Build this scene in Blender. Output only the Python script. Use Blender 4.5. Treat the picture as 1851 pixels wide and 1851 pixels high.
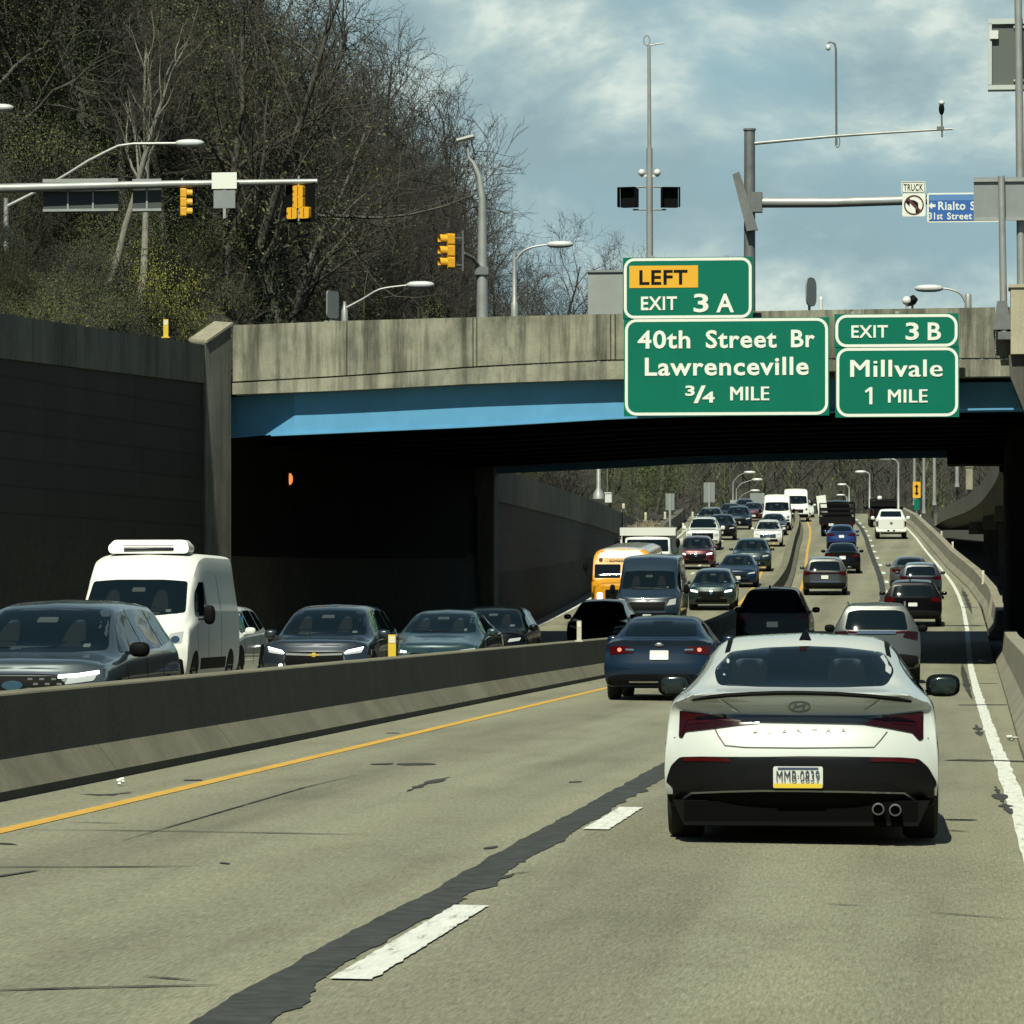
import bpy, bmesh, math, random
import numpy as np
from mathutils import Vector, Matrix
from mathutils.bvhtree import BVHTree
from mathutils.geometry import delaunay_2d_cdt
R = math.radians
for o in list(bpy.data.objects):
    bpy.data.objects.remove(o)
sc = bpy.context.scene
C = sc.collection
rnd = random.Random(28)

# ------------------------------------------------------------------ camera
CAM_H = 1.6
YAW = math.atan(814.5 / 7600)
cd = bpy.data.cameras.new('camera')
cam = bpy.data.objects.new('camera', cd)
C.objects.link(cam)
cd.sensor_width = 36
cd.lens = 36 * 7600 / 1851
cd.shift_y = 172.5 / 1851
cd.clip_start = 0.5
cd.clip_end = 6000
cam.location = (0, 0, CAM_H)
cam.rotation_euler = (R(90), 0, YAW)
sc.camera = cam

# ------------------------------------------------------------------ sun and sky
TO_SUN = Vector((-0.125, -0.78, 1.0)).normalized()
SUN_EL = math.asin(TO_SUN.z)
SUN_AZ = math.atan2(TO_SUN.x, TO_SUN.y)          # from +Y, clockwise towards +X
sd = bpy.data.lights.new('sun', 'SUN')
sd.energy = 5.0
sd.angle = R(0.5)
sd.color = (1.0, 0.985, 0.80)
sun = bpy.data.objects.new('sun', sd)
C.objects.link(sun)
sun.rotation_euler = TO_SUN.to_track_quat('Z', 'Y').to_euler()
sun.location = (-20, -60, 80)

w = bpy.data.worlds.new('World')
sc.world = w
w.use_nodes = True
wt = w.node_tree
for n in list(wt.nodes):
    wt.nodes.remove(n)
def wn(t, **k):
    n = wt.nodes.new(t)
    for a, b in k.items():
        setattr(n, a, b)
    return n
def wl(a, b):
    wt.links.new(a, b)
wout = wn('ShaderNodeOutputWorld')
wbg = wn('ShaderNodeBackground')
wbg.inputs['Strength'].default_value = 0.05
wl(wbg.outputs[0], wout.inputs[0])
sky = wn('ShaderNodeTexSky')
sky.sky_type = 'NISHITA'
sky.sun_disc = False
sky.sun_elevation = SUN_EL
sky.sun_rotation = SUN_AZ
sky.air_density = 1.0
sky.dust_density = 0.15
sky.ozone_density = 2.0
tc = wn('ShaderNodeTexCoord')
mp = wn('ShaderNodeMapping')
mp.inputs['Scale'].default_value = (1.0, 1.0, 1.75)
wl(tc.outputs['Generated'], mp.inputs[0])
def cloud_noise(scale, off, detail=7, rough=0.55, dist=0.3):
    m2 = wn('ShaderNodeMapping')
    m2.inputs['Location'].default_value = off
    wl(mp.outputs[0], m2.inputs[0])
    n = wn('ShaderNodeTexNoise')
    n.inputs['Scale'].default_value = scale
    n.inputs['Detail'].default_value = detail
    n.inputs['Roughness'].default_value = rough
    n.inputs['Distortion'].default_value = dist
    wl(m2.outputs[0], n.inputs['Vector'])
    return n.outputs['Fac']
def ramp(fac, stops):
    r = wn('ShaderNodeValToRGB')
    e = r.color_ramp.elements
    while len(e) < len(stops):
        e.new(0.5)
    for el, (p, c) in zip(e, stops):
        el.position = p
        el.color = (c, c, c, 1) if not isinstance(c, tuple) else c + (1,)
    wl(fac, r.inputs[0])
    return r.outputs[0]
def mixc(fac, a, b, blend='MIX'):
    m = wn('ShaderNodeMix', data_type='RGBA', blend_type=blend)
    for src, i in ((fac, 0), (a, 6), (b, 7)):
        if hasattr(src, 'is_linked'):
            wl(src, m.inputs[i])
        elif isinstance(src, tuple):
            m.inputs[i].default_value = src + (1,)
        else:
            m.inputs[i].default_value = src
    return m.outputs[2]
n_big = cloud_noise(11, (0.31, 0.0, 0.10), 3, 0.5, 0.1)
n_det = cloud_noise(15, (0.4, 0.12, 0.31), 8, 0.57, 0.25)
n_det2 = cloud_noise(15, (0.4, 0.12, 0.31 + 0.026), 6, 0.54, 0.25)   # the same clouds a little higher: tells tops from bases
addm = wn('ShaderNodeMath', operation='ADD')
wl(n_big, addm.inputs[0]); wl(n_det, addm.inputs[1])
cover = ramp(addm.outputs[0], [(0.0, 0.0), (0.44, 0.0), (0.60, 0.75), (1.0, 1.0)])
ad2 = wn('ShaderNodeMath', operation='MULTIPLY_ADD')
ad2.inputs[1].default_value = 0.5
ad2.inputs[2].default_value = 0.0
wl(addm.outputs[0], ad2.inputs[0])
cover = ramp(ad2.outputs[0], [(0.0, 0.05), (0.40, 0.20), (0.47, 0.65), (0.53, 0.95), (1.0, 1.0)])
sub = wn('ShaderNodeMath', operation='SUBTRACT')
wl(n_det, sub.inputs[0]); wl(n_det2, sub.inputs[1])
ad3 = wn('ShaderNodeMath', operation='ADD'); ad3.inputs[1].default_value = 0.5
wl(sub.outputs[0], ad3.inputs[0])
ccol = ramp(ad3.outputs[0], [(0.0, (3.9, 5.6, 6.2)), (0.41, (4.3, 6.2, 6.7)), (0.50, (5.5, 7.5, 7.8)), (0.575, (7.4, 9.3, 9.0)), (0.64, (10.4, 11.8, 10.8)), (1.0, (11.4, 12.6, 11.2))])
skyt = mixc(1.0, sky.outputs[0], (0.85, 0.95, 0.85), 'MULTIPLY')
sepd = wn('ShaderNodeSeparateXYZ'); wl(tc.outputs['Generated'], sepd.inputs[0])
overhead = ramp(sepd.outputs[2], [(0.0, 1.0), (0.16, 1.0), (0.42, 0.12), (1.0, 0.05)])      # clouds lie low; the unseen sky overhead is cleared to weaken ambient light
ahead = ramp(sepd.outputs[1], [(0.0, 0.10), (0.55, 0.15), (0.85, 1.0), (1.0, 1.0)])          # cloud bank ahead only; unseen sky elsewhere kept darker to cut ambient light
mm = wn('ShaderNodeMath', operation='MULTIPLY'); wl(overhead, mm.inputs[0]); wl(ahead, mm.inputs[1])
m3 = wn('ShaderNodeMath', operation='MULTIPLY'); wl(cover, m3.inputs[0]); wl(mm.outputs[0], m3.inputs[1])
veil = mixc(mm.outputs[0], skyt, (4.6, 7.2, 8.1))                                            # thin haze behind the cloud bank
final = mixc(m3.outputs[0], veil, ccol)
wl(final, wbg.inputs['Color'])

sc.view_settings.view_transform = 'Standard'
sc.view_settings.look = 'None'
sc.view_settings.exposure = 0.45
sc.view_settings.gamma = 1.0
sc.view_settings.use_curve_mapping = False
sc.cycles.max_bounces = 6
sc.cycles.diffuse_bounces = 2
sc.cycles.glossy_bounces = 3
sc.cycles.transparent_max_bounces = 4
sc.cycles.use_adaptive_sampling = True
sc.cycles.use_denoising = True

# ------------------------------------------------------------------ geometry of the place
SY, CY = math.sin(YAW), math.cos(YAW)
def at(px, py, Y):
    """Photo direction (px, py) met with the upright plane at distance Y along the road."""
    t = (px - 925.5) / 7600
    X = Y * (t * CY - SY) / (CY + t * SY)
    D = Y * CY - X * SY
    return Vector((X, Y, CAM_H - (py - 1098) / 7600 * D))
def ppm(Y, X=0):
    return 7600 / (Y * CY - X * SY)
def pchip(ts, v, tq):
    ts = np.asarray(ts, float); v = np.asarray(v, float); tq = np.asarray(tq, float)
    shp = v.shape[1:]
    v2 = v.reshape(len(ts), -1)
    h = np.diff(ts)[:, None]
    d = np.diff(v2, axis=0) / h
    m = np.zeros_like(v2)
    m[0] = d[0]; m[-1] = d[-1]
    a, b = d[:-1], d[1:]
    w1 = 2 * h[1:] + h[:-1]; w2 = h[1:] + 2 * h[:-1]
    with np.errstate(divide='ignore', invalid='ignore'):
        hm = (w1 + w2) / (w1 / a + w2 / b)
    m[1:-1] = np.where(a * b > 0, hm, 0)
    k = np.clip(np.searchsorted(ts, tq, side='right') - 1, 0, len(ts) - 2)
    hh = h[k]; t = ((tq - ts[k])[:, None]) / hh
    t2, t3 = t * t, t * t * t
    out = (2*t3-3*t2+1)*v2[k] + (t3-2*t2+t)*hh*m[k] + (-2*t3+3*t2)*v2[k+1] + (t3-t2)*hh*m[k+1]
    return out.reshape((len(tq),) + shp)
_cy = [-40, 0, 31, 55, 80, 119, 152, 170, 183, 194, 205, 217, 231, 252, 276, 302, 340, 400, 500, 700, 1500]
_cx = [.05, .03, 0, -.10, -.18, -.25, -.29, -.42, -.62, -.85, -1.16, -1.55, -2.02, -2.72, -3.45, -4.36, -6.1, -9.6, -18, -44, -180]
def cv(Y):
    return float(np.interp(Y, _cy, _cx))
def smooth(a, b, x):
    t = min(1, max(0, (x - a) / (b - a)))
    return t * t * (3 - 2 * t)
def base(Y):
    if Y < 104: return 0.0
    if Y < 164: return 0.043 * (Y - 104) ** 2 / 120
    if Y < 335: return 0.043 * (Y - 134)
    if Y < 415:
        d = Y - 335
        return 0.043 * 201 + 0.043 * d - 0.043 * d * d / 160
    return 0.043 * 201 + 0.043 * 40
def gz(X, Y):
    cf = 0.012 * (1 - smooth(100, 160, Y))
    return base(Y) - cf * min(3.0, max(-7.6, X - cv(Y)))
def heading(Y):
    return math.atan((cv(Y + 4) - cv(Y - 4)) / 8)
def wall_x(Y):
    if Y < 112: return -20.1 - 0.11 * (112 - Y)
    if Y < 141: return -20.1 + (Y - 112) / 29 * (4.0 + cv(141))
    return -16.1 + cv(Y)
def wall_top(Y):
    if Y < 112: return 8.64 - 0.017 * (112 - Y)
    if Y < 141: return 8.4
    return max(6.5, base(Y) + 1.0)

# ------------------------------------------------------------------ object helpers
def empty(name, loc=(0, 0, 0), rz=0.0):
    o = bpy.data.objects.new(name, None)
    C.objects.link(o)
    o.location = loc
    o.rotation_euler = (0, 0, rz)
    o.empty_display_size = 0.2
    return o
def tag(o, label=None, cat=None, group=None, kind=None):
    if label: o['label'] = label
    if cat: o['category'] = cat
    if group: o['group'] = group
    if kind: o['kind'] = kind
    return o
def thing(name, label, cat, loc=(0, 0, 0), rz=0.0, group=None):
    return tag(empty(name, loc, rz), label, cat, group)
def link_mesh(name, me, parent=None):
    o = bpy.data.objects.new(name, me)
    C.objects.link(o)
    if parent is not None:
        o.parent = parent
    return o
def dup(o, parent=None):
    c = o.copy()
    C.objects.link(c)
    if parent is not None:
        c.parent = parent
    for ch in o.children:
        dup(ch, c)
    return c

class MB:
    """Collects polygons; build() links them as one mesh object."""
    def __init__(s):
        s.v, s.f, s.m = [], [], []
    def poly(s, pts, mi=0):
        i = len(s.v)
        s.v += [tuple(p) for p in pts]
        s.f.append(tuple(range(i, i + len(pts)))); s.m.append(mi)
    def box(s, c, d, rz=0.0, mi=0, M=None):
        i = len(s.v)
        cx, cy, cz = c; hx, hy, hz = d[0] / 2, d[1] / 2, d[2] / 2
        cr, sr = math.cos(rz), math.sin(rz)
        for a, b, e in ((-1,-1,-1),(1,-1,-1),(1,1,-1),(-1,1,-1),(-1,-1,1),(1,-1,1),(1,1,1),(-1,1,1)):
            x, y = a * hx, b * hy
            p = Vector((x * cr - y * sr, x * sr + y * cr, e * hz))
            if M is not None: p = M @ p
            s.v.append((cx + p.x, cy + p.y, cz + p.z))
        for q in ((0,3,2,1),(4,5,6,7),(0,1,5,4),(1,2,6,5),(2,3,7,6),(3,0,4,7)):
            s.f.append(tuple(i + k for k in q)); s.m.append(mi)
        return s
    def tube(s, pts, rad, n=8, mi=0, caps=True):
        pts = [Vector(p) for p in pts]
        if not isinstance(rad, (list, tuple)): rad = [rad] * len(pts)
        i0 = len(s.v)
        up = None
        for k, p in enumerate(pts):
            a = pts[max(0, k - 1)]; b = pts[min(len(pts) - 1, k + 1)]
            t = (b - a)
            if t.length < 1e-9: t = Vector((0, 0, 1))
            t.normalize()
            if up is None:
                up = Vector((1, 0, 0)) if abs(t.x) < 0.9 else Vector((0, 1, 0))
            u = (up - t * up.dot(t))
            if u.length < 1e-6: u = t.orthogonal()
            u.normalize(); up = u
            vv = t.cross(u)
            for j in range(n):
                an = 2 * math.pi * j / n
                q = p + (u * math.cos(an) + vv * math.sin(an)) * rad[k]
                s.v.append((q.x, q.y, q.z))
        for k in range(len(pts) - 1):
            for j in range(n):
                a = i0 + k * n + j; b = i0 + k * n + (j + 1) % n
                s.f.append((a, b, b + n, a + n)); s.m.append(mi)
        if caps:
            s.f.append(tuple(i0 + j for j in reversed(range(n)))); s.m.append(mi)
            e = i0 + (len(pts) - 1) * n
            s.f.append(tuple(e + j for j in range(n))); s.m.append(mi)
        return s
    def prism(s, poly, a, b, fn, mi=0):
        """poly: 2D points; fn(u, v, w) -> xyz; extruded from w=a to w=b."""
        n = len(poly); i = len(s.v)
        for w_ in (a, b):
            for (u, v) in poly:
                s.v.append(tuple(fn(u, v, w_)))
        s.f.append(tuple(i + k for k in reversed(range(n)))); s.m.append(mi)
        s.f.append(tuple(i + n + k for k in range(n))); s.m.append(mi)
        for k in range(n):
            k2 = (k + 1) % n
            s.f.append((i + k, i + k2, i + n + k2, i + n + k)); s.m.append(mi)
        return s
    def ellipsoid(s, c, d, nu=14, nv=9, p=1.0, mi=0, M=None):
        i0 = len(s.v)
        def sg(a): return math.copysign(abs(a) ** p, a)
        for a in range(nv + 1):
            th = math.pi * a / nv - math.pi / 2
            for b in range(nu):
                ph = 2 * math.pi * b / nu
                q = Vector((sg(math.cos(th)) * sg(math.cos(ph)) * d[0], sg(math.cos(th)) * sg(math.sin(ph)) * d[1], sg(math.sin(th)) * d[2]))
                if M is not None: q = M @ q
                s.v.append((c[0] + q.x, c[1] + q.y, c[2] + q.z))
        for a in range(nv):
            for b in range(nu):
                b2 = (b + 1) % nu
                s.f.append((i0 + a*nu + b, i0 + a*nu + b2, i0 + (a+1)*nu + b2, i0 + (a+1)*nu + b)); s.m.append(mi)
        return s
    def mesh(s, name, mats, smooth_angle=None, merge=True):
        me = bpy.data.meshes.new(name)
        me.from_pydata(s.v, [], s.f)
        if not isinstance(mats, (list, tuple)): mats = [mats]
        for m in mats: me.materials.append(m)
        me.polygons.foreach_set('material_index', s.m)
        if merge:
            bm = bmesh.new(); bm.from_mesh(me)
            bmesh.ops.remove_doubles(bm, verts=bm.verts, dist=1e-5)
            bmesh.ops.recalc_face_normals(bm, faces=bm.faces)
            bm.to_mesh(me); bm.free()
        if smooth_angle is not None:
            me.polygons.foreach_set('use_smooth', [True] * len(me.polygons))
            me.set_sharp_from_angle(angle=R(smooth_angle))
        me.update()
        return me
    def build(s, name, mats, parent=None, smooth_angle=None, merge=True):
        return link_mesh(name, s.mesh(name, mats, smooth_angle, merge), parent)

# ------------------------------------------------------------------ materials
MATS = {}
def mat(name, col, rough=0.6, metal=0.0, coat=0.0, spec=0.5, var=0.0, vscale=3.0, bump=0.0, bscale=30.0, emit=0.0, ecol=None):
    if name in MATS: return MATS[name]
    m = bpy.data.materials.new(name)
    m.use_nodes = True
    nt = m.node_tree
    b = nt.nodes['Principled BSDF']
    b.inputs['Base Color'].default_value = (*col, 1)
    b.inputs['Roughness'].default_value = rough
    b.inputs['Metallic'].default_value = metal
    b.inputs['Coat Weight'].default_value = coat
    b.inputs['Coat Roughness'].default_value = 0.04
    b.inputs['Specular IOR Level'].default_value = spec
    if emit:
        b.inputs['Emission Color'].default_value = (*(ecol or col), 1)
        b.inputs['Emission Strength'].default_value = emit
    if var or bump:
        t = nt.nodes.new('ShaderNodeTexCoord')
        n = nt.nodes.new('ShaderNodeTexNoise')
        n.inputs['Scale'].default_value = vscale
        n.inputs['Detail'].default_value = 6
        n.inputs['Roughness'].default_value = 0.62
        nt.links.new(t.outputs['Object'], n.inputs['Vector'])
        if var:
            r = nt.nodes.new('ShaderNodeValToRGB')
            lo = tuple(c * (1 - var) for c in col); hi = tuple(min(1, c * (1 + var)) for c in col)
            r.color_ramp.elements[0].position = 0.3; r.color_ramp.elements[0].color = (*lo, 1)
            r.color_ramp.elements[1].position = 0.7; r.color_ramp.elements[1].color = (*hi, 1)
            nt.links.new(n.outputs['Fac'], r.inputs[0])
            nt.links.new(r.outputs[0], b.inputs['Base Color'])
        if bump:
            n2 = nt.nodes.new('ShaderNodeTexNoise')
            n2.inputs['Scale'].default_value = bscale
            n2.inputs['Detail'].default_value = 4
            nt.links.new(t.outputs['Object'], n2.inputs['Vector'])
            bp = nt.nodes.new('ShaderNodeBump')
            bp.inputs['Strength'].default_value = bump
            bp.inputs['Distance'].default_value = 0.02
            nt.links.new(n2.outputs['Fac'], bp.inputs['Height'])
            nt.links.new(bp.outputs[0], b.inputs['Normal'])
    MATS[name] = m
    return m
class NT:
    """Small node-graph writer for the few richer materials."""
    def __init__(s, name, rough=0.8):
        s.m = bpy.data.materials.new(name); s.m.use_nodes = True
        s.t = s.m.node_tree; s.b = s.t.nodes['Principled BSDF']
        s.b.inputs['Roughness'].default_value = rough
        s.co = s.t.nodes.new('ShaderNodeTexCoord').outputs['Object']
        MATS[name] = s.m
    def n(s, t, **k):
        x = s.t.nodes.new(t)
        for a, b in k.items(): setattr(x, a, b)
        return x
    def l(s, a, b): s.t.links.new(a, b)
    def map(s, scale=(1, 1, 1), loc=(0, 0, 0), rot=(0, 0, 0)):
        m = s.n('ShaderNodeMapping')
        m.inputs['Scale'].default_value = scale; m.inputs['Location'].default_value = loc; m.inputs['Rotation'].default_value = rot
        s.l(s.co, m.inputs[0]); return m.outputs[0]
    def noise(s, scale, vec=None, detail=5, rough=0.6, dist=0.0):
        x = s.n('ShaderNodeTexNoise')
        x.inputs['Scale'].default_value = scale; x.inputs['Detail'].default_value = detail
        x.inputs['Roughness'].default_value = rough; x.inputs['Distortion'].default_value = dist
        s.l(vec if vec is not None else s.co, x.inputs['Vector']); return x.outputs['Fac']
    def ramp(s, fac, stops):
        r = s.n('ShaderNodeValToRGB'); e = r.color_ramp.elements
        while len(e) < len(stops): e.new(0.5)
        for el, (p, c) in zip(e, stops):
            el.position = p; el.color = (c, c, c, 1) if not isinstance(c, tuple) else (*c, 1)
        s.l(fac, r.inputs[0]); return r.outputs[0]
    def mix(s, fac, a, b, blend='MIX'):
        m = s.n('ShaderNodeMix', data_type='RGBA', blend_type=blend)
        for src, i in ((fac, 0), (a, 6), (b, 7)):
            if hasattr(src, 'is_linked'): s.l(src, m.inputs[i])
            elif isinstance(src, tuple): m.inputs[i].default_value = (*src, 1)
            else: m.inputs[i].default_value = src
        return m.outputs[2]
    def math(s, op, a, b):
        m = s.n('ShaderNodeMath', operation=op)
        for src, i in ((a, 0), (b, 1)):
            if hasattr(src, 'is_linked'): s.l(src, m.inputs[i])
            else: m.inputs[i].default_value = src
        return m.outputs[0]
    def color(s, c): s.l(c, s.b.inputs['Base Color'])
    def bump(s, h, strength=0.3, dist=0.02):
        b = s.n('ShaderNodeBump'); b.inputs['Strength'].default_value = strength; b.inputs['Distance'].default_value = dist
        s.l(h, b.inputs['Height']); s.l(b.outputs[0], s.b.inputs['Normal'])

def make_road_mat():
    g = NT('worn_road_surface', 0.85)
    speck = g.noise(1.0, g.map((52, 4.0, 1)), 3, 0.8)
    c = g.ramp(speck, [(0.26, (.130, .129, .086)), (0.42, (.215, .213, .145)), (0.56, (.255, .253, .175)), (0.74, (.335, .332, .240))])
    fine = g.ramp(g.noise(1.0, g.map((90, 7, 1)), 2, 0.7), [(0.3, 0.78), (0.7, 1.2)])
    c = g.mix(1.0, c, fine, 'MULTIPLY')
    lng = g.ramp(g.noise(1.0, g.map((1.7, 0.05, 1)), 4, 0.6), [(0.30, (.80, .79, .76)), (0.5, (1, 1, 1)), (0.7, (1.07, 1.06, 1.04))])
    c = g.mix(1.0, c, lng, 'MULTIPLY')
    # oil-darkened wheel and drip tracks: bands across X with wandering edges
    sep = g.n('ShaderNodeSeparateXYZ'); g.l(g.co, sep.inputs[0])
    wob = g.math('MULTIPLY', g.math('SUBTRACT', g.noise(0.12, None, 3), 0.5), 0.7)
    xx = g.math('ADD', sep.outputs[0], wob)
    wv = g.math('SINE', g.math('MULTIPLY', g.math('ADD', xx, 1.05), 2 * math.pi / 3.55), 0)
    wv = g.math('MULTIPLY', wv, 1)
    trk = g.ramp(g.math('ADD', g.math('MULTIPLY', wv, 0.5), 0.5), [(0.0, (.80, .79, .78)), (0.4, (1, 1, 1)), (0.75, (1.03, 1.03, 1.02)), (1.0, (.88, .88, .87))])
    c = g.mix(1.0, c, trk, 'MULTIPLY')
    blot = g.ramp(g.noise(1.0, g.map((.9, .22, 1)), 7, 0.68), [(0.28, (.76, .75, .73)), (0.5, (1, 1, 1)), (0.75, (1.09, 1.09, 1.08))])
    c = g.mix(1.0, c, blot, 'MULTIPLY')
    spots = g.ramp(g.noise(2.6, g.map((1, 0.35, 1)), 4, 0.8), [(0.24, 0.72), (0.30, 1.0)])
    c = g.mix(1.0, c, spots, 'MULTIPLY')
    g.color(c)
    g.bump(speck, 0.25, 0.01)
    return g.m
def make_concrete(name, lo, hi, streak=0.5, scale=0.6, speck=0.12):
    g = NT(name, 0.9)
    c = g.ramp(g.noise(scale, None, 7, 0.65), [(0.30, lo), (0.70, hi)])
    st = g.noise(1.0, g.map((2.2, 2.2, 0.16)), 5, 0.7)
    c = g.mix(1.0, c, g.ramp(st, [(0.34, 1 - streak), (0.56, 1.0)]), 'MULTIPLY')
    c = g.mix(1.0, c, g.ramp(g.noise(22, None, 3, 0.7), [(0.3, 1 - speck), (0.7, 1 + speck)]), 'MULTIPLY')
    big = g.noise(.42, g.map((1, 1, .5)), 6, .72)
    c = g.mix(1.0, c, g.ramp(big, [(0.30, (1 - streak * 1.1, 1 - streak, 1 - streak * 1.1)), (0.50, (1, 1, 1)), (0.72, (1.16, 1.15, 1.1))]), 'MULTIPLY')
    g.color(c)
    g.bump(g.noise(14, None, 4), 0.2, 0.015)
    return g.m
ROAD = make_road_mat()
CONC = make_concrete('stained_parapet_concrete', (.175, .175, .13), (.36, .355, .275), 0.75, 0.9)
CONC_L = make_concrete('barrier_concrete', (.24, .225, .165), (.34, .32, .245), 0.25, 0.9)
CONC_D = make_concrete('dark_concrete', (.055, .058, .05), (.10, .10, .085), 0.5, 0.5)  # darker concrete for the corbel and the ramp piers
CONC_K = make_concrete('underpass_shade_concrete', (.006, .006, .006), (.011, .011, .010), 0.4, 0.5)  # near-black: the shade under the deck is put into this colour
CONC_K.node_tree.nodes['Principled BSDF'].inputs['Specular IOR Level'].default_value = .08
def make_panel_mat():
    g = NT('stained_wall_panels', 0.85)
    bt = g.n('ShaderNodeTexBrick')
    # brick texture works in x,y: feed it (run along the wall, height)
    sep = g.n('ShaderNodeSeparateXYZ'); g.l(g.co, sep.inputs[0])
    cmb = g.n('ShaderNodeCombineXYZ'); g.l(sep.outputs[1], cmb.inputs[0]); g.l(sep.outputs[2], cmb.inputs[1])
    g.l(cmb.outputs[0], bt.inputs['Vector'])
    bt.offset = 0.0
    bt.inputs['Scale'].default_value = 1.0
    bt.inputs['Mortar Size'].default_value = 0.032
    bt.inputs['Mortar Smooth'].default_value = 0.3
    bt.inputs['Brick Width'].default_value = 7.0
    bt.inputs['Row Height'].default_value = 0.63
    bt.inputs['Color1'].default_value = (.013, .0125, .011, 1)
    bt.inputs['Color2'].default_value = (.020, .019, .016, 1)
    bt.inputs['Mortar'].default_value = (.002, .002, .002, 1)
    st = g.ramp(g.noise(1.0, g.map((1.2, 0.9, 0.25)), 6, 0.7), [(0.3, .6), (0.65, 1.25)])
    c = g.mix(1.0, bt.outputs['Color'], st, 'MULTIPLY')
    g.color(c)
    g.bump(g.math('ADD', bt.outputs['Fac'], g.math('MULTIPLY', g.noise(9, None, 3), -0.3)), -0.4, 0.02)
    return g.m
PANEL = make_panel_mat()
BLUE = mat('blue_girder_paint', (.115, .345, .58), 0.6, var=0.10, vscale=1.2, spec=.15)
BLACK = mat('black_plastic', (.006, .0065, .0065), 0.6, spec=.05)
DARK = mat('dark_trim', (.010, .0105, .0105), 0.6, spec=.06)
TYRE = mat('tyre_rubber', (.012, .012, .012), 0.85)
RIM = mat('alloy_rim', (.35, .36, .36), 0.35, metal=0.8)
GLASS = mat('tinted_glass', (.004, .009, .012), 0.04, spec=0.32)
CHROME = mat('chrome_trim', (.75, .76, .75), 0.12, metal=1.0)
WHITEP = mat('plate_white', (.70, .72, .68), 0.5)
YELP = mat('plate_yellow', (.75, .55, .04), 0.5)
LAMPW = mat('headlamp_lens', (.45, .48, .48), 0.12, coat=1.0, spec=0.8)
DRL = mat('daytime_running_light', (.9, .95, .95), 0.2, emit=1.6)
TAIL = mat('red_lamp_lens', (.055, .003, .004), 0.15, spec=.3)
TAILD = mat('dark_red_lamp_lens', (.018, .003, .004), 0.12, spec=.35)
BRAKE = mat('lit_brake_lamp', (.9, .08, .05), 0.2, emit=2.2, ecol=(1, .12, .08))
STEEL = mat('galvanised_steel', (.36, .38, .37), 0.5, metal=0.35, var=0.15, vscale=2.0)
STEEL_D = mat('weathered_steel', (.17, .185, .185), 0.55, metal=0.3, var=0.2, vscale=3.0)
ALU = mat('sign_back_aluminium', (.27, .30, .30), 0.5, metal=0.3, var=0.08)
GREEN = mat('guide_sign_green', (.001, .155, .098), 0.5, spec=.15, var=0.06, vscale=1.2)
WHITE = mat('sign_white', (.80, .84, .76), 0.5)
SIGNY = mat('sign_yellow', (.80, .42, .015), 0.5)
SIGNB = mat('street_sign_blue', (.02, .12, .42), 0.5)
SIGB = mat('sign_black', (.008, .008, .008), 0.7, spec=.1)
SIGR = mat('sign_red', (.45, .03, .03), 0.5)
TSY = mat('signal_yellow', (.80, .40, .02), 0.45)
YLINE = mat('road_paint_yellow', (.62, .36, .05), 0.7, var=0.18, vscale=6)
def make_wline():
    g = NT('road_paint_white', 0.7)
    c = g.ramp(g.noise(1.0, g.map((16, 2.2, 1)), 6, 0.75), [(0.33, (.17, .165, .115)), (0.43, (.64, .66, .60)), (0.7, (.82, .85, .79))])
    g.color(c); return g.m
WLINE = make_wline()
TAR = mat('tar_patch', (.046, .050, .047), 0.8, var=0.4, vscale=7, bump=0.3, spec=.3)
CRACK = mat('crack_sealant', (.035, .035, .032), 0.8)
POST_Y = mat('delineator_yellow', (.70, .48, .03), 0.55)
POST_W = mat('delineator_white', (.52, .50, .40), 0.6)
BARK = mat('grey_bark', (.085, .080, .066), 0.9, var=0.4, vscale=2.5)
BARK_D = mat('dark_bark', (.026, .024, .019), 0.9, var=0.4, vscale=2.5)
TWIG = mat('bare_twigs', (.056, .051, .040), 0.9, var=0.35, vscale=0.5)
TWIG_D = mat('dark_twigs', (.028, .026, .020), 0.9, var=0.35, vscale=0.5)
def leafm(name, col):
    return mat(name, col, 0.7, var=0.45, vscale=1.2)
LEAF_O = leafm('olive_leaves', (.090, .112, .026))
LEAF_Y = leafm('yellow_green_leaves', (.30, .31, .040))
LEAF_D = leafm('dark_green_leaves', (.040, .056, .018))
def paint(name, col, metal=0.35, rough=0.32):
    return mat('paint_' + name, col, rough, metal=metal, coat=1.0)
P_WHITE = paint('white', (.74, .77, .71), 0.0, 0.35)
P_WSED = paint('pearl_white', (.57, .61, .575), 0.0, 0.35)
P_BLACK = paint('black', (.003, .003, .004), 0.0, .25)
P_BLACK.node_tree.nodes['Principled BSDF'].inputs['Specular IOR Level'].default_value = .15
P_BLACK.node_tree.nodes['Principled BSDF'].inputs['Coat Weight'].default_value = .35
P_WVAN = paint('van_white', (.74, .76, .71), 0.0, 0.6)
P_WVAN.node_tree.nodes['Principled BSDF'].inputs['Coat Weight'].default_value = .12
P_WVAN.node_tree.nodes['Principled BSDF'].inputs['Specular IOR Level'].default_value = .25
P_NAVY = paint('navy', (.004, .017, .040), .1)
P_NAVY.node_tree.nodes['Principled BSDF'].inputs['Coat Weight'].default_value = .45
P_NAVY.node_tree.nodes['Principled BSDF'].inputs['Specular IOR Level'].default_value = .25
P_BLUE = paint('blue', (.007, .035, .17))
P_SLATE = paint('slate_grey', (.055, .075, .085))
P_DGREY = paint('dark_grey', (.032, .040, .042))
P_GREY = paint('grey', (.050, .055, .052))
P_SILVER = paint('silver', (.095, .102, .098), 0.5)
P_TEAL = paint('teal', (.022, .055, .060))
P_RED = paint('maroon', (.085, .008, .014))
P_GREEN = paint('dark_green', (.012, .032, .030))
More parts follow.
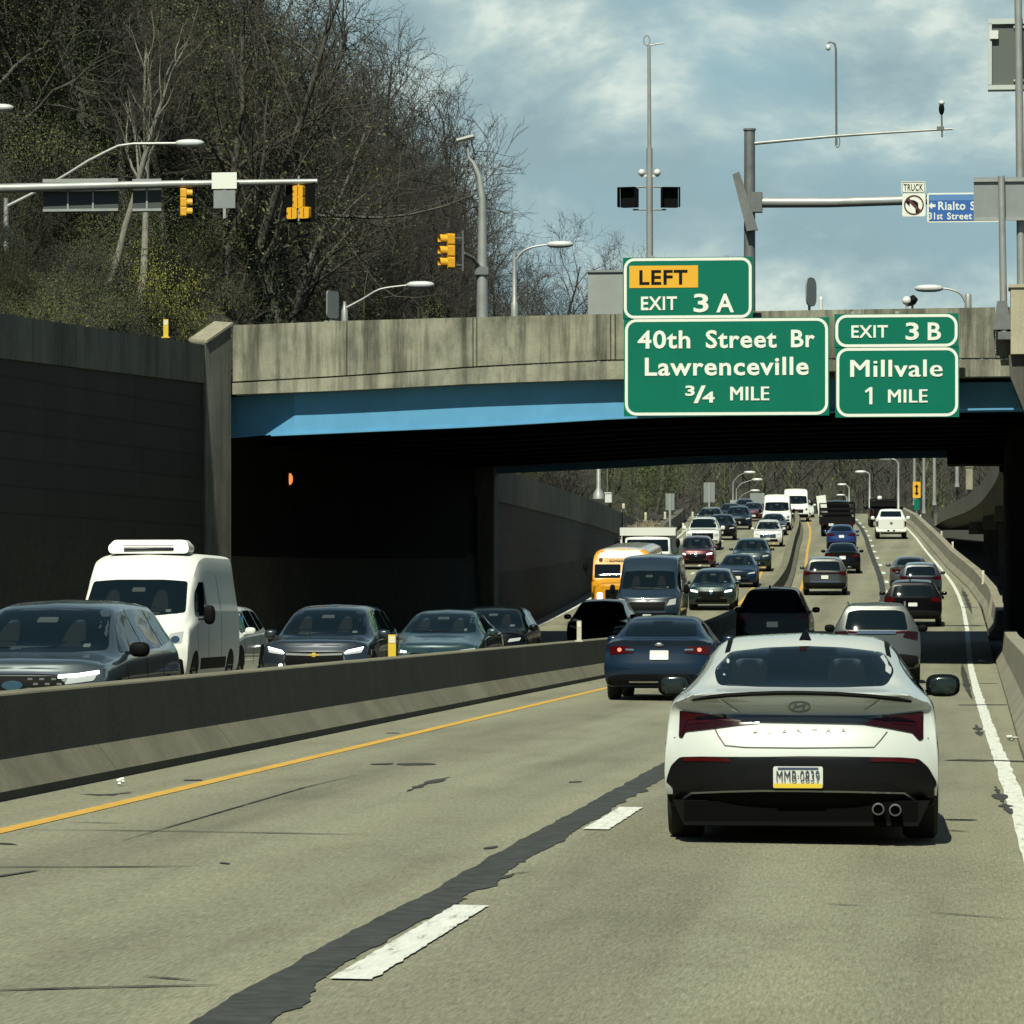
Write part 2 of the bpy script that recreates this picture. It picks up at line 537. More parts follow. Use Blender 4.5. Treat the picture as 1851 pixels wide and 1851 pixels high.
P_YEL = paint('bus_yellow', (.72, .32, .012), 0.0, 0.4)
P_INK = paint('ink_blue', (.020, .030, .042))
P_VAN = paint('van_navy', (.016, .032, .050), .1)

# ------------------------------------------------------------------ vehicles: body loft and fitted panels
SEG = [1, 2, 3, 3, 2, 3, 3, 2, 4]
def pl(tab, v):
    return float(np.interp(v, [a for a, b in tab], [b for a, b in tab]))
def loft(st, gf, gr, cf=(.22, 3), cr=(.14, 4), sub=5, capcols=18):
    """st: stations front to rear (y, zb, ws, wm, zm, wb, zbelt, wr, zr, zt). Returns a closed body mesh collector."""
    ctl = []
    for (y, zb, ws, wm, zm, wb, ze, wr, zr, zt) in st:
        ctl.append([(0, zb), (ws * .82, zb), (ws, zb + .05), (wm, zm), (wb + (wm - wb) * .35, ze - .07), (wb - .012, ze),
                    ((wb - .03) * .5 + wr * .5 + .012, ze * .5 + zr * .5), (wr, zr), (wr * .82, zr + (zt - zr) * .62), (0, zt)])
    ctl = np.array(ctl, float)
    ys = np.array([s[0] for s in st], float)
    n = len(st)
    tq = np.linspace(0, n - 1, (n - 1) * sub + 1)
    ctl = pchip(range(n), ctl, tq)
    ys = pchip(range(n), ys, tq)
    pq = [0.0]
    for i, k in enumerate(SEG):
        pq += [i + (j + 1) / k for j in range(k)]
    prof = np.stack([pchip(range(10), c, pq) for c in ctl])       # rings x N x 2
    W = max(s[3] for s in st)
    yf0, yr0 = st[0][0], st[-1][0]
    def yfront(x, z): return yf0 - pl(gf, z) - cf[0] * abs(x / W) ** cf[1]
    def yrear(x, z): return yr0 + pl(gr, z) + cr[0] * abs(x / W) ** cr[1]
    b = MB()
    N = len(pq)
    idx = []
    for r in range(len(tq)):
        row = []
        for i in range(N):
            x, z = prof[r, i]
            y = min(max(ys[r], yrear(x, z)), yfront(x, z))
            b.v.append((x, y, z)); row.append(len(b.v) - 1)
        for i in range(N - 2, 0, -1):
            x, z = prof[r, i]
            y = min(max(ys[r], yrear(x, z)), yfront(x, z))
            b.v.append((-x, y, z)); row.append(len(b.v) - 1)
        idx.append(row)
    m = len(idx[0])
    for r in range(len(idx) - 1):
        for i in range(m):
            j = (i + 1) % m
            b.f.append((idx[r][i], idx[r][j], idx[r + 1][j], idx[r + 1][i])); b.m.append(0)
    for r, fn in ((0, yfront), (len(idx) - 1, yrear)):
        rows = []
        for i in range(1, N):
            x0, z0 = prof[r, i]
            row = []
            for c in range(capcols + 1):
                x = x0 * (1 - 2 * c / capcols)
                b.v.append((x, fn(x, z0), z0)); row.append(len(b.v) - 1)
            rows.append(row)
        for a in range(len(rows) - 1):
            for c in range(capcols):
                b.f.append((rows[a][c], rows[a][c + 1], rows[a + 1][c + 1], rows[a + 1][c])); b.m.append(0)
    return b
class Car:
    """One vehicle: a root Empty with the body and every fitted part as children."""
    def __init__(s, name, label, cat, group=None):
        s.root = thing(name, label, cat, group=group)
        s.bvh = None
    def body(s, b, paint_m, name='body', ang=38):
        me = b.mesh(name, paint_m, None, True)
        bm = bmesh.new(); bm.from_mesh(me)
        bmesh.ops.remove_doubles(bm, verts=bm.verts, dist=2e-3)
        bmesh.ops.dissolve_degenerate(bm, edges=bm.edges, dist=1e-4)
        bmesh.ops.recalc_face_normals(bm, faces=bm.faces)
        s.bvh = BVHTree.FromBMesh(bm)
        bm.to_mesh(me); bm.free()
        me.polygons.foreach_set('use_smooth', [True] * len(me.polygons))
        me.set_sharp_from_angle(angle=R(ang))
        return link_mesh(name, me, s.root)
    def hit(s, axis, u, v):
        o, d = {'rear': ((u, -20, v), (0, 1, 0)), 'front': ((u, 20, v), (0, -1, 0)), 'right': ((20, u, v), (-1, 0, 0)),
                'left': ((-20, u, v), (1, 0, 0)), 'top': ((u, v, 20), (0, 0, -1))}[axis]
        h = s.bvh.ray_cast(Vector(o), Vector(d))
        return h[0], Vector(d)
    def panel(s, name, polys, axis, m, off=.007, step=.06, depth=.03, parent=None, flat=False):
        """Fit 2D outlines onto the body from one side as a thin shell following its surface."""
        if polys and not isinstance(polys[0][0], (list, tuple)): polys = [polys]
        b = MB()
        for poly in polys:
            pts = []
            n = len(poly)
            for k in range(n):
                a, c = Vector(poly[k]), Vector(poly[(k + 1) % n])
                L = (c - a).length
                q = max(1, int(L / step + .5))
                pts += [a.lerp(c, j / q) for j in range(q)]
            nb = len(pts)
            xs = [p.x for p in pts]; zs = [p.y for p in pts]
            inner = []
            nx = int((max(xs) - min(xs)) / step); nz = int((max(zs) - min(zs)) / step)
            for i in range(1, nx + 1):
                for j in range(1, nz + 1):
                    p = Vector((min(xs) + i * step, min(zs) + j * step))
                    if inside(p, pts) and min((p - q).length for q in pts) > step * .45: inner.append(p)
            allp = pts + inner
            vs, es, fs, ov, oe, of = delaunay_2d_cdt(allp, [(k, (k + 1) % nb) for k in range(nb)], [list(range(nb))], 1, 1e-6)
            vmap = {}
            avg = []
            for i, p in enumerate(vs):
                h, d = s.hit(axis, p.x, p.y)
                if h is None: continue
                vmap[i] = (h - d * off, d); avg.append(h.y if axis in ('rear', 'front') else h.x if axis != 'top' else h.z)
            i0 = len(b.v); ids = {}
            for i, (p, d) in vmap.items():
                ids[i] = len(b.v); b.v.append(tuple(p))
            cnt = {}
            for f in fs:
                if all(i in ids for i in f):
                    b.f.append(tuple(ids[i] for i in f)); b.m.append(0)
                    for a_, c_ in zip(f, f[1:] + f[:1]):
                        cnt[(a_, c_)] = cnt.get((a_, c_), 0) + 1
            back = {}
            for (a_, c_) in list(cnt):
                if (c_, a_) not in cnt:
                    for i in (a_, c_):
                        if i not in back:
                            p, d = vmap[i]
                            back[i] = len(b.v); b.v.append(tuple(p + d * depth))
                    b.f.append((ids[c_], ids[a_], back[a_], back[c_])); b.m.append(0)
        me = b.mesh(name, m, 40, True)
        return link_mesh(name, me, parent or s.root)
    def strip(s, name, line, width, axis, m, off=.006, parent=None, step=.08, depth=.02):
        L = [Vector(p) for p in line]
        a, c = [], []
        for k, p in enumerate(L):
            t = (L[min(k + 1, len(L) - 1)] - L[max(k - 1, 0)]).normalized()
            nrm = Vector((-t.y, t.x)) * width / 2
            a.append(tuple(p + nrm)); c.append(tuple(p - nrm))
        return s.panel(name, a + c[::-1], axis, m, off, step, depth, parent)
    def add(s, name, b, m, ang=40, parent=None):
        return b.build(name, m, parent or s.root, ang)
    def place(s, px, Y, away=True, dyaw=0.0, X=None):
        if X is None: X = at(px, 1098, Y).x
        hd = heading(Y)
        s.root.location = (X, Y, gz(X, Y))
        s.root.rotation_euler = (math.atan((base(Y + 2) - base(Y - 2)) / 4) * (1 if away else -1), 0, -hd + dyaw + (0 if away else math.pi))
        return s
def inside(p, poly):
    c = False
    n = len(poly)
    for i in range(n):
        a, b = poly[i], poly[i - 1]
        if (a[1] > p[1]) != (b[1] > p[1]) and p[0] < (b[0] - a[0]) * (p[1] - a[1]) / (b[1] - a[1]) + a[0]: c = not c
    return c
def mir(poly):
    return [(-x, z) for (x, z) in poly][::-1]
def rrect(x0, z0, x1, z1, r, k=4):
    out = []
    for (cx, cz, a0) in ((x1 - r, z1 - r, 0), (x0 + r, z1 - r, 90), (x0 + r, z0 + r, 180), (x1 - r, z0 + r, 270)):
        out += [(cx + r * math.cos(R(a0 + 90 * i / k)), cz + r * math.sin(R(a0 + 90 * i / k))) for i in range(k + 1)]
    return out
def rpoly(poly, r, k=3):
    """Round the corners of a 2D outline."""
    out = []
    n = len(poly)
    for i in range(n):
        p0, p, p1 = Vector(poly[i - 1]), Vector(poly[i]), Vector(poly[(i + 1) % n])
        a = (p0 - p); c = (p1 - p)
        rr = min(r, a.length * .45, c.length * .45)
        A = p + a.normalized() * rr; B = p + c.normalized() * rr
        for j in range(k + 1):
            t = j / k
            q = A.lerp(p, t).lerp(p.lerp(B, t), t)
            out.append((q.x, q.y))
    return out
def oval(cx, cz, rx, rz, n=16):
    return [(cx + rx * math.cos(2 * math.pi * i / n), cz + rz * math.sin(2 * math.pi * i / n)) for i in range(n)]
WHEELS = {}
def wheel_mesh(r, wd):
    key = (round(r, 3), round(wd, 3))
    if key not in WHEELS:
        b = MB()
        prof = [(-wd/2 + .02, r * .62), (-wd/2, r * .72), (-wd/2 + .005, r * .9), (-wd/2 + .03, r * .985), (-wd/6, r), (wd/6, r), (wd/2 - .03, r * .985), (wd/2 - .005, r * .9), (wd/2, r * .72), (wd/2 - .02, r * .62)]
        n = 28
        for k in range(n):
            a = 2 * math.pi * k / n
            for (x, q) in prof: b.v.append((x, q * math.cos(a), q * math.sin(a)))
        P = len(prof)
        for k in range(n):
            for j in range(P):
                j2 = (j + 1) % P; k2 = (k + 1) % n
                b.f.append((k * P + j, k2 * P + j, k2 * P + j2, k * P + j2)); b.m.append(0)
        ty = b.mesh('tyre', TYRE, 35)
        c = MB()
        for k in range(5):
            a = 2 * math.pi * k / 5
            M = Matrix.Rotation(a, 4, 'X')
            for sgn in (-1, 1):
                c.box(tuple(M @ Vector((sgn * (wd / 2 - .035), r * .33, 0))), (.03, r * .58, r * .17), M=M.to_3x3())
        c.tube([(-wd/2 + .03, 0, 0), (wd/2 - .03, 0, 0)], r * .13, 12)
        # rim barrel
        for rr in (r * .60,):
            i0 = len(c.v)
            for k in range(n):
                a = 2 * math.pi * k / n
                for x in (-wd/2 + .025, wd/2 - .025):
                    for q in (rr, rr * 1.05): c.v.append((x, q * math.cos(a), q * math.sin(a)))
            for k in range(n):
                k2 = (k + 1) % n
                for u, v in ((0, 1), (1, 3), (3, 2), (2, 0)):
                    c.f.append((i0 + k*4 + u, i0 + k2*4 + u, i0 + k2*4 + v, i0 + k*4 + v)); c.m.append(0)
        rm = c.mesh('rim', RIM, 35)
        WHEELS[key] = (ty, rm)
    return WHEELS[key]
def wheels(car, track, yf, yr, r=.33, wd=.22, arches=True, extra=()):
    ty, rm = wheel_mesh(r, wd)
    for y in (yf, yr) + tuple(extra):
        for sx in (-1, 1):
            e = empty('wheel', (sx * track, y, r)); e.parent = car.root
            link_mesh('tyre', ty, e); link_mesh('rim', rm, e)
        if arches:
            ar = [(y + (r + .07) * math.cos(R(a)), max(.26, r + (r + .07) * math.sin(R(a)))) for a in range(-10, 191, 15)]
            car.panel('wheel_arch', ar, 'right', BLACK, .004, .12, .02)
            car.panel('wheel_arch', ar, 'left', BLACK, .004, .12, .02)
def mirrors(car, x, y, z, m, size=(.11, .07, .085), stalk=.06):
    for s_ in (-1, 1):
        b = MB().ellipsoid((s_ * x, y, z), size, 14, 8, .75)
        b.box((s_ * (x - size[0] - stalk / 2 + .02), y + .02, z - size[2] * .45), (stalk + .09, .06, .035))
        car.add('side_mirror', b, m)

def plate(car, axis, cz, cx=0.0, w_=.305, h_=.152, off=.018):
    p = car.panel('license_plate', rrect(cx - w_/2, cz - h_/2, cx + w_/2, cz + h_/2, .015, 2), axis, WHITEP, off, .1, .02)
    return p
def side_glass(car, polys):
    for q in polys:
        car.panel('side_window', q, 'right', GLASS, .006, .12)
        car.panel('side_window', q, 'left', GLASS, .006, .12)
def scaled(st, L, W, H, L0, W0, H0):
    return [(s[0] * L / L0, s[1] * H / H0, s[2] * W / W0, s[3] * W / W0, s[4] * H / H0, s[5] * W / W0, s[6] * H / H0, s[7] * W / W0, s[8] * H / H0, s[9] * H / H0) for s in st]
SEDAN = [(2.34, .22, .74, .80, .48, .78, .60, .60, .64, .68), (2.12, .20, .84, .89, .52, .85, .69, .66, .74, .78), (1.5, .19, .87, .91, .58, .87, .80, .70, .84, .88),
         (1.0, .19, .875, .913, .60, .88, .885, .74, .93, .965), (.35, .19, .875, .913, .60, .88, .92, .655, 1.17, 1.25), (-.1, .19, .875, .913, .60, .88, .935, .585, 1.31, 1.385),
         (-.7, .19, .875, .913, .60, .88, .95, .57, 1.345, 1.42), (-1.15, .19, .875, .913, .60, .88, .96, .575, 1.31, 1.385), (-1.65, .20, .875, .913, .60, .88, .97, .62, 1.16, 1.21),
         (-2.0, .22, .87, .912, .58, .865, .965, .70, 1.015, 1.045), (-2.34, .25, .85, .90, .52, .84, .93, .70, .985, 1.01)]
SEDAN_GR = [(.25, .10), (.36, .03), (.5, 0), (.66, .02), (.76, .07), (.9, .08), (.99, .05), (1.1, .05)]
SEDAN_GF = [(.2, .06), (.35, .0), (.5, 0), (.62, .04), (.7, .14), (.8, .2)]
SUV = [(2.30, .28, .80, .86, .62, .83, .84, .66, .90, .93), (2.0, .26, .86, .915, .66, .885, .94, .72, .99, 1.03), (1.25, .26, .885, .93, .68, .90, 1.01, .76, 1.06, 1.10),
       (.6, .26, .885, .93, .68, .905, 1.05, .69, 1.37, 1.45), (.15, .26, .885, .93, .68, .905, 1.06, .635, 1.54, 1.62), (-.6, .26, .885, .93, .68, .905, 1.08, .625, 1.59, 1.68),
       (-1.6, .27, .88, .93, .68, .90, 1.10, .62, 1.575, 1.66), (-2.05, .29, .87, .925, .68, .89, 1.10, .615, 1.54, 1.62), (-2.3, .31, .85, .915, .68, .87, 1.08, .60, 1.50, 1.57)]
SUV_GR = [(.3, .10), (.42, .02), (.58, 0), (.74, .04), (.95, .06), (1.08, .09), (1.2, .15), (1.5, .32), (1.6, .36), (1.7, .36)]
SUV_GF = [(.25, .12), (.45, .02), (.62, 0), (.8, .03), (.9, .10), (1.0, .16)]
VAN = [(2.75, .32, .86, .94, .60, .92, .92, .72, .98, 1.01), (2.45, .30, .96, 1.01, .70, .985, 1.10, .80, 1.16, 1.20), (1.95, .30, .98, 1.03, .80, 1.01, 1.22, .86, 1.38, 1.42),
       (1.40, .30, .98, 1.03, .85, 1.01, 1.32, .86, 1.86, 1.95), (1.05, .30, .98, 1.03, .85, 1.015, 1.40, .87, 2.14, 2.24), (.65, .30, .98, 1.03, .85, 1.015, 1.45, .875, 2.33, 2.44),
       (-.2, .30, .98, 1.03, .85, 1.015, 1.5, .87, 2.40, 2.50), (-2.6, .32, .98, 1.03, .85, 1.01, 1.5, .86, 2.40, 2.49), (-2.75, .34, .97, 1.02, .85, 1.0, 1.5, .85, 2.37, 2.45)]
VAN_GR = [(.3, .06), (.5, 0), (1.2, .01), (2.5, .10)]
VAN_GF = [(.3, .08), (.5, .0), (.8, .03), (1.0, .12), (1.2, .2)]
def sx(poly, kx, kz): return [(x * kx, z * kz) for (x, z) in poly]
def generic(kind, name, label, cat, paint_m, L=None, W=None, H=None, group=None, drl=False, front=True, rear=True, trim=DARK, rack=False, tail=TAIL, mirror_m=None, plates=True):
    """Sedan, SUV or van with all the ordinary fittings, front and rear."""
    car = Car(name, label, cat, group)
    if kind == 'sedan':
        L0, W0, H0 = 4.68, 1.826, 1.42; st, gf, gr, cf, cr = SEDAN, SEDAN_GF, SEDAN_GR, (.24, 2.6), (.16, 3.5)
    elif kind == 'suv':
        L0, W0, H0 = 4.60, 1.86, 1.68; st, gf, gr, cf, cr = SUV, SUV_GF, SUV_GR, (.22, 3), (.15, 4)
    else:
        L0, W0, H0 = 5.50, 2.06, 2.50; st, gf, gr, cf, cr = VAN, VAN_GF, VAN_GR, (.25, 3), (.06, 6)
    L, W, H = L or L0, W or W0, H or H0
    kl, kx, kz = L / L0, W / W0, H / H0
    st2 = scaled(st, L, W, H, L0, W0, H0)
    g = lambda t: [(z * kz, o * kl) for z, o in t]
    car.body(loft(st2, g(gf), g(gr), cf, cr), paint_m)
    P = lambda poly: sx(poly, kx, kz)
    S = lambda poly: [(y * kl, z * kz) for (y, z) in poly]
    head = DRL if drl else LAMPW
    if kind == 'sedan':
        ws = [(-.70, .985), (-.35, .965), (.35, .965), (.70, .985), (.555, 1.335), (.3, 1.355), (-.3, 1.355), (-.555, 1.335)]
        rw = [(-.60, 1.075), (0, 1.06), (.60, 1.075), (.53, 1.31), (0, 1.335), (-.53, 1.31)]
        hl = [(.46, .60), (.80, .63), (.82, .70), (.55, .665)]
        gl = [(-.42, .46), (.42, .46), (.40, .62), (-.40, .62)]
        lo = [(-.62, .27), (.62, .27), (.55, .38), (-.55, .38)]
        tl = [(.40, .80), (.80, .76), (.83, .90), (.48, .90)]
        bp = [(-.86, .26), (.86, .26), (.84, .40), (.6, .44), (-.6, .44), (-.84, .40)]
        zp_f, zp_r = .44, .76
        side_glass(car, [rpoly(S([(.72, .96), (-.45, .985), (-.45, 1.33), (-.1, 1.32), (.4, 1.15)]), .04), rpoly(S([(-.52, .985), (-1.45, 1.01), (-1.2, 1.26), (-.75, 1.335), (-.52, 1.335)]), .04)])
        mx, my, mz, r, yf, yr, tk = .98, .62, .98, .325, 1.38, -1.33, .80
        seam = [[(.92, .95), (.9, .35)], [(-.48, .96), (-.5, .3)], [(-1.3, .95), (-1.0, .6)]]
    elif kind == 'suv':
        ws = [(-.74, 1.12), (-.35, 1.095), (.35, 1.095), (.74, 1.12), (.61, 1.555), (.3, 1.585), (-.3, 1.585), (-.61, 1.555)]
        rw = [(-.66, 1.10), (.66, 1.10), (.585, 1.47), (.4, 1.51), (-.4, 1.51), (-.585, 1.47)]
        hl = [(.52, .76), (.80, .80), (.83, .88), (.56, .845)]
        gl = [(-.50, .58), (.50, .58), (.50, .82), (-.50, .82)]
        lo = [(-.66, .34), (.66, .34), (.60, .50), (-.60, .50)]
        tl = [(.55, .95), (.86, .88), (.87, 1.06), (.62, 1.08)]
        bp = [(-.88, .32), (.88, .32), (.87, .56), (.6, .60), (-.6, .60), (-.87, .56)]
        zp_f, zp_r = .52, .82
        side_glass(car, [rpoly(S([(.95, 1.09), (-.1, 1.11), (-.1, 1.55), (.15, 1.53), (.55, 1.37)]), .04), rpoly(S([(-.18, 1.11), (-1.15, 1.13), (-1.15, 1.56), (-.18, 1.56)]), .04), rpoly(S([(-1.23, 1.14), (-1.95, 1.20), (-1.75, 1.52), (-1.23, 1.56)]), .04)])
        mx, my, mz, r, yf, yr, tk = 1.0, .72, 1.12, .355, 1.42, -1.32, .81
        seam = [[(.95, 1.05), (.92, .4)], [(-.14, 1.08), (-.16, .4)], [(-1.19, 1.08), (-1.0, .7)]]
    else:
        ws = [(-.86, 1.42), (-.4, 1.37), (.4, 1.37), (.86, 1.42), (.80, 1.97), (.4, 2.0), (-.4, 2.0), (-.80, 1.97)]
        rw = [(-.78, 1.45), (-.06, 1.45), (-.06, 1.95), (-.74, 1.95)]
        hl = [(.62, .86), (.90, .90), (.92, 1.10), (.72, 1.06)]
        gl = [(-.55, .70), (.55, .70), (.58, .98), (-.58, .98)]
        lo = [(-.95, .34), (.95, .34), (.93, .62), (-.93, .62)]
        tl = [(.88, .95), (.985, .95), (.985, 1.45), (.88, 1.45)]
        bp = [(-1.0, .34), (1.0, .34), (.98, .58), (-.98, .58)]
        zp_f, zp_r = .5, .72
        side_glass(car, [rpoly(S([(1.62, 1.36), (.62, 1.36), (.62, 1.96), (.98, 1.96), (1.3, 1.78)]), .05)])
        mx, my, mz, r, yf, yr, tk = 1.19, 1.45, 1.38, .345, 1.85, -1.75, .90
        seam = [[(.55, 2.0), (.55, .42)], [(1.62, 1.3), (1.65, .5)], [(-.75, 2.1), (-.75, .42)]]
        if rear: car.panel('rear_window', P(mir(rw)), 'rear', GLASS)
    car.panel('windshield', rpoly(P(ws), .05), 'front', GLASS)
    car.panel('rear_window', rpoly(P(rw), .06), 'rear', GLASS)
    if front:
        # what shows in the windshield: seat backs, mirror, a painted dash reflection, a sticker; darker than the lit things outside
        gl_ = lambda n_, c_: mat(n_, c_, .05, spec=.32)
        rq = random.Random(label)
        zt_, zb_ = max(p[1] for p in ws) * kz, min(p[1] for p in ws) * kz
        hh = zt_ - zb_; ww = max(p[0] for p in ws) * kx
        o2 = .010
        car.panel('rear_view_mirror', rpoly([(-.12 * kx, zt_ - hh * .34), (.11 * kx, zt_ - hh * .34), (.10 * kx, zt_ - hh * .22), (-.11 * kx, zt_ - hh * .22)], .02), 'front', gl_('mirror_behind_glass', (.050, .060, .058)), o2)
        for s_ in (-1, 1):
            q = rpoly([(s_ * ww * .30, zb_ + hh * .12), (s_ * ww * .66, zb_ + hh * .12), (s_ * ww * .60, zb_ + hh * .52), (s_ * ww * .54, zb_ + hh * .72), (s_ * ww * .40, zb_ + hh * .72), (s_ * ww * .34, zb_ + hh * .50)], .05)
            car.panel('seat_seen_through_glass', q if s_ > 0 else q[::-1], 'front', gl_('seat_behind_glass', (.012, .017, .018)), o2 - .002)
        q = [(-ww * .86, zb_ + hh * .05), (-ww * .4, zb_ + hh * .02), (ww * .4, zb_ + hh * .02), (ww * .86, zb_ + hh * .05), (ww * rq.uniform(.3, .6), zb_ + hh * .14), (-ww * rq.uniform(.2, .6), zb_ + hh * .12)]
        car.panel('dash_reflection', rpoly(q, .03), 'front', gl_('dash_reflection_tint', (.030, .038, .036)), o2 - .001)
        x_ = -ww * rq.uniform(.62, .74); h_ = rq.uniform(.04, .065); w2_ = rq.uniform(.05, .12)
        car.panel('windshield_sticker', rrect(x_ - w2_ / 2, zb_ + hh * .10, x_ + w2_ / 2, zb_ + hh * .10 + h_, .012, 2), 'front', gl_('sticker', (.10, .12, .11)), o2 + .002)
        car.strip('wiper', [(.55 * kx, zb_ + .05), (.1 * kx, zb_ + .035), (-.2 * kx, zb_ + .05)], .02, 'front', BLACK, .02)
    for q in (hl, mir(hl)): car.panel('headlight', rpoly(P(q), .02), 'front', head, .010, .05)
    car.panel('grille', rpoly(P(gl), .05), 'front', BLACK, .008)
    car.panel('lower_intake', rpoly(P(lo), .05), 'front', BLACK, .008)
    for q in (tl, mir(tl)): car.panel('taillight', rpoly(P(q), .025), 'rear', tail, .012, .05)
    car.panel('rear_bumper', rpoly(P(bp), .04), 'rear', trim, .009)
    if plates:
        plate(car, 'rear', zp_r * kz); plate(car, 'front', zp_f * kz)
    for ax in ('left', 'right'):
        for ln in seam: car.strip('door_seam', S(ln), .012, ax, BLACK, .003)
    wheels(car, tk * kx, yf * kl, yr * kl, r)
    mirrors(car, mx * kx, my * kl, mz * kz, mirror_m or (BLACK if kind == 'van' else paint_m), (.10, .07, .17) if kind == 'van' else (.11, .07, .08))
    if kind == 'van':
        for ax in ('left', 'right'): car.panel('side_rub_strip', S([(1.3, .42), (-1.25, .42), (-1.25, .62), (1.3, .62)]), ax, BLACK, .006)
    if kind == 'suv' and rack:
        for s_ in (-1, 1):
            b = MB().tube([(s_ * .60 * kx, .1, 1.60 * kz), (s_ * .60 * kx, 0, 1.675 * kz), (s_ * .60 * kx, -1.6, 1.675 * kz), (s_ * .60 * kx, -1.75, 1.58 * kz)], .018, 6)
            car.add('roof_rail', b, STEEL_D)
    car.k = (kl, kx, kz)
    return car
def repaint(root, old, new):
    def rec(o):
        if o.type == 'MESH':
            for sl in o.material_slots:
                if sl.material == old:
                    sl.link = 'OBJECT'; sl.material = new
        for c in o.children: rec(c)
    rec(root)
class Copy:
    place = Car.place
    def __init__(s, proto, label, cat, old=None, new=None, name=None, sc_=(1, 1, 1), group=None):
        s.root = dup(proto.root)
        s.root['label'] = label; s.root['category'] = cat
        if name: s.root.name = name
        if group: s.root['group'] = group
        s.root.scale = sc_
        if new: repaint(s.root, old, new)

# ------------------------------------------------------------------ lettering
def text_mesh(txt, x0, z0, x1, z1, y, m, depth=.006, bold=0.0, shear=0.0, name='lettering'):
    cu = bpy.data.curves.new('lettering_curve', 'FONT')
    cu.body = txt; cu.size = 1.0; cu.extrude = 0.01; cu.offset = bold; cu.shear = shear; cu.resolution_u = 3
    cu.space_character = 1.08
    o = bpy.data.objects.new('lettering_curve', cu); C.objects.link(o)
    bpy.context.view_layer.update()
    me = bpy.data.meshes.new_from_object(o.evaluated_get(bpy.context.evaluated_depsgraph_get()))
    bpy.data.objects.remove(o); bpy.data.curves.remove(cu)
    n = len(me.vertices)
    co = np.empty(n * 3); me.vertices.foreach_get('co', co); co = co.reshape(n, 3)
    mn, mx = co.min(0), co.max(0)
    out = np.empty_like(co)
    out[:, 0] = x0 + (co[:, 0] - mn[0]) / (mx[0] - mn[0]) * (x1 - x0)
    out[:, 2] = z0 + (co[:, 1] - mn[1]) / (mx[1] - mn[1]) * (z1 - z0)
    out[:, 1] = y - (co[:, 2] - mn[2]) / (mx[2] - mn[2]) * depth
    me.vertices.foreach_set('co', out.ravel())
    me.materials.clear(); me.materials.append(m)
    me.name = name
    return me
def join_meshes(name, mes, parent=None):
    bm = bmesh.new()
    mats = []
    for me in mes:
        k = len(bm.faces)
        for mm in me.materials:
            if mm not in mats: mats.append(mm)
        off = [mats.index(mm) for mm in me.materials]
        bm.from_mesh(me)
        bm.faces.ensure_lookup_table()
        for f in bm.faces[k:]: f.material_index = off[f.material_index] if f.material_index < len(off) else 0
    me2 = bpy.data.meshes.new(name)
    bm.to_mesh(me2); bm.free()
    for mm in mats: me2.materials.append(mm)
    return link_mesh(name, me2, parent)

# ------------------------------------------------------------------ ground, road, markings
import mathutils.noise as mnoise
def nz(x, y, s, z=0.0):
    return mnoise.noise(Vector((x * s, y * s, z)))
def hill(d, Y, X):
    z0 = wall_top(Y) - 0.35
    z = z0 + 0.72 * max(0, min(d, 85) - 3.0) + 0.30 * max(0, d - 85)
    if d > 3: z += (nz(X, Y, .07) * 1.6 + nz(X, Y, .2, 4) * .6) * min(1, (d - 3) / 8)
    return z
def far_ridge(X, Y):
    h = smooth(480, 800, Y) * (34 + 6 * nz(X, Y, .004, 2) + 4 * nz(X, Y, .012, 7))
    return h
def terrain(X, Y):
    d = wall_x(Y) - X
    if d > 0.3:
        return max(hill(d, Y, X), base(Y) + 0.2) + 0.5 * far_ridge(X, Y)
    xr = 1.2 + cv(Y)
    z = gz(X, Y) - 0.12
    if X > xr + 0.5: z -= min(1.2, (X - xr - .5) * .1)
    return z + far_ridge(X, Y)
LEFT_U = [500, 380, 280, 210, 160, 125, 100, 82, 70, 60, 52, 45, 39, 33.5, 28, 23, 18.5, 14.5, 11, 8, 5.5, 3.2, 1.2, .45]
RIGHT_U = [.9, 2, 6, 14, 30, 60, 110, 190, 320, 520, 900]
YS = [-60, -30, -10] + list(np.arange(0, 180, 4.0)) + list(np.arange(180, 420, 6.0)) + list(np.arange(420, 900, 16.0)) + [930, 980, 1050, 1150, 1300, 1600]
b = MB()
rows = []
for Y in YS:
    wx = wall_x(Y); c0 = cv(Y)
    xs = [wx - u for u in LEFT_U] + [wx + .3, c0 - 12, c0 - 7.6, c0 - 2.6] + [c0 + 1.2 + u for u in RIGHT_U]
    row = []
    for X in xs:
        b.v.append((X, Y, terrain(X, Y))); row.append(len(b.v) - 1)
    rows.append(row)
for a, c in zip(rows, rows[1:]):
    for i in range(len(a) - 1):
        b.f.append((a[i], a[i + 1], c[i + 1], c[i])); b.m.append(0)
g = NT('leaf_litter_ground', 0.95)
gc = g.ramp(g.noise(0.35, None, 8, 0.7), [(0.3, (.018, .016, .011)), (0.5, (.032, .028, .019)), (0.62, (.030, .033, .013)), (0.8, (.050, .045, .032))])
gc = g.mix(1.0, gc, g.ramp(g.noise(4, None, 4, 0.7), [(0.3, .55), (0.7, 1.4)]), 'MULTIPLY')
g.color(gc)
g.bump(g.noise(2.5, None, 6, .7), 0.8, 0.15)
tag(b.build('ground', g.m, None, 60), kind='structure')

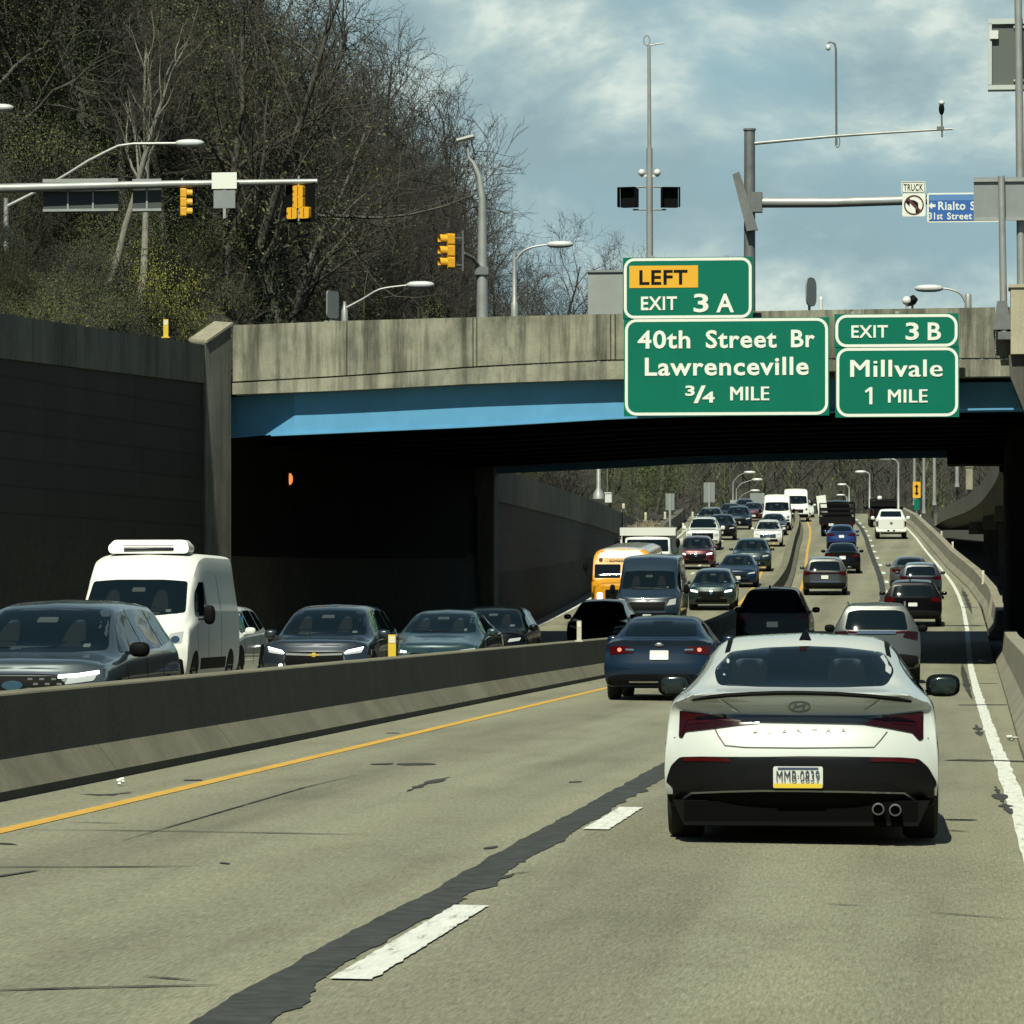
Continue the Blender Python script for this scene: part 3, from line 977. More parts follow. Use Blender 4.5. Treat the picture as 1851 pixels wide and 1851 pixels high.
b = MB()
rows = []
for Y in list(np.arange(-20, 440, 2.0)):
    c0 = cv(Y)
    xs = [wall_x(Y) + .05, c0 - 15.5, c0 - 12, c0 - 9.5, c0 - 8.2, c0 - 7.6, c0 - 5, c0 - 2.6, c0 - 1, c0 + .46, c0 + 1.15]
    row = []
    for X in xs:
        b.v.append((X, Y, gz(X, Y))); row.append(len(b.v) - 1)
    rows.append(row)
for a, c in zip(rows, rows[1:]):
    for i in range(len(a) - 1):
        b.f.append((a[i], a[i + 1], c[i + 1], c[i])); b.m.append(0)
tag(b.build('road', ROAD, None, 60), kind='structure')

def ribbon(b, xl, xr, Y0, Y1, lift, step=2.0):
    n = max(1, int(math.ceil((Y1 - Y0) / step)))
    prev = None
    for k in range(n + 1):
        Y = Y0 + (Y1 - Y0) * k / n
        l_, r_ = xl(Y), xr(Y)
        p = ((l_, Y, gz(l_, Y) + lift), (r_, Y, gz(r_, Y) + lift))
        if prev: b.poly((prev[0], prev[1], p[1], p[0]))
        prev = p
def off(o): return lambda Y: cv(Y) + o
b = MB(); ribbon(b, off(-6.57), off(-6.43), 0, 415, .005); ribbon(b, lambda Y: cv(Y) - 8.98 + .2 * smooth(120, 190, Y), lambda Y: cv(Y) - 8.83 + .2 * smooth(120, 190, Y), 0, 415, .005)
tag(b.build('yellow_edge_lines', YLINE), kind='structure')
def wob(o, s, amp, seed): return lambda Y: cv(Y) + o + amp * nz(Y, seed, s)
b = MB()
ribbon(b, wob(.38, .8, .02, 1), wob(.53, .9, .025, 3), 4, 415, .005, .5)
ribbon(b, off(-15.4), off(-15.27), 60, 415, .005)
k = 0
Y = 17.5
while Y < 410:
    ln = 4.4 if k == 0 else 3.3
    ribbon(b, wob(-2.66, 5.0, .012, 5), wob(-2.48, 6.0, .014, 8), Y, Y + ln, .009, .05 if Y < 45 else .8)
    ribbon(b, off(-12.2), off(-12.05), Y, Y + 3.2, .006)
    Y += 12.0; k += 1
tag(b.build('white_lane_lines', WLINE), kind='structure')
b = MB()
def tl(Y): return cv(Y) - 2.925 - .03 * smooth(20, 30, Y) + .035 * nz(Y, 0, .23) + .03 * nz(Y, 3, 1.4) + .012 * nz(Y, 9, 4)
def tr(Y): return cv(Y) - 2.695 + .15 * (1 - smooth(13.5, 18, Y)) + .04 * nz(Y, 5, .45) + .14 * max(0, nz(Y, 6, 1.3) - .1) - .025 * abs(nz(Y, 7, 4.0)) + .10 * max(0, nz(Y, 17, 6.0) - .25)
ribbon(b, tl, tr, 9, 60, .005, .07); ribbon(b, tl, tr, 60, 330, .005, .6)
tag(b.build('tar_strip', TAR), kind='structure')

def ground(px, py):
    lo, hi = 8.0, 420.0
    for _ in range(50):
        mid = (lo + hi) / 2
        p = at(px, py, mid)
        if p.z > gz(p.x, mid): lo = mid
        else: hi = mid
    return at(px, py, lo)
b = MB()
def crack(pts, wpx, jag=0.3, dy=None):
    """A sealed crack drawn on the road between photo points; width in photo px at the near end."""
    G = [ground(*p) for p in pts]
    L = []
    for a, c in zip(G, G[1:]):
        n = max(2, int((c - a).length / .12))
        L += [a.lerp(c, k / n) for k in range(n)]
    L.append(G[-1])
    wm = wpx
    for k in range(len(L) - 1):
        p, q = L[k], L[k + 1]
        t = (q - p); t.z = 0
        if t.length < 1e-6: continue
        t.normalize(); nn = Vector((-t.y, t.x, 0))
        def wd(i):
            e = min(1, 3 * min(i, len(L) - 1 - i) / max(1, len(L) - 1) + .15)
            return wm * e * (1 + jag * 2 * nz(i * .37, wm * 9, 1.0))
        w0, w1 = wd(k) / 2, wd(k + 1) / 2
        pts4 = [p + nn * w0, p - nn * w0, q - nn * w1, q + nn * w1]
        b.poly([(v.x, v.y, gz(v.x, v.y) + .006) for v in pts4])
crack([(23, 1500), (300, 1503), (680, 1510)], .05)
crack([(-40, 1568), (180, 1568), (366, 1567)], .06)
crack([(-40, 1793), (150, 1787), (399, 1782)], .05)
crack([(-40, 1590), (20, 1582), (70, 1574)], .06)
crack([(256, 1766), (357, 1774)], .035)
crack([(-20, 1524), (32, 1528)], .09)
crack([(736, 1431), (765, 1419), (813, 1405)], .07, .8)
crack([(732, 1384), (771, 1380)], .28, .5); crack([(677, 1383), (710, 1380)], .14, .5)
crack([(120, 1487), (230, 1489)], .04)
crack([(875, 1536), (900, 1530)], .05, .6); crack([(400, 1560), (412, 1563)], .06)
crack([(905, 1590), (930, 1580), (957, 1577)], .045, .7)
crack([(336, 1412), (362, 1410)], .12, .6); crack([(145, 1436), (190, 1438), (238, 1433)], .10, .8)
crack([(703, 1326), (718, 1325)], .15)
crack([(1700, 1501), (1752, 1504)], .06); crack([(1485, 1635), (1565, 1638)], .03); crack([(1680, 1650), (1851, 1664)], .025)
crack([(1708, 1375), (1790, 1375), (1870, 1378)], .42, .5)
crack([(1733, 1275), (1820, 1274)], .42, .4); crack([(1764, 1235), (1806, 1236)], .35)
crack([(1739, 1200), (1744, 1225), (1750, 1248), (1757, 1264)], .11, 1.2)
crack([(1764, 1310), (1773, 1332)], .06, 1.0)
crack([(1799, 1422), (1812, 1450), (1830, 1474)], .055, 1.2)
crack([(1690, 1131), (1800, 1131)], .8, .4); crack([(1735, 1098), (1768, 1098)], .5); crack([(1738, 1062), (1748, 1085), (1757, 1110)], .15, .8)
crack([(1030, 1415), (1050, 1413)], .1); crack([(220, 1521), (551, 1424), (648, 1401)], .022)
tag(b.build('sealed_cracks', CRACK, merge=False), kind='structure')

# ------------------------------------------------------------------ barriers and retaining walls
def make_barrier_mat():
    g = NT('cast_barrier_concrete', 0.9)
    c = g.ramp(g.noise(0.7, None, 7, 0.65), [(0.3, (.15, .143, .092)), (0.7, (.225, .215, .148))])
    c = g.mix(1.0, c, g.ramp(g.noise(1.0, g.map((1.5, .9, .3)), 5, .7), [(0.3, .72), (0.6, 1.06)]), 'MULTIPLY')
    sep = g.n('ShaderNodeSeparateXYZ'); g.l(g.co, sep.inputs[0])
    fr = g.math('FRACT', g.math('DIVIDE', sep.outputs[1], 6.1), 0)
    c = g.mix(1.0, c, g.ramp(fr, [(0.0, .35), (0.004, .35), (0.0055, 1.0), (0.994, 1.0), (0.9955, 1.35), (1.0, 1.35)]), 'MULTIPLY')
    c = g.mix(1.0, c, g.ramp(g.noise(20, None, 3, .7), [(.3, .85), (.7, 1.12)]), 'MULTIPLY')
    g.color(c); g.bump(g.noise(12, None, 4), .2, .015)
    return g.m
BARR = make_barrier_mat()
BARR_S = make_concrete('shade_grime_concrete', (.042, .040, .026), (.066, .063, .043), .25, .9)  # shade of the steep faces painted in along with road dirt
def sweep(name, prof, xfn, Y0, Y1, m, zfn=None, step=3.0, parent=None, sgn=1, shade_grime=()):
    b = MB()
    n = int((Y1 - Y0) / step) + 1
    rows = []
    for k in range(n + 1):
        Y = Y0 + (Y1 - Y0) * k / n
        x0 = xfn(Y); z0 = zfn(Y) if zfn else gz(x0, Y)
        row = []
        for (u, v) in prof:
            b.v.append((x0 + sgn * u, Y, z0 + v)); row.append(len(b.v) - 1)
        rows.append(row)
    for a, c in zip(rows, rows[1:]):
        for i in range(len(prof)):
            j = (i + 1) % len(prof)
            b.f.append((a[i], a[j], c[j], c[i])); b.m.append(1 if i in shade_grime else 0)
    b.f.append(tuple(rows[0])); b.m.append(0); b.f.append(tuple(reversed(rows[-1]))); b.m.append(0)
    return b.build(name, m, parent, 20)
JERSEY = [(0, -.05), (0, .075), (-.17, .30), (-.24, .80), (-.25, .815), (-.55, .815), (-.56, .80), (-.63, .30), (-.80, .075), (-.80, -.05)]
o = sweep('median_barrier', JERSEY, lambda Y: cv(Y) - 7.42 + .42 * smooth(120, 190, Y), 4, 412, [BARR, BARR_S], shade_grime=(0, 2, 6))
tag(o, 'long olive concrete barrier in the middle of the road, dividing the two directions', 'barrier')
RBX = ([0, 47, 80, 119, 145, 170, 191, 220, 244, 310, 400], [.62, .64, .78, .93, .95, .80, .25, -.87, -1.6, -3.8, -8.6])
rbx = lambda Y: float(np.interp(Y, RBX[0], RBX[1]))
RPROF = [(0, -.08), (0, .075), (.17, .33), (.23, .86), (.24, .875), (.56, .875), (.57, .84), (.60, -.08)]
o = sweep('roadside_barrier', RPROF, rbx, 4, 121, CONC_L)
tag(o, 'pale concrete barrier along the right shoulder on the near side of the bridge', 'barrier')
o = sweep('roadside_barrier', RPROF, rbx, 146, 400, CONC_L)
tag(o, 'long curving concrete barrier along the right shoulder beyond the bridge', 'barrier')

wn_ = thing('retaining_wall', 'tall dark panelled retaining wall with a grey concrete coping, left of the bridge', 'wall')
b = MB(); n = 16
prev = None
for k in range(n + 1):
    Y = 60 + (111.0 - 60) * k / n
    x = wall_x(Y)
    row = [(x, Y, -.2), (x, Y, wall_top(Y) - 1.02), (x - .45, Y, wall_top(Y) - 1.02), (x - .45, Y, -.2)]
    if prev:
        for i in range(4): b.poly((prev[i], prev[(i + 1) % 4], row[(i + 1) % 4], row[i]))
    else: b.poly(row)
    prev = row
b.poly(prev[::-1])
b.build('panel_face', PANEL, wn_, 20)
b = MB(); prev = None
for k in range(n + 1):
    Y = 60 + (111.0 - 60) * k / n
    x = wall_x(Y); zt = wall_top(Y)
    row = [(x + .07, Y, zt - 1.02), (x + .07, Y, zt), (x - .42, Y, zt), (x - .42, Y, zt - 1.018)]
    if prev:
        for i in range(4): b.poly((prev[i], prev[(i + 1) % 4], row[(i + 1) % 4], row[i]))
    else: b.poly(row)
    prev = row
b.poly(prev[::-1])
WCOP = make_concrete('weathered_coping', (.10, .105, .092), (.17, .172, .148), .5, .5)
b.build('coping', WCOP, wn_, 20)
wf_ = thing('retaining_wall', 'dark panelled retaining wall beyond the bridge, its top falling towards the rising road', 'wall')
for nm, m_, za, zb_, proud in (('panel_face', PANEL, None, -1.15, 0.0), ('coping', make_concrete('shaded_coping', (.10, .10, .085), (.17, .165, .135), .4, .5), -1.148, 0.0, .08)):
    b = MB(); prev = None; n = 60
    for k in range(n + 1):
        Y = 141.5 + (330 - 141.5) * k / n
        x = wall_x(Y) + proud; zt = wall_top(Y)
        lo = base(Y) - .2 if za is None else zt + za
        hi = max(lo + .02, zt + zb_)
        row = [(x, Y, lo), (x, Y, hi), (x - .4 - proud, Y, hi), (x - .4 - proud, Y, lo)]
        if prev:
            for i in range(4): b.poly((prev[i], prev[(i + 1) % 4], row[(i + 1) % 4], row[i]))
        else: b.poly(row)
        prev = row
    b.poly(prev[::-1])
    b.build(nm, m_, wf_, 20)

# ------------------------------------------------------------------ the overpass
BY, BY2 = 112.0, 143.5
br = thing('overpass_bridge', 'concrete and blue steel overpass crossing above the whole road', 'bridge')
def px_line(pts, Y):
    return [((p := at(px, py, Y)).x, p.z) for px, py in pts]
PTOP = px_line([(420, 588), (620, 580), (870, 573), (1120, 567), (1500, 560), (1822, 555)], BY)
PJNT = px_line([(420, 691), (620, 680), (860, 663), (1100, 651), (1500, 649), (1822, 648)], BY)
PBOT = px_line([(420, 713), (620, 706), (870, 693), (1122, 685), (1500, 684), (1822, 680)], BY)
GBOT = px_line([(400, 791), (460, 787), (870, 769), (1140, 753), (1500, 743), (1822, 738)], BY + .6)
for t in (PTOP, PJNT, PBOT, GBOT): t.append((32, t[-1][1]))
def zi(t, X): return float(np.interp(X, [a for a, _ in t], [c for _, c in t]))
x0 = PTOP[0][0]
XSg = [x0 + (32 - x0) * k / 40 for k in range(41)]
def strip_solid(name, top, bot, ya, yb, m, xs=XSg, dt=0.0, db=0.0, parent=br, b=None):
    bb = b or MB(); prev = None
    for X in xs:
        row = [(X, ya, bot(X) + db), (X, ya, top(X) + dt), (X, yb, top(X) + dt), (X, yb, bot(X) + db)]
        if prev:
            for i in range(4): bb.poly((prev[i], prev[(i + 1) % 4], row[(i + 1) % 4], row[i]))
        else: bb.poly(row)
        prev = row
    bb.poly(prev[::-1])
    if b is None: return bb.build(name, m, parent, 20)
f = lambda t: (lambda X: zi(t, X))
# parapet cast in bays with open vertical joints
bays = [420, 627, 855, 862, 1104, 1112, 1330, 1560, 1800, 2100, 2500, 3000]
b = MB()
for pa, pb in zip(bays, bays[1:]):
    xa, xb = at(pa, 600, BY).x, min(32, at(pb, 600, BY).x)
    if xa > 31: break
    strip_solid('', f(PTOP), f(PJNT), BY, BY + .42, CONC, [xa + .012 + (xb - xa - .024) * k / 6 for k in range(7)], 0, .02, b=b)
b.build('parapet', CONC, br, 20)
strip_solid('deck_edge', f(PJNT), f(PBOT), BY - .03, BY + .8, make_concrete('deck_edge_concrete', (.20, .20, .152), (.36, .355, .28), .65, 1.1), dt=-.025)
xg = [at(400, 700, BY).x + (32 - at(400, 700, BY).x) * k / 40 for k in range(41)]
# the girder web steps back under the deck at both ends, shaped to slant and deepen its shade
XA, XB, XR = at(398, 700, BY).x, at(528, 700, BY).x, at(1700, 700, BY).x
b = MB(); prev = None
for X in sorted(set(xg + [XA, (XA + XB) / 2, XB, XR, XR + .3])):
    yo = BY + (0.44 + .85 * (1 - min(1, max(0, (X - XA) / (XB - XA)))) if X < -10 else 0.44 + 2.2 * min(1, max(0, (X - XR) / .3)))
    row = [(X, yo, zi(GBOT, X)), (X, yo, zi(PBOT, X) - .01), (X, yo + .04, zi(PBOT, X) - .01), (X, yo + .04, zi(GBOT, X))]
    if prev:
        for i in range(4): b.poly((prev[i], prev[(i + 1) % 4], row[(i + 1) % 4], row[i]))
    else: b.poly(row)
    prev = row
b.poly(prev[::-1])
b.build('fascia_girder', BLUE, br)
strip_solid('girder_flange', lambda X: zi(GBOT, X) + .0, lambda X: zi(GBOT, X) - .05, BY + .36, BY + .66, BLUE, [x for x in xg if x > at(455, 700, BY).x])
b = MB()
for k in range(1, 9):
    yy = BY + 1.2 + k * 3.05
    strip_solid('', f(PBOT), lambda X: zi(GBOT, X) - .12, yy, yy + .06, DARK, [-19.4 + 51 * j / 20 for j in range(21)], b=b)
    strip_solid('', lambda X: zi(GBOT, X) - .12, lambda X: zi(GBOT, X) - .17, yy - .2, yy + .26, DARK, [-19.4 + 51 * j / 20 for j in range(21)], b=b)
b.build('inner_girders', mat('shade_dark_steel', (.004, .0045, .005), .8, spec=.05), br)  # under-deck shade painted into the steel as near-black
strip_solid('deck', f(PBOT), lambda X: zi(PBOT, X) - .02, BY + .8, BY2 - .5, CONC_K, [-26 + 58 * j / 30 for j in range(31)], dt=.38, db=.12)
strip_solid('parapet', f(PTOP), f(PBOT), BY2 - .45, BY2, CONC, [-17 + 49 * j / 20 for j in range(21)], dt=-.5)
strip_solid('fascia_girder', f(PBOT), lambda X: zi(GBOT, X) - .22, BY2 - .62, BY2 - .56, BLUE, [-17 + 49 * j / 20 for j in range(21)], dt=-.01)
# wing at the left end: slanting cap and face between wall and parapet
A = at(366, 620, 110.9); B2 = at(419, 588, BY - .01)
b = MB()
xw = wall_x(110.9) + .09
nv = Vector((-(B2.y - 110.9), B2.x - xw, 0)).normalized() * .5
fl = [(xw, 110.9), (B2.x - .02, BY - .02), (B2.x - .02 + nv.x, BY - .02 + nv.y), (xw + nv.x, 110.9 + nv.y)]
zt = [A.z, B2.z, B2.z + .06, A.z + .06]
b.v += [(x, y, -.2) for x, y in fl] + [(x, y, z) for (x, y), z in zip(fl, zt)]
b.f += [(0, 1, 2, 3)] + [(k, (k + 1) % 4, 4 + (k + 1) % 4, 4 + k) for k in range(4)]; b.m += [0] * 5
b.build('wing_wall', WCOP, br)
b = MB(); up = Vector((0, 0, .07))
tp = [Vector((x, y, z + .002)) for (x, y), z in zip(fl, zt)]
tp = [tp[0] - nv * .12, tp[1] - nv * .12, tp[2] + nv * .1, tp[3] + nv * .1]
b.poly(tp[::-1]); b.poly([p + up for p in tp])
for k in range(4): b.poly([tp[k], tp[(k + 1) % 4], tp[(k + 1) % 4] + up, tp[k] + up])
b.build('wing_cap', CONC_L, br)
b = MB()
prev = None
for k in range(9):
    Y = BY + 1.25 + (BY2 - BY - 1.25) * k / 8
    x = wall_x(Y) + .02; z = zi(PBOT, max(x, x0)) - .05
    row = [(x, Y, -.2), (x, Y, z), (x - .8, Y, z), (x - .8, Y, -.2)]
    if prev:
        for i in range(4): b.poly((prev[i], prev[(i + 1) % 4], row[(i + 1) % 4], row[i]))
    else: b.poly(row)
    prev = row
b.poly(prev[::-1])
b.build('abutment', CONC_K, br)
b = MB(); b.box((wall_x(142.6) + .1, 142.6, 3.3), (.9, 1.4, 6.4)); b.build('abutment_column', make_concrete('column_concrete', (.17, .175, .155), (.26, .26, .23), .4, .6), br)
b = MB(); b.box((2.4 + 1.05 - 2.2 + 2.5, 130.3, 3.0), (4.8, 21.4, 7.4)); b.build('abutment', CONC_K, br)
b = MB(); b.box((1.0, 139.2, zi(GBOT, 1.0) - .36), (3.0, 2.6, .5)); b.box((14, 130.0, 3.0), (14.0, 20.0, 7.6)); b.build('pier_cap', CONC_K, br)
# pedestal on the right, carrying the tall sign pole
pa = at(1827, 520, 111.4); pb = at(1827, 640, 111.4)
b = MB(); b.box((pa.x + 1.1, 112.0, (pa.z + pb.z) / 2), (2.2, 1.3, pa.z - pb.z)); b.box((pa.x + 1.1, 112.0, pa.z + .04), (2.3, 1.4, .08))
b.build('pedestal', make_concrete('pedestal_concrete', (.36, .33, .23), (.44, .41, .30), .15, 1.0), br)
pc = at(1822, 745, 112.2)
b = MB()
b.prism([(pa.x - .05, pb.z - .01), (pa.x + 2.4, pb.z - .01), (pa.x + 2.4, pc.z), (pa.x + .35, pc.z), (pa.x - .02, pb.z - .55)], 111.6, 112.9, lambda u, v, w_: (u, w_, v))
b.build('corbel', CONC_D, br)
# orange lamp on the abutment
lp = at(510, 866, 118.7)
L = thing('wall_lamp', 'small lit orange lamp on the black wall under the bridge', 'lamp', (wall_x(118.7) + .03, 118.7, lp.z))
MB().box((.05, 0, 0), (.10, .5, .52)).build('housing', DARK, L)
MB().ellipsoid((.1, -.02, 0), (.10, .10, .17), 12, 8).build('bulb', mat('sodium_glow', (.6, .2, .05), .3, emit=.75, ecol=(1, .30, .07)), L)

# ------------------------------------------------------------------ guide signs on the bridge
SYP = 110.9
def sp(px, py): 
    p = at(px, py, SYP); return p.x, p.z
def ring(b, x0, z0, x1, z1, r, t, y, mi=0):
    o_ = rrect(x0, z0, x1, z1, r, 6); i_ = rrect(x0 + t, z0 + t, x1 - t, z1 - t, r - t, 6)
    n = len(o_)
    for k in range(n):
        k2 = (k + 1) % n
        for ya in (y,):
            b.poly([(o_[k][0], ya, o_[k][1]), (o_[k2][0], ya, o_[k2][1]), (i_[k2][0], ya, i_[k2][1]), (i_[k][0], ya, i_[k][1])], mi)
        b.poly([(o_[k][0], y, o_[k][1]), (o_[k2][0], y, o_[k2][1]), (o_[k2][0], y + .008, o_[k2][1]), (o_[k][0], y + .008, o_[k][1])], mi)
        b.poly([(i_[k][0], y, i_[k][1]), (i_[k2][0], y, i_[k2][1]), (i_[k2][0], y + .008, i_[k2][1]), (i_[k][0], y + .008, i_[k][1])], mi)
def txt(t, px0, py1, px1, py0, m=WHITE, bold=.012, y=SYP - .062, **k):
    xa, za = sp(px0, py0); xb, zb_ = sp(px1, py1)
    if t == '1':
        w_ = (xb - xa); c_ = MB(); x_ = xa + w_ * .45
        c_.prism([(x_, za), (xb, za), (xb, zb_), (x_ + w_ * .1, zb_), (xa - w_ * .35, zb_ - (zb_ - za) * .22), (xa - w_ * .2, zb_ - (zb_ - za) * .33), (x_, zb_ - (zb_ - za) * .2)], y - .006, y, lambda u, v, w2: (u, w2, v))
        return c_.mesh('lettering', m)
    if 'M' in t:                      # heavy strokes from three close layers: the offset of this letter's acute corners would fold over
        e_ = (zb_ - za) * .035
        ms = [text_mesh(t, xa + q * e_, za, xb + q * e_, zb_, y - .0015 * n_, m, .006, 0.0) for n_, q in enumerate((-1, 0, 1))]
        bm = bmesh.new()
        for q in ms: bm.from_mesh(q)
        me = bpy.data.meshes.new('lettering'); bm.to_mesh(me); bm.free(); me.materials.append(m)
        return me
    return text_mesh(t, xa, za, xb, zb_, y, m, .006, bold, **k)
def guide_sign(label, panels, plaques, texts, btexts=()):
    xs = [sp(p[0], p[1])[0] for p in panels]; zs = [sp(p[2], p[3])[1] for p in panels]
    root = thing('guide_sign', label, 'highway sign', (0, 0, 0))
    b = MB(); rg = MB()
    for (pa, pb, pc, pd, r_) in panels:
        xa, zt_ = sp(pa, pb); xb, zb_ = sp(pc, pd)
        b.box(((xa + xb) / 2, SYP - .02, (zt_ + zb_) / 2), (xb - xa - .004, .06, zt_ - zb_ - .004))
        ring(rg, xa + .03, zb_ + .02, xb - .03, zt_ - .02, r_, .075, SYP - .058)
    b.build('panel', GREEN, root); rg.build('border', WHITE, root)
    for (pa, pb, pc, pd) in plaques:
        xa, zt_ = sp(pa, pb); xb, zb_ = sp(pc, pd)
        pq = MB().box(((xa + xb) / 2, SYP - .055, (zt_ + zb_) / 2), (xb - xa, .014, zt_ - zb_)).build('yellow_plaque', SIGNY, root)
    [join_meshes('lettering', [txt(*t)], root) for t in texts]
    if btexts: join_meshes('lettering', [txt(t[0], *t[1:], SIGB, .022, SYP - .067) for t in btexts], pq)
    a0 = sp(panels[1][0], panels[1][1])[0]; a1 = sp(panels[1][2], panels[1][3])[0]
    zt_ = sp(0, panels[0][1])[1] - .1; zb_ = sp(0, panels[1][3])[1] + .05
    for fr in (.14, .5):
        x = a0 + (a1 - a0) * fr
        MB().box((x, SYP + .075, (zt_ + zb_) / 2), (.10, .12, zt_ - zb_)).build('mounting_beam', STEEL, root)
        MB().box((x, SYP + .56, zt_ - 1.2), (.08, .86, .08)).build('bracket', STEEL, root); MB().box((x, SYP + .56, zb_ + 1.15), (.08, .86, .08)).build('bracket', STEEL, root)
    return root
guide_sign('green exit sign with a yellow LEFT plaque, for Exit 3A and Lawrenceville',
           [(1126, 466, 1361, 576, .27), (1128, 576, 1499, 751, .30)], [(1138, 481, 1262, 520)],
           [('EXIT', 1159, 536, 1224, 561, WHITE, .02), ('3', 1254, 531, 1281, 565, WHITE, .02), ('A', 1295, 531, 1327, 565, WHITE, .02),
            ('40th', 1153, 597, 1248, 631, WHITE, .022), ('Street', 1276, 596, 1404, 630, WHITE, .022), ('Br', 1430, 596, 1473, 628, WHITE, .022),
            ('Lawrenceville', 1166, 645, 1462, 680, WHITE, .022), ('3', 1239, 697, 1256, 716, WHITE, .03), ('/', 1254, 697, 1276, 729, WHITE, .02), ('4', 1270, 708, 1292, 728, WHITE, .03),
            ('MILE', 1321, 699, 1390, 724, WHITE, .02)],
           [('LEFT', 1156, 488, 1243, 515)])
guide_sign('smaller green exit sign for Exit 3B and Millvale, beside the larger green sign',
           [(1508, 568, 1733, 628, .30), (1510, 628, 1734, 754, .30)], [],
           [('EXIT', 1539, 588, 1605, 611, WHITE, .02), ('3', 1637, 583, 1661, 615, WHITE, .02), ('B', 1677, 583, 1701, 615, WHITE, .02),
            ('Millvale', 1538, 650, 1703, 682, WHITE, .022), ('1', 1567, 700, 1577, 731, WHITE, .02), ('MILE', 1606, 704, 1676, 728, WHITE, .02)])

# ------------------------------------------------------------------ masts, signals, lamps and signs on the bridge
def rel(root, p): return Vector(p) - root.location
def street_lamp(label, px, ybase, ytop, path, head_dir, Y, r=.075, group=None, head=True, hs=1.0, flip=1):
    """path: photo points of the arm from the pole to the lamp head."""
    p0 = at(px, ybase, Y)
    root = thing('street_lamp', label, 'street lamp', p0, 0, group)
    top = rel(root, at(px, ytop, Y))
    MB().tube([(0, 0, 0), (0, 0, .45), (0, 0, .5), tuple(top)], [r * 1.7, r * 1.6, r * 1.15, r * .75], 10).build('pole', STEEL, root, 40)
    pts = [rel(root, at(a, c, Y)) for a, c in path]
    q = [tuple(v) for v in pchip(range(len(pts)), np.array([tuple(p) for p in pts]), np.linspace(0, len(pts) - 1, 12))]
    MB().tube(q, [r * .6 - r * .2 * k / 11 for k in range(12)], 8).build('arm', STEEL, root, 40)
    e = pts[-1]
    s_ = 1 if pts[-1].x > pts[0].x else -1
    b = MB().ellipsoid((e.x + s_ * .33 * hs, e.y, e.z), (.42 * hs, .16 * hs, .11 * hs), 14, 8, .8)
    b.build('lamp_head', mat('lamp_head_grey', (.62, .66, .64), .4, metal=.1), root, 40)
    return root
street_lamp('street lamp with a long rising arm, behind the signal arm at the left edge', 11, 562, 358, [(11, 374), (55, 352), (105, 325), (180, 280), (235, 260), (322, 259)], 1, 118, .09)
street_lamp('short street lamp behind the left end of the bridge parapet', 623, 588, 545, [(623, 558), (655, 541), (690, 522), (740, 515)], 1, 124, .06)
street_lamp('slim street lamp between the yellow signal pole and the grey cabinet', 930, 574, 456, [(931, 472), (945, 455), (965, 446), (993, 442)], 1, 130, .07)
street_lamp('street lamp reaching left over the right part of the bridge parapet', 1750, 562, 530, [(1748, 551), (1735, 530), (1712, 522), (1700, 521)], -1, 122, .06)
street_lamp('street lamp cut by the left picture edge, only its pale head showing', -70, 330, 120, [(-70, 160), (-40, 185), (-30, 192), (-22, 195)], 1, 118, .09)

def signal_mast(label, px, ybase, ytop, arms, Y, r=.15):
    p0 = at(px, ybase, Y)
    root = thing('signal_mast', label, 'signal mast', p0)
    top = rel(root, at(px, ytop, Y))
    MB().tube([(0, 0, 0), tuple(top)], [r * 1.1, r], 14).box((0, 0, .03), (r * 3.4, r * 3.4, .06)).tube([tuple(top), (top.x, top.y, top.z + .05)], r * 1.18, 14).build('pole', STEEL_D if px > 1000 else STEEL, root, 40)
    for (pts, r0, r1) in arms:
        q = [tuple(rel(root, at(a, c, Y))) for a, c in pts]
        MB().tube(q, [r0 + (r1 - r0) * k / (len(q) - 1) for k in range(len(q))], 12).build('arm', STEEL, root, 40)
    return root
m1 = signal_mast('signal mast reaching in from the left edge with a long galvanised arm', -190, 545, 300, [([(-190, 347), (0, 341), (300, 333), (574, 328)], .17, .075)], 117, .18)
for (pa, pb) in ((78, 214), (240, 292)):
    a = at(pa, 324, 117.25); c = at(pb, 383, 117.25)
    o = thing('street_name_sign', 'back of a long dark sign panel hung on the left signal arm' if pa == 78 else 'back of a short dark sign panel on the left signal arm, beside the longer one', 'street sign', ((a.x + c.x) / 2, 117.25, (a.z + c.z) / 2))
    w_, h_ = c.x - a.x, a.z - c.z
    MB().box((0, 0, 0), (w_, .02, h_)).build('panel', mat('dark_sign_back', (.045, .06, .06), .6), o)
    MB().box((0, -.03, h_ / 2 - .05), (w_, .05, .10)).build('rail', STEEL, o); MB().box((0, -.03, -h_ / 2 + .06), (w_, .05, .07)).build('rail', STEEL, o)
    k = 3 if pa == 78 else 2
    for j in range(k - 1): MB().box((-w_ / 2 + w_ * (j + 1) / k, -.03, 0), (.05, .04, h_ - .16)).build('stiffener', STEEL, o)
a = at(383, 312, 116.7); c = at(428, 341, 116.7)
o = thing('road_sign', 'square white sign back standing on the left signal arm between its two signals', 'sign', ((a.x + c.x) / 2, 116.7, (a.z + c.z) / 2))
MB().box((0, 0, 0), (c.x - a.x, .03, a.z - c.z)).build('panel', WHITE, o)
e0, e1 = at(386, 344, 116.7), at(425, 376, 116.7)
MB().box(((e0.x + e1.x) / 2 - o.location.x, .02, (e0.z + e1.z) / 2 - o.location.z), (e1.x - e0.x, .03, e0.z - e1.z)).build('lower_panel', ALU, o)
MB().box((0, .03, -.5), (.08, .04, 1.1)).build('bracket', STEEL, o)

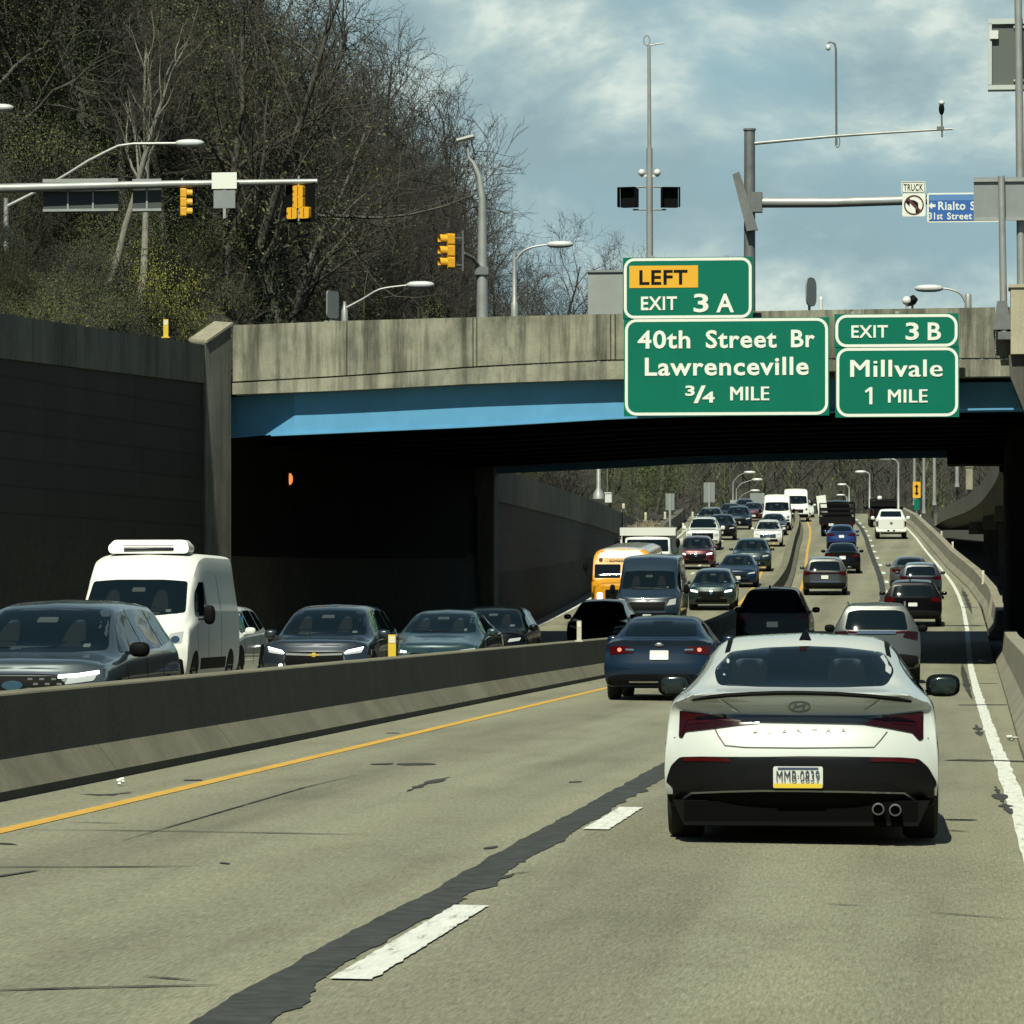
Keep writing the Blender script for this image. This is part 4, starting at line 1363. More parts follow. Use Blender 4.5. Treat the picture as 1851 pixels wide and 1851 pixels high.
def signal_head(label, px, py, Y, rz, secs, size, post=0.0, group=None, plate=False):
    """secs: (dx, dz) offsets of the square lamp sections; lamps face +X of the rotated head."""
    p = at(px, py, Y)
    root = thing('traffic_signal', label, 'traffic signal', p, rz, group)
    s_ = size
    for (dx, dz) in secs:
        h = MB().prism(rpoly([(-s_ * .48, -s_ * .49), (s_ * .48, -s_ * .49), (s_ * .48, s_ * .49), (-s_ * .48, s_ * .49)], s_ * .16, 4), -s_ * .31, s_ * .31, lambda u, v, w2: (w2, dx + u, dz + v)).build('housing', TSY, root)
        MB().box((-s_ * .315, dx, dz), (s_ * .03, s_ * .05, s_ * .8)).box((-s_ * .32, dx + s_ * .42, dz), (s_ * .05, s_ * .06, s_ * .2)).build('hinge', DARK, h)
        v = MB()
        n = 12
        for sy in (0,):
            for k in range(n):
                a0, a1 = R(-30 + 240 * k / n), R(-30 + 240 * (k + 1) / n)
                r0 = s_ * .42
                q = [(s_ * .31, dx + r0 * math.cos(a0), dz + r0 * math.sin(a0)), (s_ * .31, dx + r0 * math.cos(a1), dz + r0 * math.sin(a1))]
                q2 = [(s_ * .95, y, z) for _, y, z in q]
                v.poly([q[0], q[1], q2[1], q2[0]])
                q3 = [(x, dx + (y - dx) * .93, dz + (z - dz) * .93) for x, y, z in (q[0], q[1], q2[1], q2[0])]
                v.poly(q3[::-1])
        v.build('visor', TSY, h)
        MB().ellipsoid((s_ * .32, dx, dz), (.03, s_ * .36, s_ * .36), 12, 6).build('lens', mat('signal_lens', (.05, .03, .02), .2, coat=1.0), h)
    if plate:
        ys = [q[0] for q in secs]; zs = [q[1] for q in secs]
        MB().box((s_ * .2, (max(ys) + min(ys)) / 2, (max(zs) + min(zs)) / 2), (.02, max(ys) - min(ys) + s_ * 1.6, max(zs) - min(zs) + s_ * 1.5)).build('backplate', BLACK, root)
    if post:
        MB().tube([(-s_ * .1, 0, -s_ * 1.6), (-s_ * .1, 0, post)], .03, 8).build('hanger', STEEL, root)
    return root
signal_head('narrow yellow traffic signal seen edge-on, under the left signal arm', 331, 366, 117, R(14), [(0, .26), (0, 0), (0, -.26)], .27, .68)
signal_head('yellow traffic signal with two lamps side by side, at the tip of the left arm', 541, 366, 117, R(72), [(0, .31), (-.19, -.30), (.19, -.30), (0, 0)], .33, .75, plate=True)
sg = signal_head('three-section yellow traffic signal bracketed to the tapered pole in mid-bridge', 813, 454, 129, R(205), [(0, .36), (0, 0), (0, -.36)], .36)
MB().box((-.42, .0, .02), (.05, .05, 1.25)).box((-.26, 0, .42), (.3, .04, .04)).box((-.26, 0, -.42), (.3, .04, .04)).build('bracket', STEEL_D, sg)
# tapered pole with curved davit and LED head, carrying that signal
p0 = at(872, 580, 130)
root = thing('lamp_pole', 'tapered grey pole with curved top and flat lamp, beside the three-section signal', 'lamp pole', p0)
pp = [rel(root, at(a, c, 130)) for a, c in ((872, 580), (872, 470), (872, 360), (866, 318), (856, 295), (847, 285), (845, 262))]
MB().tube([tuple(v) for v in pp], [.19, .16, .12, .095, .07, .05, .045], 12).build('pole', STEEL, root, 40)
e = rel(root, at(842, 250, 130))
MB().box(tuple(e), (.55, .5, .07), M=Matrix.Rotation(R(-14), 3, 'Y')).build('lamp_head', mat('lamp_head_grey', (.62, .66, .64), .4), root)
j0 = rel(root, at(872, 490, 130)); j1 = rel(root, at(838, 458, 129.2))
MB().tube([tuple(j0), tuple((j0 + j1) / 2 + Vector((0, 0, .12))), tuple(j1)], .06, 8).box(tuple(j0), (.42, .42, .25)).build('bracket_arm', STEEL_D, root, 40)
# grey cabinet on the bridge
a = at(1062, 492, 116); c = at(1140, 570, 116)
o = thing('equipment_cabinet', 'plain grey metal cabinet on the bridge, half hidden by the larger green sign', 'cabinet', ((a.x + c.x) / 2, 116.5, c.z - .4))
hh = a.z - c.z + .4
MB().box((0, 0, hh / 2), (c.x - a.x, .8, hh)).build('case', mat('cabinet_grey', (.30, .33, .32), .6, var=.1, vscale=1), o)
MB().box((0, 0, hh + .03), (c.x - a.x + .08, .9, .06)).build('lid', ALU, o)
# thin pole with antenna
p0 = at(1175, 590, 117)
root = thing('signal_pole', 'straight thin pole with two black signal boxes and a small antenna loop on top', 'pole', p0)
def r3(px, py, Y=117): return tuple(rel(root, at(px, py, Y)))
MB().tube([r3(1175, 590), r3(1174, 268)], [.10, .085], 12).tube([r3(1174, 268), r3(1173, 82)], [.055, .045], 10).build('pole', STEEL, root, 40)
lo = [r3(1169 + 5.5 * math.cos(t), 73 + 9 * math.sin(t)) for t in [2 * math.pi * k / 14 for k in range(15)]]
MB().tube(lo, .018, 6).tube([r3(1173, 83), r3(1185, 80), r3(1201, 78)], .02, 6).build('antenna', STEEL, root, 40)
for sgn in (-1, 1):
    MB().tube([r3(1174, 337), r3(1174 + sgn * 30, 339)], .025, 6).build('bracket', STEEL_D, root, 40); MB().tube([r3(1174, 379), r3(1174 + sgn * 30, 379)], .025, 6).build('bracket', STEEL_D, root, 40)
    MB().ellipsoid(r3(1174 + sgn * 14, 312), (.10, .10, .10), 10, 7).box(r3(1174 + sgn * 10, 318), (.24, .05, .05)).build('sensor', mat('sensor_white', (.7, .72, .7), .4), root, 40)
for sgn, lab in ((-1, 'black pedestrian signal box on the left of the thin antenna pole'), (1, 'black pedestrian signal box on the right of the thin antenna pole')):
    o = thing('pedestrian_signal', lab, 'pedestrian signal', at(1174 + sgn * 36, 358, 117), R(12 * sgn))
    MB().box((0, 0, 0), (.46, .26, .52)).build('housing', BLACK, o)
    v = MB(); v.box((0, -.23, .27), (.50, .22, .02)); v.box((-.25, -.23, 0), (.02, .22, .54)); v.box((.25, -.23, 0), (.02, .22, .54)); v.build('visor', BLACK, o)
# right mast
m2 = signal_mast('signal mast behind the green signs with two arms reaching right', 1355, 590, 236, [([(1355, 366), (1500, 366), (1640, 362), (1800, 360)], .15, .12), ([(1355, 260), (1420, 254), (1510, 246), (1600, 240), (1722, 233)], .05, .03)], 117, .15)
a = [tuple(rel(m2, at(px, py, 116.6))) for px, py in ((1324, 316), (1336, 310), (1346, 340), (1370, 415), (1350, 418), (1338, 372))]
b = MB(); b.prism([(q[0], q[2]) for q in a], -.45, -.2, lambda u, v, w_: (u, w_, v)); b.build('signal_back', STEEL_D, m2)
q = rel(m2, at(1368, 366, 117)); MB().box(tuple(q), (.30, .4, .55)).build('arm_collar', STEEL_D, m2)
p0 = at(1510, 264, 117)
root = thing('camera_pole', 'thin hooked camera pole rising from the upper signal arm', 'camera pole', p0)
MB().tube([r3(1512, 262), r3(1511, 90), r3(1509, 79), r3(1500, 75), r3(1496, 78)], .03, 8).build('pole', STEEL_D, root, 40)
lo = [r3(1514 + 4 * math.cos(t), 256 + 11 * math.sin(t)) for t in [2 * math.pi * k / 12 for k in range(13)]]
MB().tube(lo, .014, 6).build('cable_loop', STEEL_D, root, 40)
MB().ellipsoid(r3(1497, 86), (.07, .07, .09), 10, 7).build('camera_dome', mat('sensor_white', (.7, .72, .7), .4), root, 40)
p0 = at(1702, 238, 117)
root = thing('surveillance_camera', 'small dark camera with a white top at the tip of the upper signal arm', 'camera', p0)
MB().tube([r3(1703, 248), r3(1702, 205)], .025, 8).box(r3(1700, 232), (.20, .10, .10)).build('post', STEEL_D, root, 40)
MB().ellipsoid(r3(1702, 197), (.08, .08, .17), 10, 7).build('body', BLACK, root, 40)
MB().ellipsoid(r3(1702, 186), (.085, .085, .07), 10, 7).build('cap', mat('sensor_white', (.7, .72, .7), .4), root, 40)
# signs on the right arm
def sign_panel(name, label, cat, px0, py0, px1, py1, Y, m, frame=None, t=.03):
    a = at(px0, py0, Y); c = at(px1, py1, Y)
    o = thing(name, label, cat, ((a.x + c.x) / 2, Y, (a.z + c.z) / 2))
    MB().prism(rrect((a.x - c.x) / 2, (c.z - a.z) / 2, (c.x - a.x) / 2, (a.z - c.z) / 2, .05, 3), 0, t, lambda u, v, w_: (u, w_, v)).build('panel', m, o)
    return o, (c.x - a.x), (a.z - c.z)
SYS = 116.7
o, w_, h_ = sign_panel('truck_sign', 'small white sign plate reading TRUCK, above the no-left-turn sign', 'sign', 1629, 328, 1673, 349, SYS, WHITE)
join_meshes('lettering', [text_mesh('TRUCK', -w_ * .40, -h_ * .30, w_ * .40, h_ * .28, -.004, SIGB, .004, .01)], o)
b = MB(); ring(b, -w_ / 2 + .02, -h_ / 2 + .02, w_ / 2 - .02, h_ / 2 - .02, .04, .012, -.006); b.build('border', SIGB, o)
o, w_, h_ = sign_panel('no_left_turn_sign', 'white square sign with a dark red ring and a struck-out left arrow', 'sign', 1631, 350, 1673, 391, SYS, WHITE)
b = MB(); rr = w_ * .43
for k in range(32):
    t0, t1 = 2 * math.pi * k / 32, 2 * math.pi * (k + 1) / 32
    b.poly([(rr * math.cos(t0), -.010, rr * math.sin(t0)), (rr * math.cos(t1), -.010, rr * math.sin(t1)), (rr * .86 * math.cos(t1), -.010, rr * .86 * math.sin(t1)), (rr * .86 * math.cos(t0), -.010, rr * .86 * math.sin(t0))])
q = rr * .62
b.poly([(-q - .03, -.012, q - .02), (-q + .02, -.012, q + .03), (q + .03, -.012, -q + .02), (q - .02, -.012, -q - .03)])
b.build('prohibition_ring', mat('dull_red_ring', (.10, .02, .02), .5), o)
ar = [(-.26, .10), (-.12, .24), (-.12, .15), (.02, .13), (.12, .06), (.14, -.26), (.05, -.26), (.04, .0), (-.02, .05), (-.12, .06), (-.12, -.04)]
MB().prism(ar, -.007, .0, lambda u, v, w2: (u * w_ / .66, w2, v * w_ / .66)).build('arrow', SIGB, o)
o, w_, h_ = sign_panel('street_name_sign', 'blue street sign with a white left arrow reading Rialto and 31st Street', 'street sign', 1676, 349, 1806, 401, SYS, WHITE)
MB().box((0, -.006, 0), (w_ - .09, .012, h_ - .09)).build('face', SIGNB, o)
MB().box((0, -.013, h_ * .34), (w_ - .12, .006, h_ * .20)).build('band', mat('street_sign_pale_blue', (.10, .24, .52), .5), o)
def lt(t, px0, py0, px1, py1, bold=.02):
    a = rel(o, at(px0, py1, SYS)); c = rel(o, at(px1, py0, SYS)); return text_mesh(t, a.x, a.z, c.x, c.z, -.013, WHITE, .005, bold)
join_meshes('lettering', [lt('Rialto', 1696, 364, 1745, 380), lt('St', 1754, 364, 1770, 380), lt('31st', 1679, 384, 1704, 397), lt('Street', 1712, 384, 1757, 397)], o)
ap = rel(o, at(1685, 372, SYS)); 
MB().prism([(-.10, 0), (0, .10), (0, .04), (.09, .04), (.09, -.04), (0, -.04), (0, -.10)], -.019, -.012, lambda u, v, w2: (ap.x + u, w2, ap.z + v)).build('arrow', WHITE, o)
# sign backs on the right
o = thing('road_sign', 'grey back of a road sign on a post fixed at the right parapet end', 'sign', at(1812, 640, 111.6))
root = o
Yp = 111.6
a, c = r3(1760, 320, Yp), r3(1870, 396, Yp)
MB().box(((a[0] + c[0]) / 2, .14, (a[2] + c[2]) / 2), (c[0] - a[0], .03, a[2] - c[2])).build('panel', ALU, o)
MB().box(((a[0] + c[0]) / 2, .09, a[2] - .08), (c[0] - a[0], .06, .08)).build('rail', STEEL, o); MB().box(((a[0] + c[0]) / 2, .09, c[2] + .02), (c[0] - a[0], .06, .08)).build('rail', STEEL, o)
MB().tube([r3(1815, 600, Yp), r3(1810, 318, Yp)], [.10, .085], 12).build('post', STEEL, o, 40)
z0_ = r3(1812, 596, Yp)[2]
MB().prism([(-.14, z0_ + .75), (.12, z0_ + .75), (.24, z0_), (-.24, z0_)], -.12, .35, lambda u, v, w2: (u, w2, v)).box((.05, .1, z0_ - .16), (.34, .5, .2)).build('bracket', STEEL_D, o)
p0 = at(1841, 522, 112.0)
root = thing('message_sign', 'large message board seen from behind on a tall pole at the top right edge', 'message sign', p0)
Yq = 112.0
MB().tube([r3(1846, 522, Yq), r3(1840, -60, Yq)], [.11, .10], 12).box(r3(1846, 519, Yq), (.5, .5, .05)).build('pole', STEEL, root, 40)
a, c = r3(1786, 33, Yq), r3(1960, 159, Yq)
xm, zm, ww, hh = (a[0] + c[0]) / 2, (a[2] + c[2]) / 2, c[0] - a[0], a[2] - c[2]
MB().box((xm, .36, zm), (ww - .1, .35, hh - .1)).build('case', mat('message_board_back', (.095, .115, .105), .6), root)
b = MB()
b.box((xm, .33, zm + hh / 2 - .07), (ww, .46, .14)); b.box((xm, .33, zm - hh / 2 + .06), (ww, .46, .12)); b.box((xm - ww / 2 + .05, .33, zm), (.10, .46, hh - .26)); b.box((xm + ww / 2 - .05, .33, zm), (.10, .46, hh - .26))
b.box((xm + .3, .15, zm + hh / 2 - .22), (ww - .75, .05, .06)); b.box((xm + .3, .15, zm - hh / 2 + .24), (ww - .75, .05, .05))
b.build('frame', mat('message_board_frame', (.50, .56, .54), .5), root)
q = r3(1797, 62, Yq); MB().box((q[0], .12, q[2]), (.22, .14, .22)).build('sensor_box', mat('sensor_white', (.7, .72, .7), .4), root)
# small things along the parapet top
o = thing('sign_edge', 'narrow grey sign seen edge-on, standing on the left part of the parapet', 'sign', at(601, 583, 112.25), R(68))
MB().prism(rrect(-.30, .12, .30, .85, .1, 4), -.02, .02, lambda u, v, w2: (u, w2, v)).build('panel', ALU, o)
MB().box((0, .05, .2), (.06, .05, .4)).box((0, 0, .02), (.34, .34, .05)).build('post', STEEL, o)
o = thing('sign_edge', 'narrow oval-topped sign seen edge-on above the parapet between the two green signs', 'sign', at(1466, 562, 113.4), R(66))
MB().prism(rpoly([(-.3, .12), (.3, .12), (.3, .90), (-.3, .90)], .28, 6), -.02, .02, lambda u, v, w2: (u, w2, v)).build('panel', ALU, o)
MB().box((0, .05, .1), (.06, .05, .5)).build('post', STEEL, o)
o = tag(MB().tube([(0, 0, 0), (0, 0, .28)], .05, 10).tube([(0, 0, .28), (0, 0, .36)], [.05, .02], 10).build('delineator_post', mat('sensor_white', (.7, .72, .7), .4), None, 40), 'short pale post on the parapet right of the oval edge-on sign', 'post')
o.location = at(1484, 560, 112.3)
o = thing('flood_light', 'small white and black spotlight perched on the parapet top above the smaller green sign', 'spotlight', at(1643, 560, 112.3), R(20))
MB().box((-.05, 0, .07), (.06, .06, .16)).box((.1, 0, .07), (.05, .05, .16)).build('bracket', POST_W, o)
MB().ellipsoid((-.06, 0, .24), (.13, .12, .12), 12, 8).build('housing', mat('sensor_white', (.7, .72, .7), .4), o, 40)
MB().tube([(.0, 0, .24), (.14, 0, .27), (.24, 0, .28)], [.09, .14, .03], 10).box((.03, -.05, .14), (.14, .1, .08)).build('hood', BLACK, o, 30)
# delineators
def delin(label, px, y0, y1, Y, m, wd=.10, group=None, z=None):
    p = at(px, y1, Y); q = at(px, y0, Y)
    h = q.z - p.z
    o = MB().box((0, 0, h / 2), (wd, .05, h)).box((0, -.028, h * .82), (wd * .8, .006, h * .25), mi=1).box((0, 0, .015), (wd * 1.7, .14, .03)).build('delineator_post', [m, mat('reflector_tape', (.75, .70, .55), .3)], None)
    o.location = p
    return tag(o, label, 'delineator', group)
delin('yellow delineator post standing on top of the left retaining wall', 300, 577, 611, 108.5, POST_Y, .13)
delin('yellow delineator post on the median barrier in front of the black sports utility vehicle', 709, 1147, 1197, 59.5, POST_Y, .11)
delin('cream delineator post on the median barrier before the car in the bridge shadow', 1047, 1122, 1160, 83, POST_W, .09)
for px, y0, y1, Y in ((1127, 910, 924, 215), (1167, 926, 941, 243), (1202, 925, 938, 262), (1252, 925, 936, 290), (1235, 945, 962, 262)):
    delin('cream delineator post along the left wall beyond the bridge', px, y0, y1, Y, POST_W, .13, 'delineators along the far left wall')
for px, y0, y1, Y in ((1777, 1031, 1056, 176), (1722, 979, 994, 224), (1702, 960, 974, 250), (1664, 930, 941, 300)):
    delin('cream delineator post on the curving right barrier beyond the bridge', px, y0, y1, Y, POST_W, .10, 'delineators on the right barrier')
# attenuator and cabinet at the right end of the shadow
p = at(1792, 1092, 160)
o = thing('crash_cushion', 'pale concrete end block where the far right barrier begins, beside the black pier', 'barrier end', (rbx(158) + .3, 158, gz(1, 158)))
b = MB(); b.prism([(-.32, 0), (.35, 0), (.28, 1.0), (-.12, 1.0)], -1.2, 1.4, lambda u, v, w2: (u, w2, v)); b.build('block', CONC_L, o)
MB().box((.55, .3, .55), (.22, .5, 1.1)).box((.95, .6, .5), (.18, .4, 1.0)).build('post', CONC, o)

# ------------------------------------------------------------------ things seen beyond the bridge
p0 = at(1082, 902, 190)
root = thing('lamp_pole', 'pale lamp pole with a flared base on the left wall beyond the bridge', 'lamp pole', p0)
MB().tube([(0, 0, 0), (0, 0, .25), (0, 0, .5), (0, 0, 9)], [.28, .24, .10, .07], 12).build('pole', STEEL, root, 40)
q = [(0, 0, 8.8), (.6, 0, 9.5), (1.6, 0, 9.9), (2.2, 0, 9.9)]
MB().tube(q, .04, 8).build('arm', STEEL, root, 40)
MB().ellipsoid((2.5, 0, 9.9), (.42, .16, .11), 14, 8).build('lamp_head', mat('lamp_head_grey', (.62, .66, .64), .4), root, 40)
o = tag(MB().box((0, 0, .2), (.34, .4, .42)).box((0, 0, .43), (.40, .46, .05)).build('utility_box', mat('sensor_white', (.7, .72, .7), .4)), 'small white utility box on the far left wall beside the flared pole', 'utility box')
o.location = at(1101, 908, 193)
MBp = MB().tube([(0, 0, 0), (0, 0, 7)], .035, 8).build('conduit_pole', STEEL_D, None, 40)
MBp.location = at(1098, 900, 196); tag(MBp, 'thin dark pole just right of the flared lamp pole beyond the bridge', 'pole')
for px, y0, y1, pxa, pxb, Y, lab in ((1282, 872, 930, 1272, 1292, 300, 'taller grey sign seen from behind beside the far left lanes'), (1211, 892, 945, 1203, 1219, 255, 'shorter grey sign seen from behind left of the taller one, beyond the bridge')):
    o = thing('road_sign', lab, 'sign', at(px, y1 + 12, Y)); root = o
    hp = y0 + (36 if px == 1282 else 30)
    a, c = r3(pxa, y0, Y), r3(pxb, hp, Y)
    MB().box(((a[0] + c[0]) / 2, .06, (a[2] + c[2]) / 2), (c[0] - a[0], .03, a[2] - c[2])).build('panel', ALU, o)
    MB().box((0, 0, a[2] / 2), (.12, .08, a[2])).build('post', STEEL, o)
GL = 'lamps along the road far beyond the bridge'
street_lamp('far street lamp with its arm to the left, nearest of those beyond the bridge', 1624, 945, 836, [(1624, 838), (1618, 831), (1610, 829)], -1, 300, .09, GL, hs=1.1)
for px, yb, yt, xa, ya, Y, lab in ((1572, 935, 856, 1561, 853, 370, 'second far street lamp with its arm to the left beyond the bridge'), (1535, 925, 880, 1526, 876, 440, 'third far street lamp, smaller, left of the second one'), (1531, 925, 898, 1523, 895, 480, 'smallest far street lamp with a left arm, in front of the brown hill')):
    street_lamp(lab, px, yb, yt, [(px, yt + 2), (px - 4, yt - 2), (xa + 3, ya)], -1, Y, .10, GL, hs=1.2)
for px, xa, ya, Y, lab in ((1325, 1347, 854, 390, 'highest far street lamp with an arm to the right, left of the white van'), (1331, 1361, 867, 420, 'middle far street lamp with an arm to the right, left of the white van'), (1334, 1358, 887, 470, 'lowest far street lamp with an arm to the right, left of the white van')):
    street_lamp(lab, px, 930, ya + 16, [(px, ya + 18), (px + 8, ya + 8), (xa, ya)], 1, Y, .06, GL, hs=1.3)
for px, yb, Y, lab in ((1653, 905, 330, 'pale pole behind the yellow arrow sign'), (1670, 920, 300, 'pale pole just right of the yellow arrow sign'), (1689, 905, 280, 'second pale pole right of the yellow arrow sign'), (1730, 872, 260, 'pale pole above the curved ramp, nearest the black pier')):
    o = MB().tube([(0, 0, 0), (0, 0, .4), (0, 0, 11)], [.16, .11, .075], 8).build('light_pole', STEEL, None, 40)
    o.location = at(px, yb + 8, Y); tag(o, lab, 'pole', 'poles along the ramp beyond the bridge')
# yellow arrow sign
o = thing('arrow_sign', 'yellow sign with a black double arrow above a small green plate', 'sign', at(1657, 935, 305)); root = o
a, c = r3(1650, 871, 305), r3(1664, 900, 305)
MB().box((0, 0, (a[2] + c[2]) / 2), (c[0] - a[0], .03, a[2] - c[2])).build('panel', SIGNY, o)
zc = (a[2] + c[2]) / 2
MB().prism([(0, -.42), (.16, -.2), (.06, -.2), (.06, .2), (.16, .2), (0, .42), (-.16, .2), (-.06, .2), (-.06, -.2), (-.16, -.2)], -.03, -.018, lambda u, v, w2: (u, w2, zc + v)).build('arrow', SIGB, o)
a, c = r3(1652, 902, 305), r3(1662, 922, 305)
MB().box((0, 0, (a[2] + c[2]) / 2), (c[0] - a[0], .03, a[2] - c[2])).build('green_plate', GREEN, o)
MB().tube([(0, .05, -.3), (0, .05, r3(1657, 872, 305)[2])], .04, 8).build('post', STEEL, o)
# overhead gantry far away
o = thing('sign_gantry', 'far overhead gantry with a grey sign back across the left lanes', 'gantry', at(1330, 935, 400)); root = o
MB().box(r3(1365, 907, 400), (r3(1412, 0, 400)[0] - r3(1322, 0, 400)[0], .5, .35)).build('beam', STEEL, o)
MB().tube([(0, 0, -1), r3(1330, 905, 400)], .2, 8).build('post', STEEL, o)
MB().box(r3(1369, 901, 399.5), (1.4, .1, 1.0)).build('sign_panel', ALU, o)
# curved ramp on the right
rp = thing('elevated_ramp', 'curving concrete ramp on piers rising on the right beyond the bridge', 'ramp')
RT = [(1806, 815, 160), (1800, 832, 166), (1785, 858, 178), (1768, 880, 192), (1750, 894, 206), (1725, 907, 228), (1705, 917, 250), (1688, 931, 285)]
RBm = [912, 905, 915, 930, 940, 948, 954, 958]
T = [at(*t) for t in RT]; Bq = [at(t[0], y, t[2]) for t, y in zip(RT, RBm)]
n = 36
tq = np.linspace(0, len(T) - 1, n)
TT = pchip(range(len(T)), np.array([tuple(v) for v in T]), tq); BB = pchip(range(len(T)), np.array([tuple(v) for v in Bq]), tq)
b = MB(); b2 = MB(); prev = None
for k in range(n):
    x, y, z = TT[k]; zb_ = BB[k][2]
    zm_ = z - .8
    r1 = [(x, y, zm_), (x, y, z), (x + .35, y + .1, z), (x + .35, y + .1, zm_)]
    r2 = [(x + .5, y + .1, zb_), (x + .12, y + .02, zm_ - .02), (x + 8, y + 2, zm_ - .02), (x + 8, y + 2, zb_)]
    if prev:
        for i in range(4):
            b.poly((prev[0][i], prev[0][(i + 1) % 4], r1[(i + 1) % 4], r1[i])); b2.poly((prev[1][i], prev[1][(i + 1) % 4], r2[(i + 1) % 4], r2[i]))
    prev = (r1, r2)
RAMPC = make_concrete('ramp_concrete', (.10, .098, .078), (.17, .165, .13), .5, .4)
b.build('parapet', RAMPC, rp, 30); b2.build('girder', make_concrete('ramp_girder_concrete', (.06, .06, .05), (.10, .10, .08), .5, .4), rp, 30)
for k in (4, 10, 16, 22):
    x, y, z = TT[k]
    g0 = terrain(x + 1.6, y)
    MB().box((x + 1.6, y + .6, (BB[k][2] + g0) / 2), (1.1, .9, BB[k][2] - g0)).box((x + 2.4, y + .6, BB[k][2] - .3), (4.2, 1.0, .6)).build('pier', CONC_D, rp)
a = at(1752, 845, 215); c = at(1752, 885, 215)
b = MB().box((a.x, 215, (a.z + c.z) / 2), (.34, .5, a.z - c.z)).box((a.x, 215, a.z + .05), (.42, .6, .1))
tag(b.build('ramp_pillar', CONC_L), 'cream concrete pillar standing on the ramp parapet beyond the bridge', 'pillar')
# ground litter
for px, py, lab, s_ in ((221, 1421, 'white scrap of litter at the foot of the median barrier', .055), (1829, 1340, 'white scrap of litter on the right shoulder by the barrier', .09), (1773, 1197, 'pale scrap of litter on the shoulder at the edge of the bridge shadow', .13)):
    p = ground(px, py)
    b = MB()
    for k in range(5):
        b.box((rnd.uniform(-.5, .5) * s_, rnd.uniform(-.5, .5) * s_, .02 + .01 * k), (s_ * .7, s_ * .5, .012), rnd.uniform(0, 3), M=Matrix.Rotation(rnd.uniform(-.5, .5), 3, 'X'))
    o = b.build('litter', WHITE); o.location = p; tag(o, lab, 'litter')

# ------------------------------------------------------------------ vehicles
def put(car, px, Yface, L, away, dyaw=0.0, X=None):
    """Nearest face of the vehicle stands at Yface, its middle at photo column px."""
    if X is None: X = at(px, 1098, Yface).x
    Yc = Yface + L / 2
    car.place(px, Yc, away, dyaw, X + (cv(Yc) - cv(Yface)) + (-dyaw * L / 2))
    return car
# --- the white sedan in front
def E(p): 
    x = (p[0] - 888) / 886
    return (x, (1410 + .024 * (p[0] - 888) - p[1]) / 886)
def EP(*ps): return [E(p) for p in ps]
WS = [(2.36, .22, .74, .80, .48, .78, .60, .60, .64, .68), (2.14, .20, .84, .89, .52, .85, .69, .66, .74, .78), (1.5, .19, .875, .915, .56, .87, .80, .70, .84, .88),
      (1.0, .19, .88, .918, .58, .88, .885, .74, .93, .965), (.38, .19, .88, .918, .58, .88, .92, .67, 1.17, 1.25), (-.05, .19, .88, .918, .58, .88, .935, .60, 1.315, 1.385),
      (-.6, .19, .88, .918, .58, .88, .95, .585, 1.355, 1.43), (-1.0, .20, .88, .918, .58, .88, .965, .585, 1.345, 1.42), (-1.38, .20, .885, .92, .56, .885, .97, .60, 1.25, 1.315),
      (-1.72, .20, .89, .922, .54, .885, .975, .645, 1.135, 1.18), (-1.98, .22, .89, .922, .52, .875, .97, .705, 1.05, 1.078), (-2.34, .25, .87, .91, .46, .855, .93, .715, 1.005, 1.03)]
WGR = [(.22, .16), (.30, .06), (.38, .01), (.5, 0), (.60, .0), (.68, .03), (.78, .10), (.84, .135), (.90, .135), (.96, .09), (1.01, .03), (1.04, .03), (1.08, .10)]
car = Car('white_sedan', 'white sedan with a black lower bumper, right in front on the near lane', 'car')
bo = car.body(loft(WS, SEDAN_GF, WGR, (.24, 2.6), (.20, 3.2), 7, 26), P_WSED)
bo.data.materials.append(BLACK)
for pf in bo.data.polygons:
    if pf.center.z < .335 and pf.center.y < -1.5: pf.material_index = 1        # the black lower skirt
rwp = rpoly(EP((352, 352), (385, 443), (640, 458), (888, 466), (1140, 472), (1392, 470), (1446, 385), (1378, 272), (1130, 236), (905, 222), (660, 226), (442, 246)), .04, 4)
car.panel('rear_window', rwp, 'rear', GLASS, .006, .05)
for hx in (-.36, .30):
    car.panel('headrest_seen_through_glass', rpoly([(hx - .13, 1.09), (hx + .13, 1.09), (hx + .12, 1.22), (hx + .08, 1.255), (hx - .08, 1.255), (hx - .12, 1.22)], .05), 'rear', mat('headrest_behind_glass', (.008, .014, .016), .05, spec=.32), .009, .05)
car.strip('parcel_shelf_seen_through_glass', [(-.50, 1.085), (0, 1.078), (.50, 1.085)], .02, 'rear', mat('shelf_behind_glass', (.022, .030, .031), .05, spec=.32), .010)
car.panel('windshield', rpoly([(-.70, .985), (-.35, .965), (.35, .965), (.70, .985), (.57, 1.335), (.3, 1.355), (-.3, 1.355), (-.57, 1.335)], .05), 'front', GLASS)
side_glass(car, [rpoly([(.72, .96), (-.45, .985), (-.45, 1.335), (-.1, 1.325), (.4, 1.15)], .04), rpoly([(-.52, .985), (-1.55, 1.02), (-1.25, 1.22), (-.85, 1.335), (-.52, 1.345)], .04)])
tl_l = EP((163, 590), (330, 612), (560, 640), (640, 655), (640, 672), (520, 682), (350, 702), (200, 718), (182, 754), (160, 748))
tl_r = EP((1612, 627), (1430, 640), (1210, 648), (1130, 655), (1130, 678), (1260, 694), (1400, 720), (1545, 752), (1588, 800), (1612, 790))
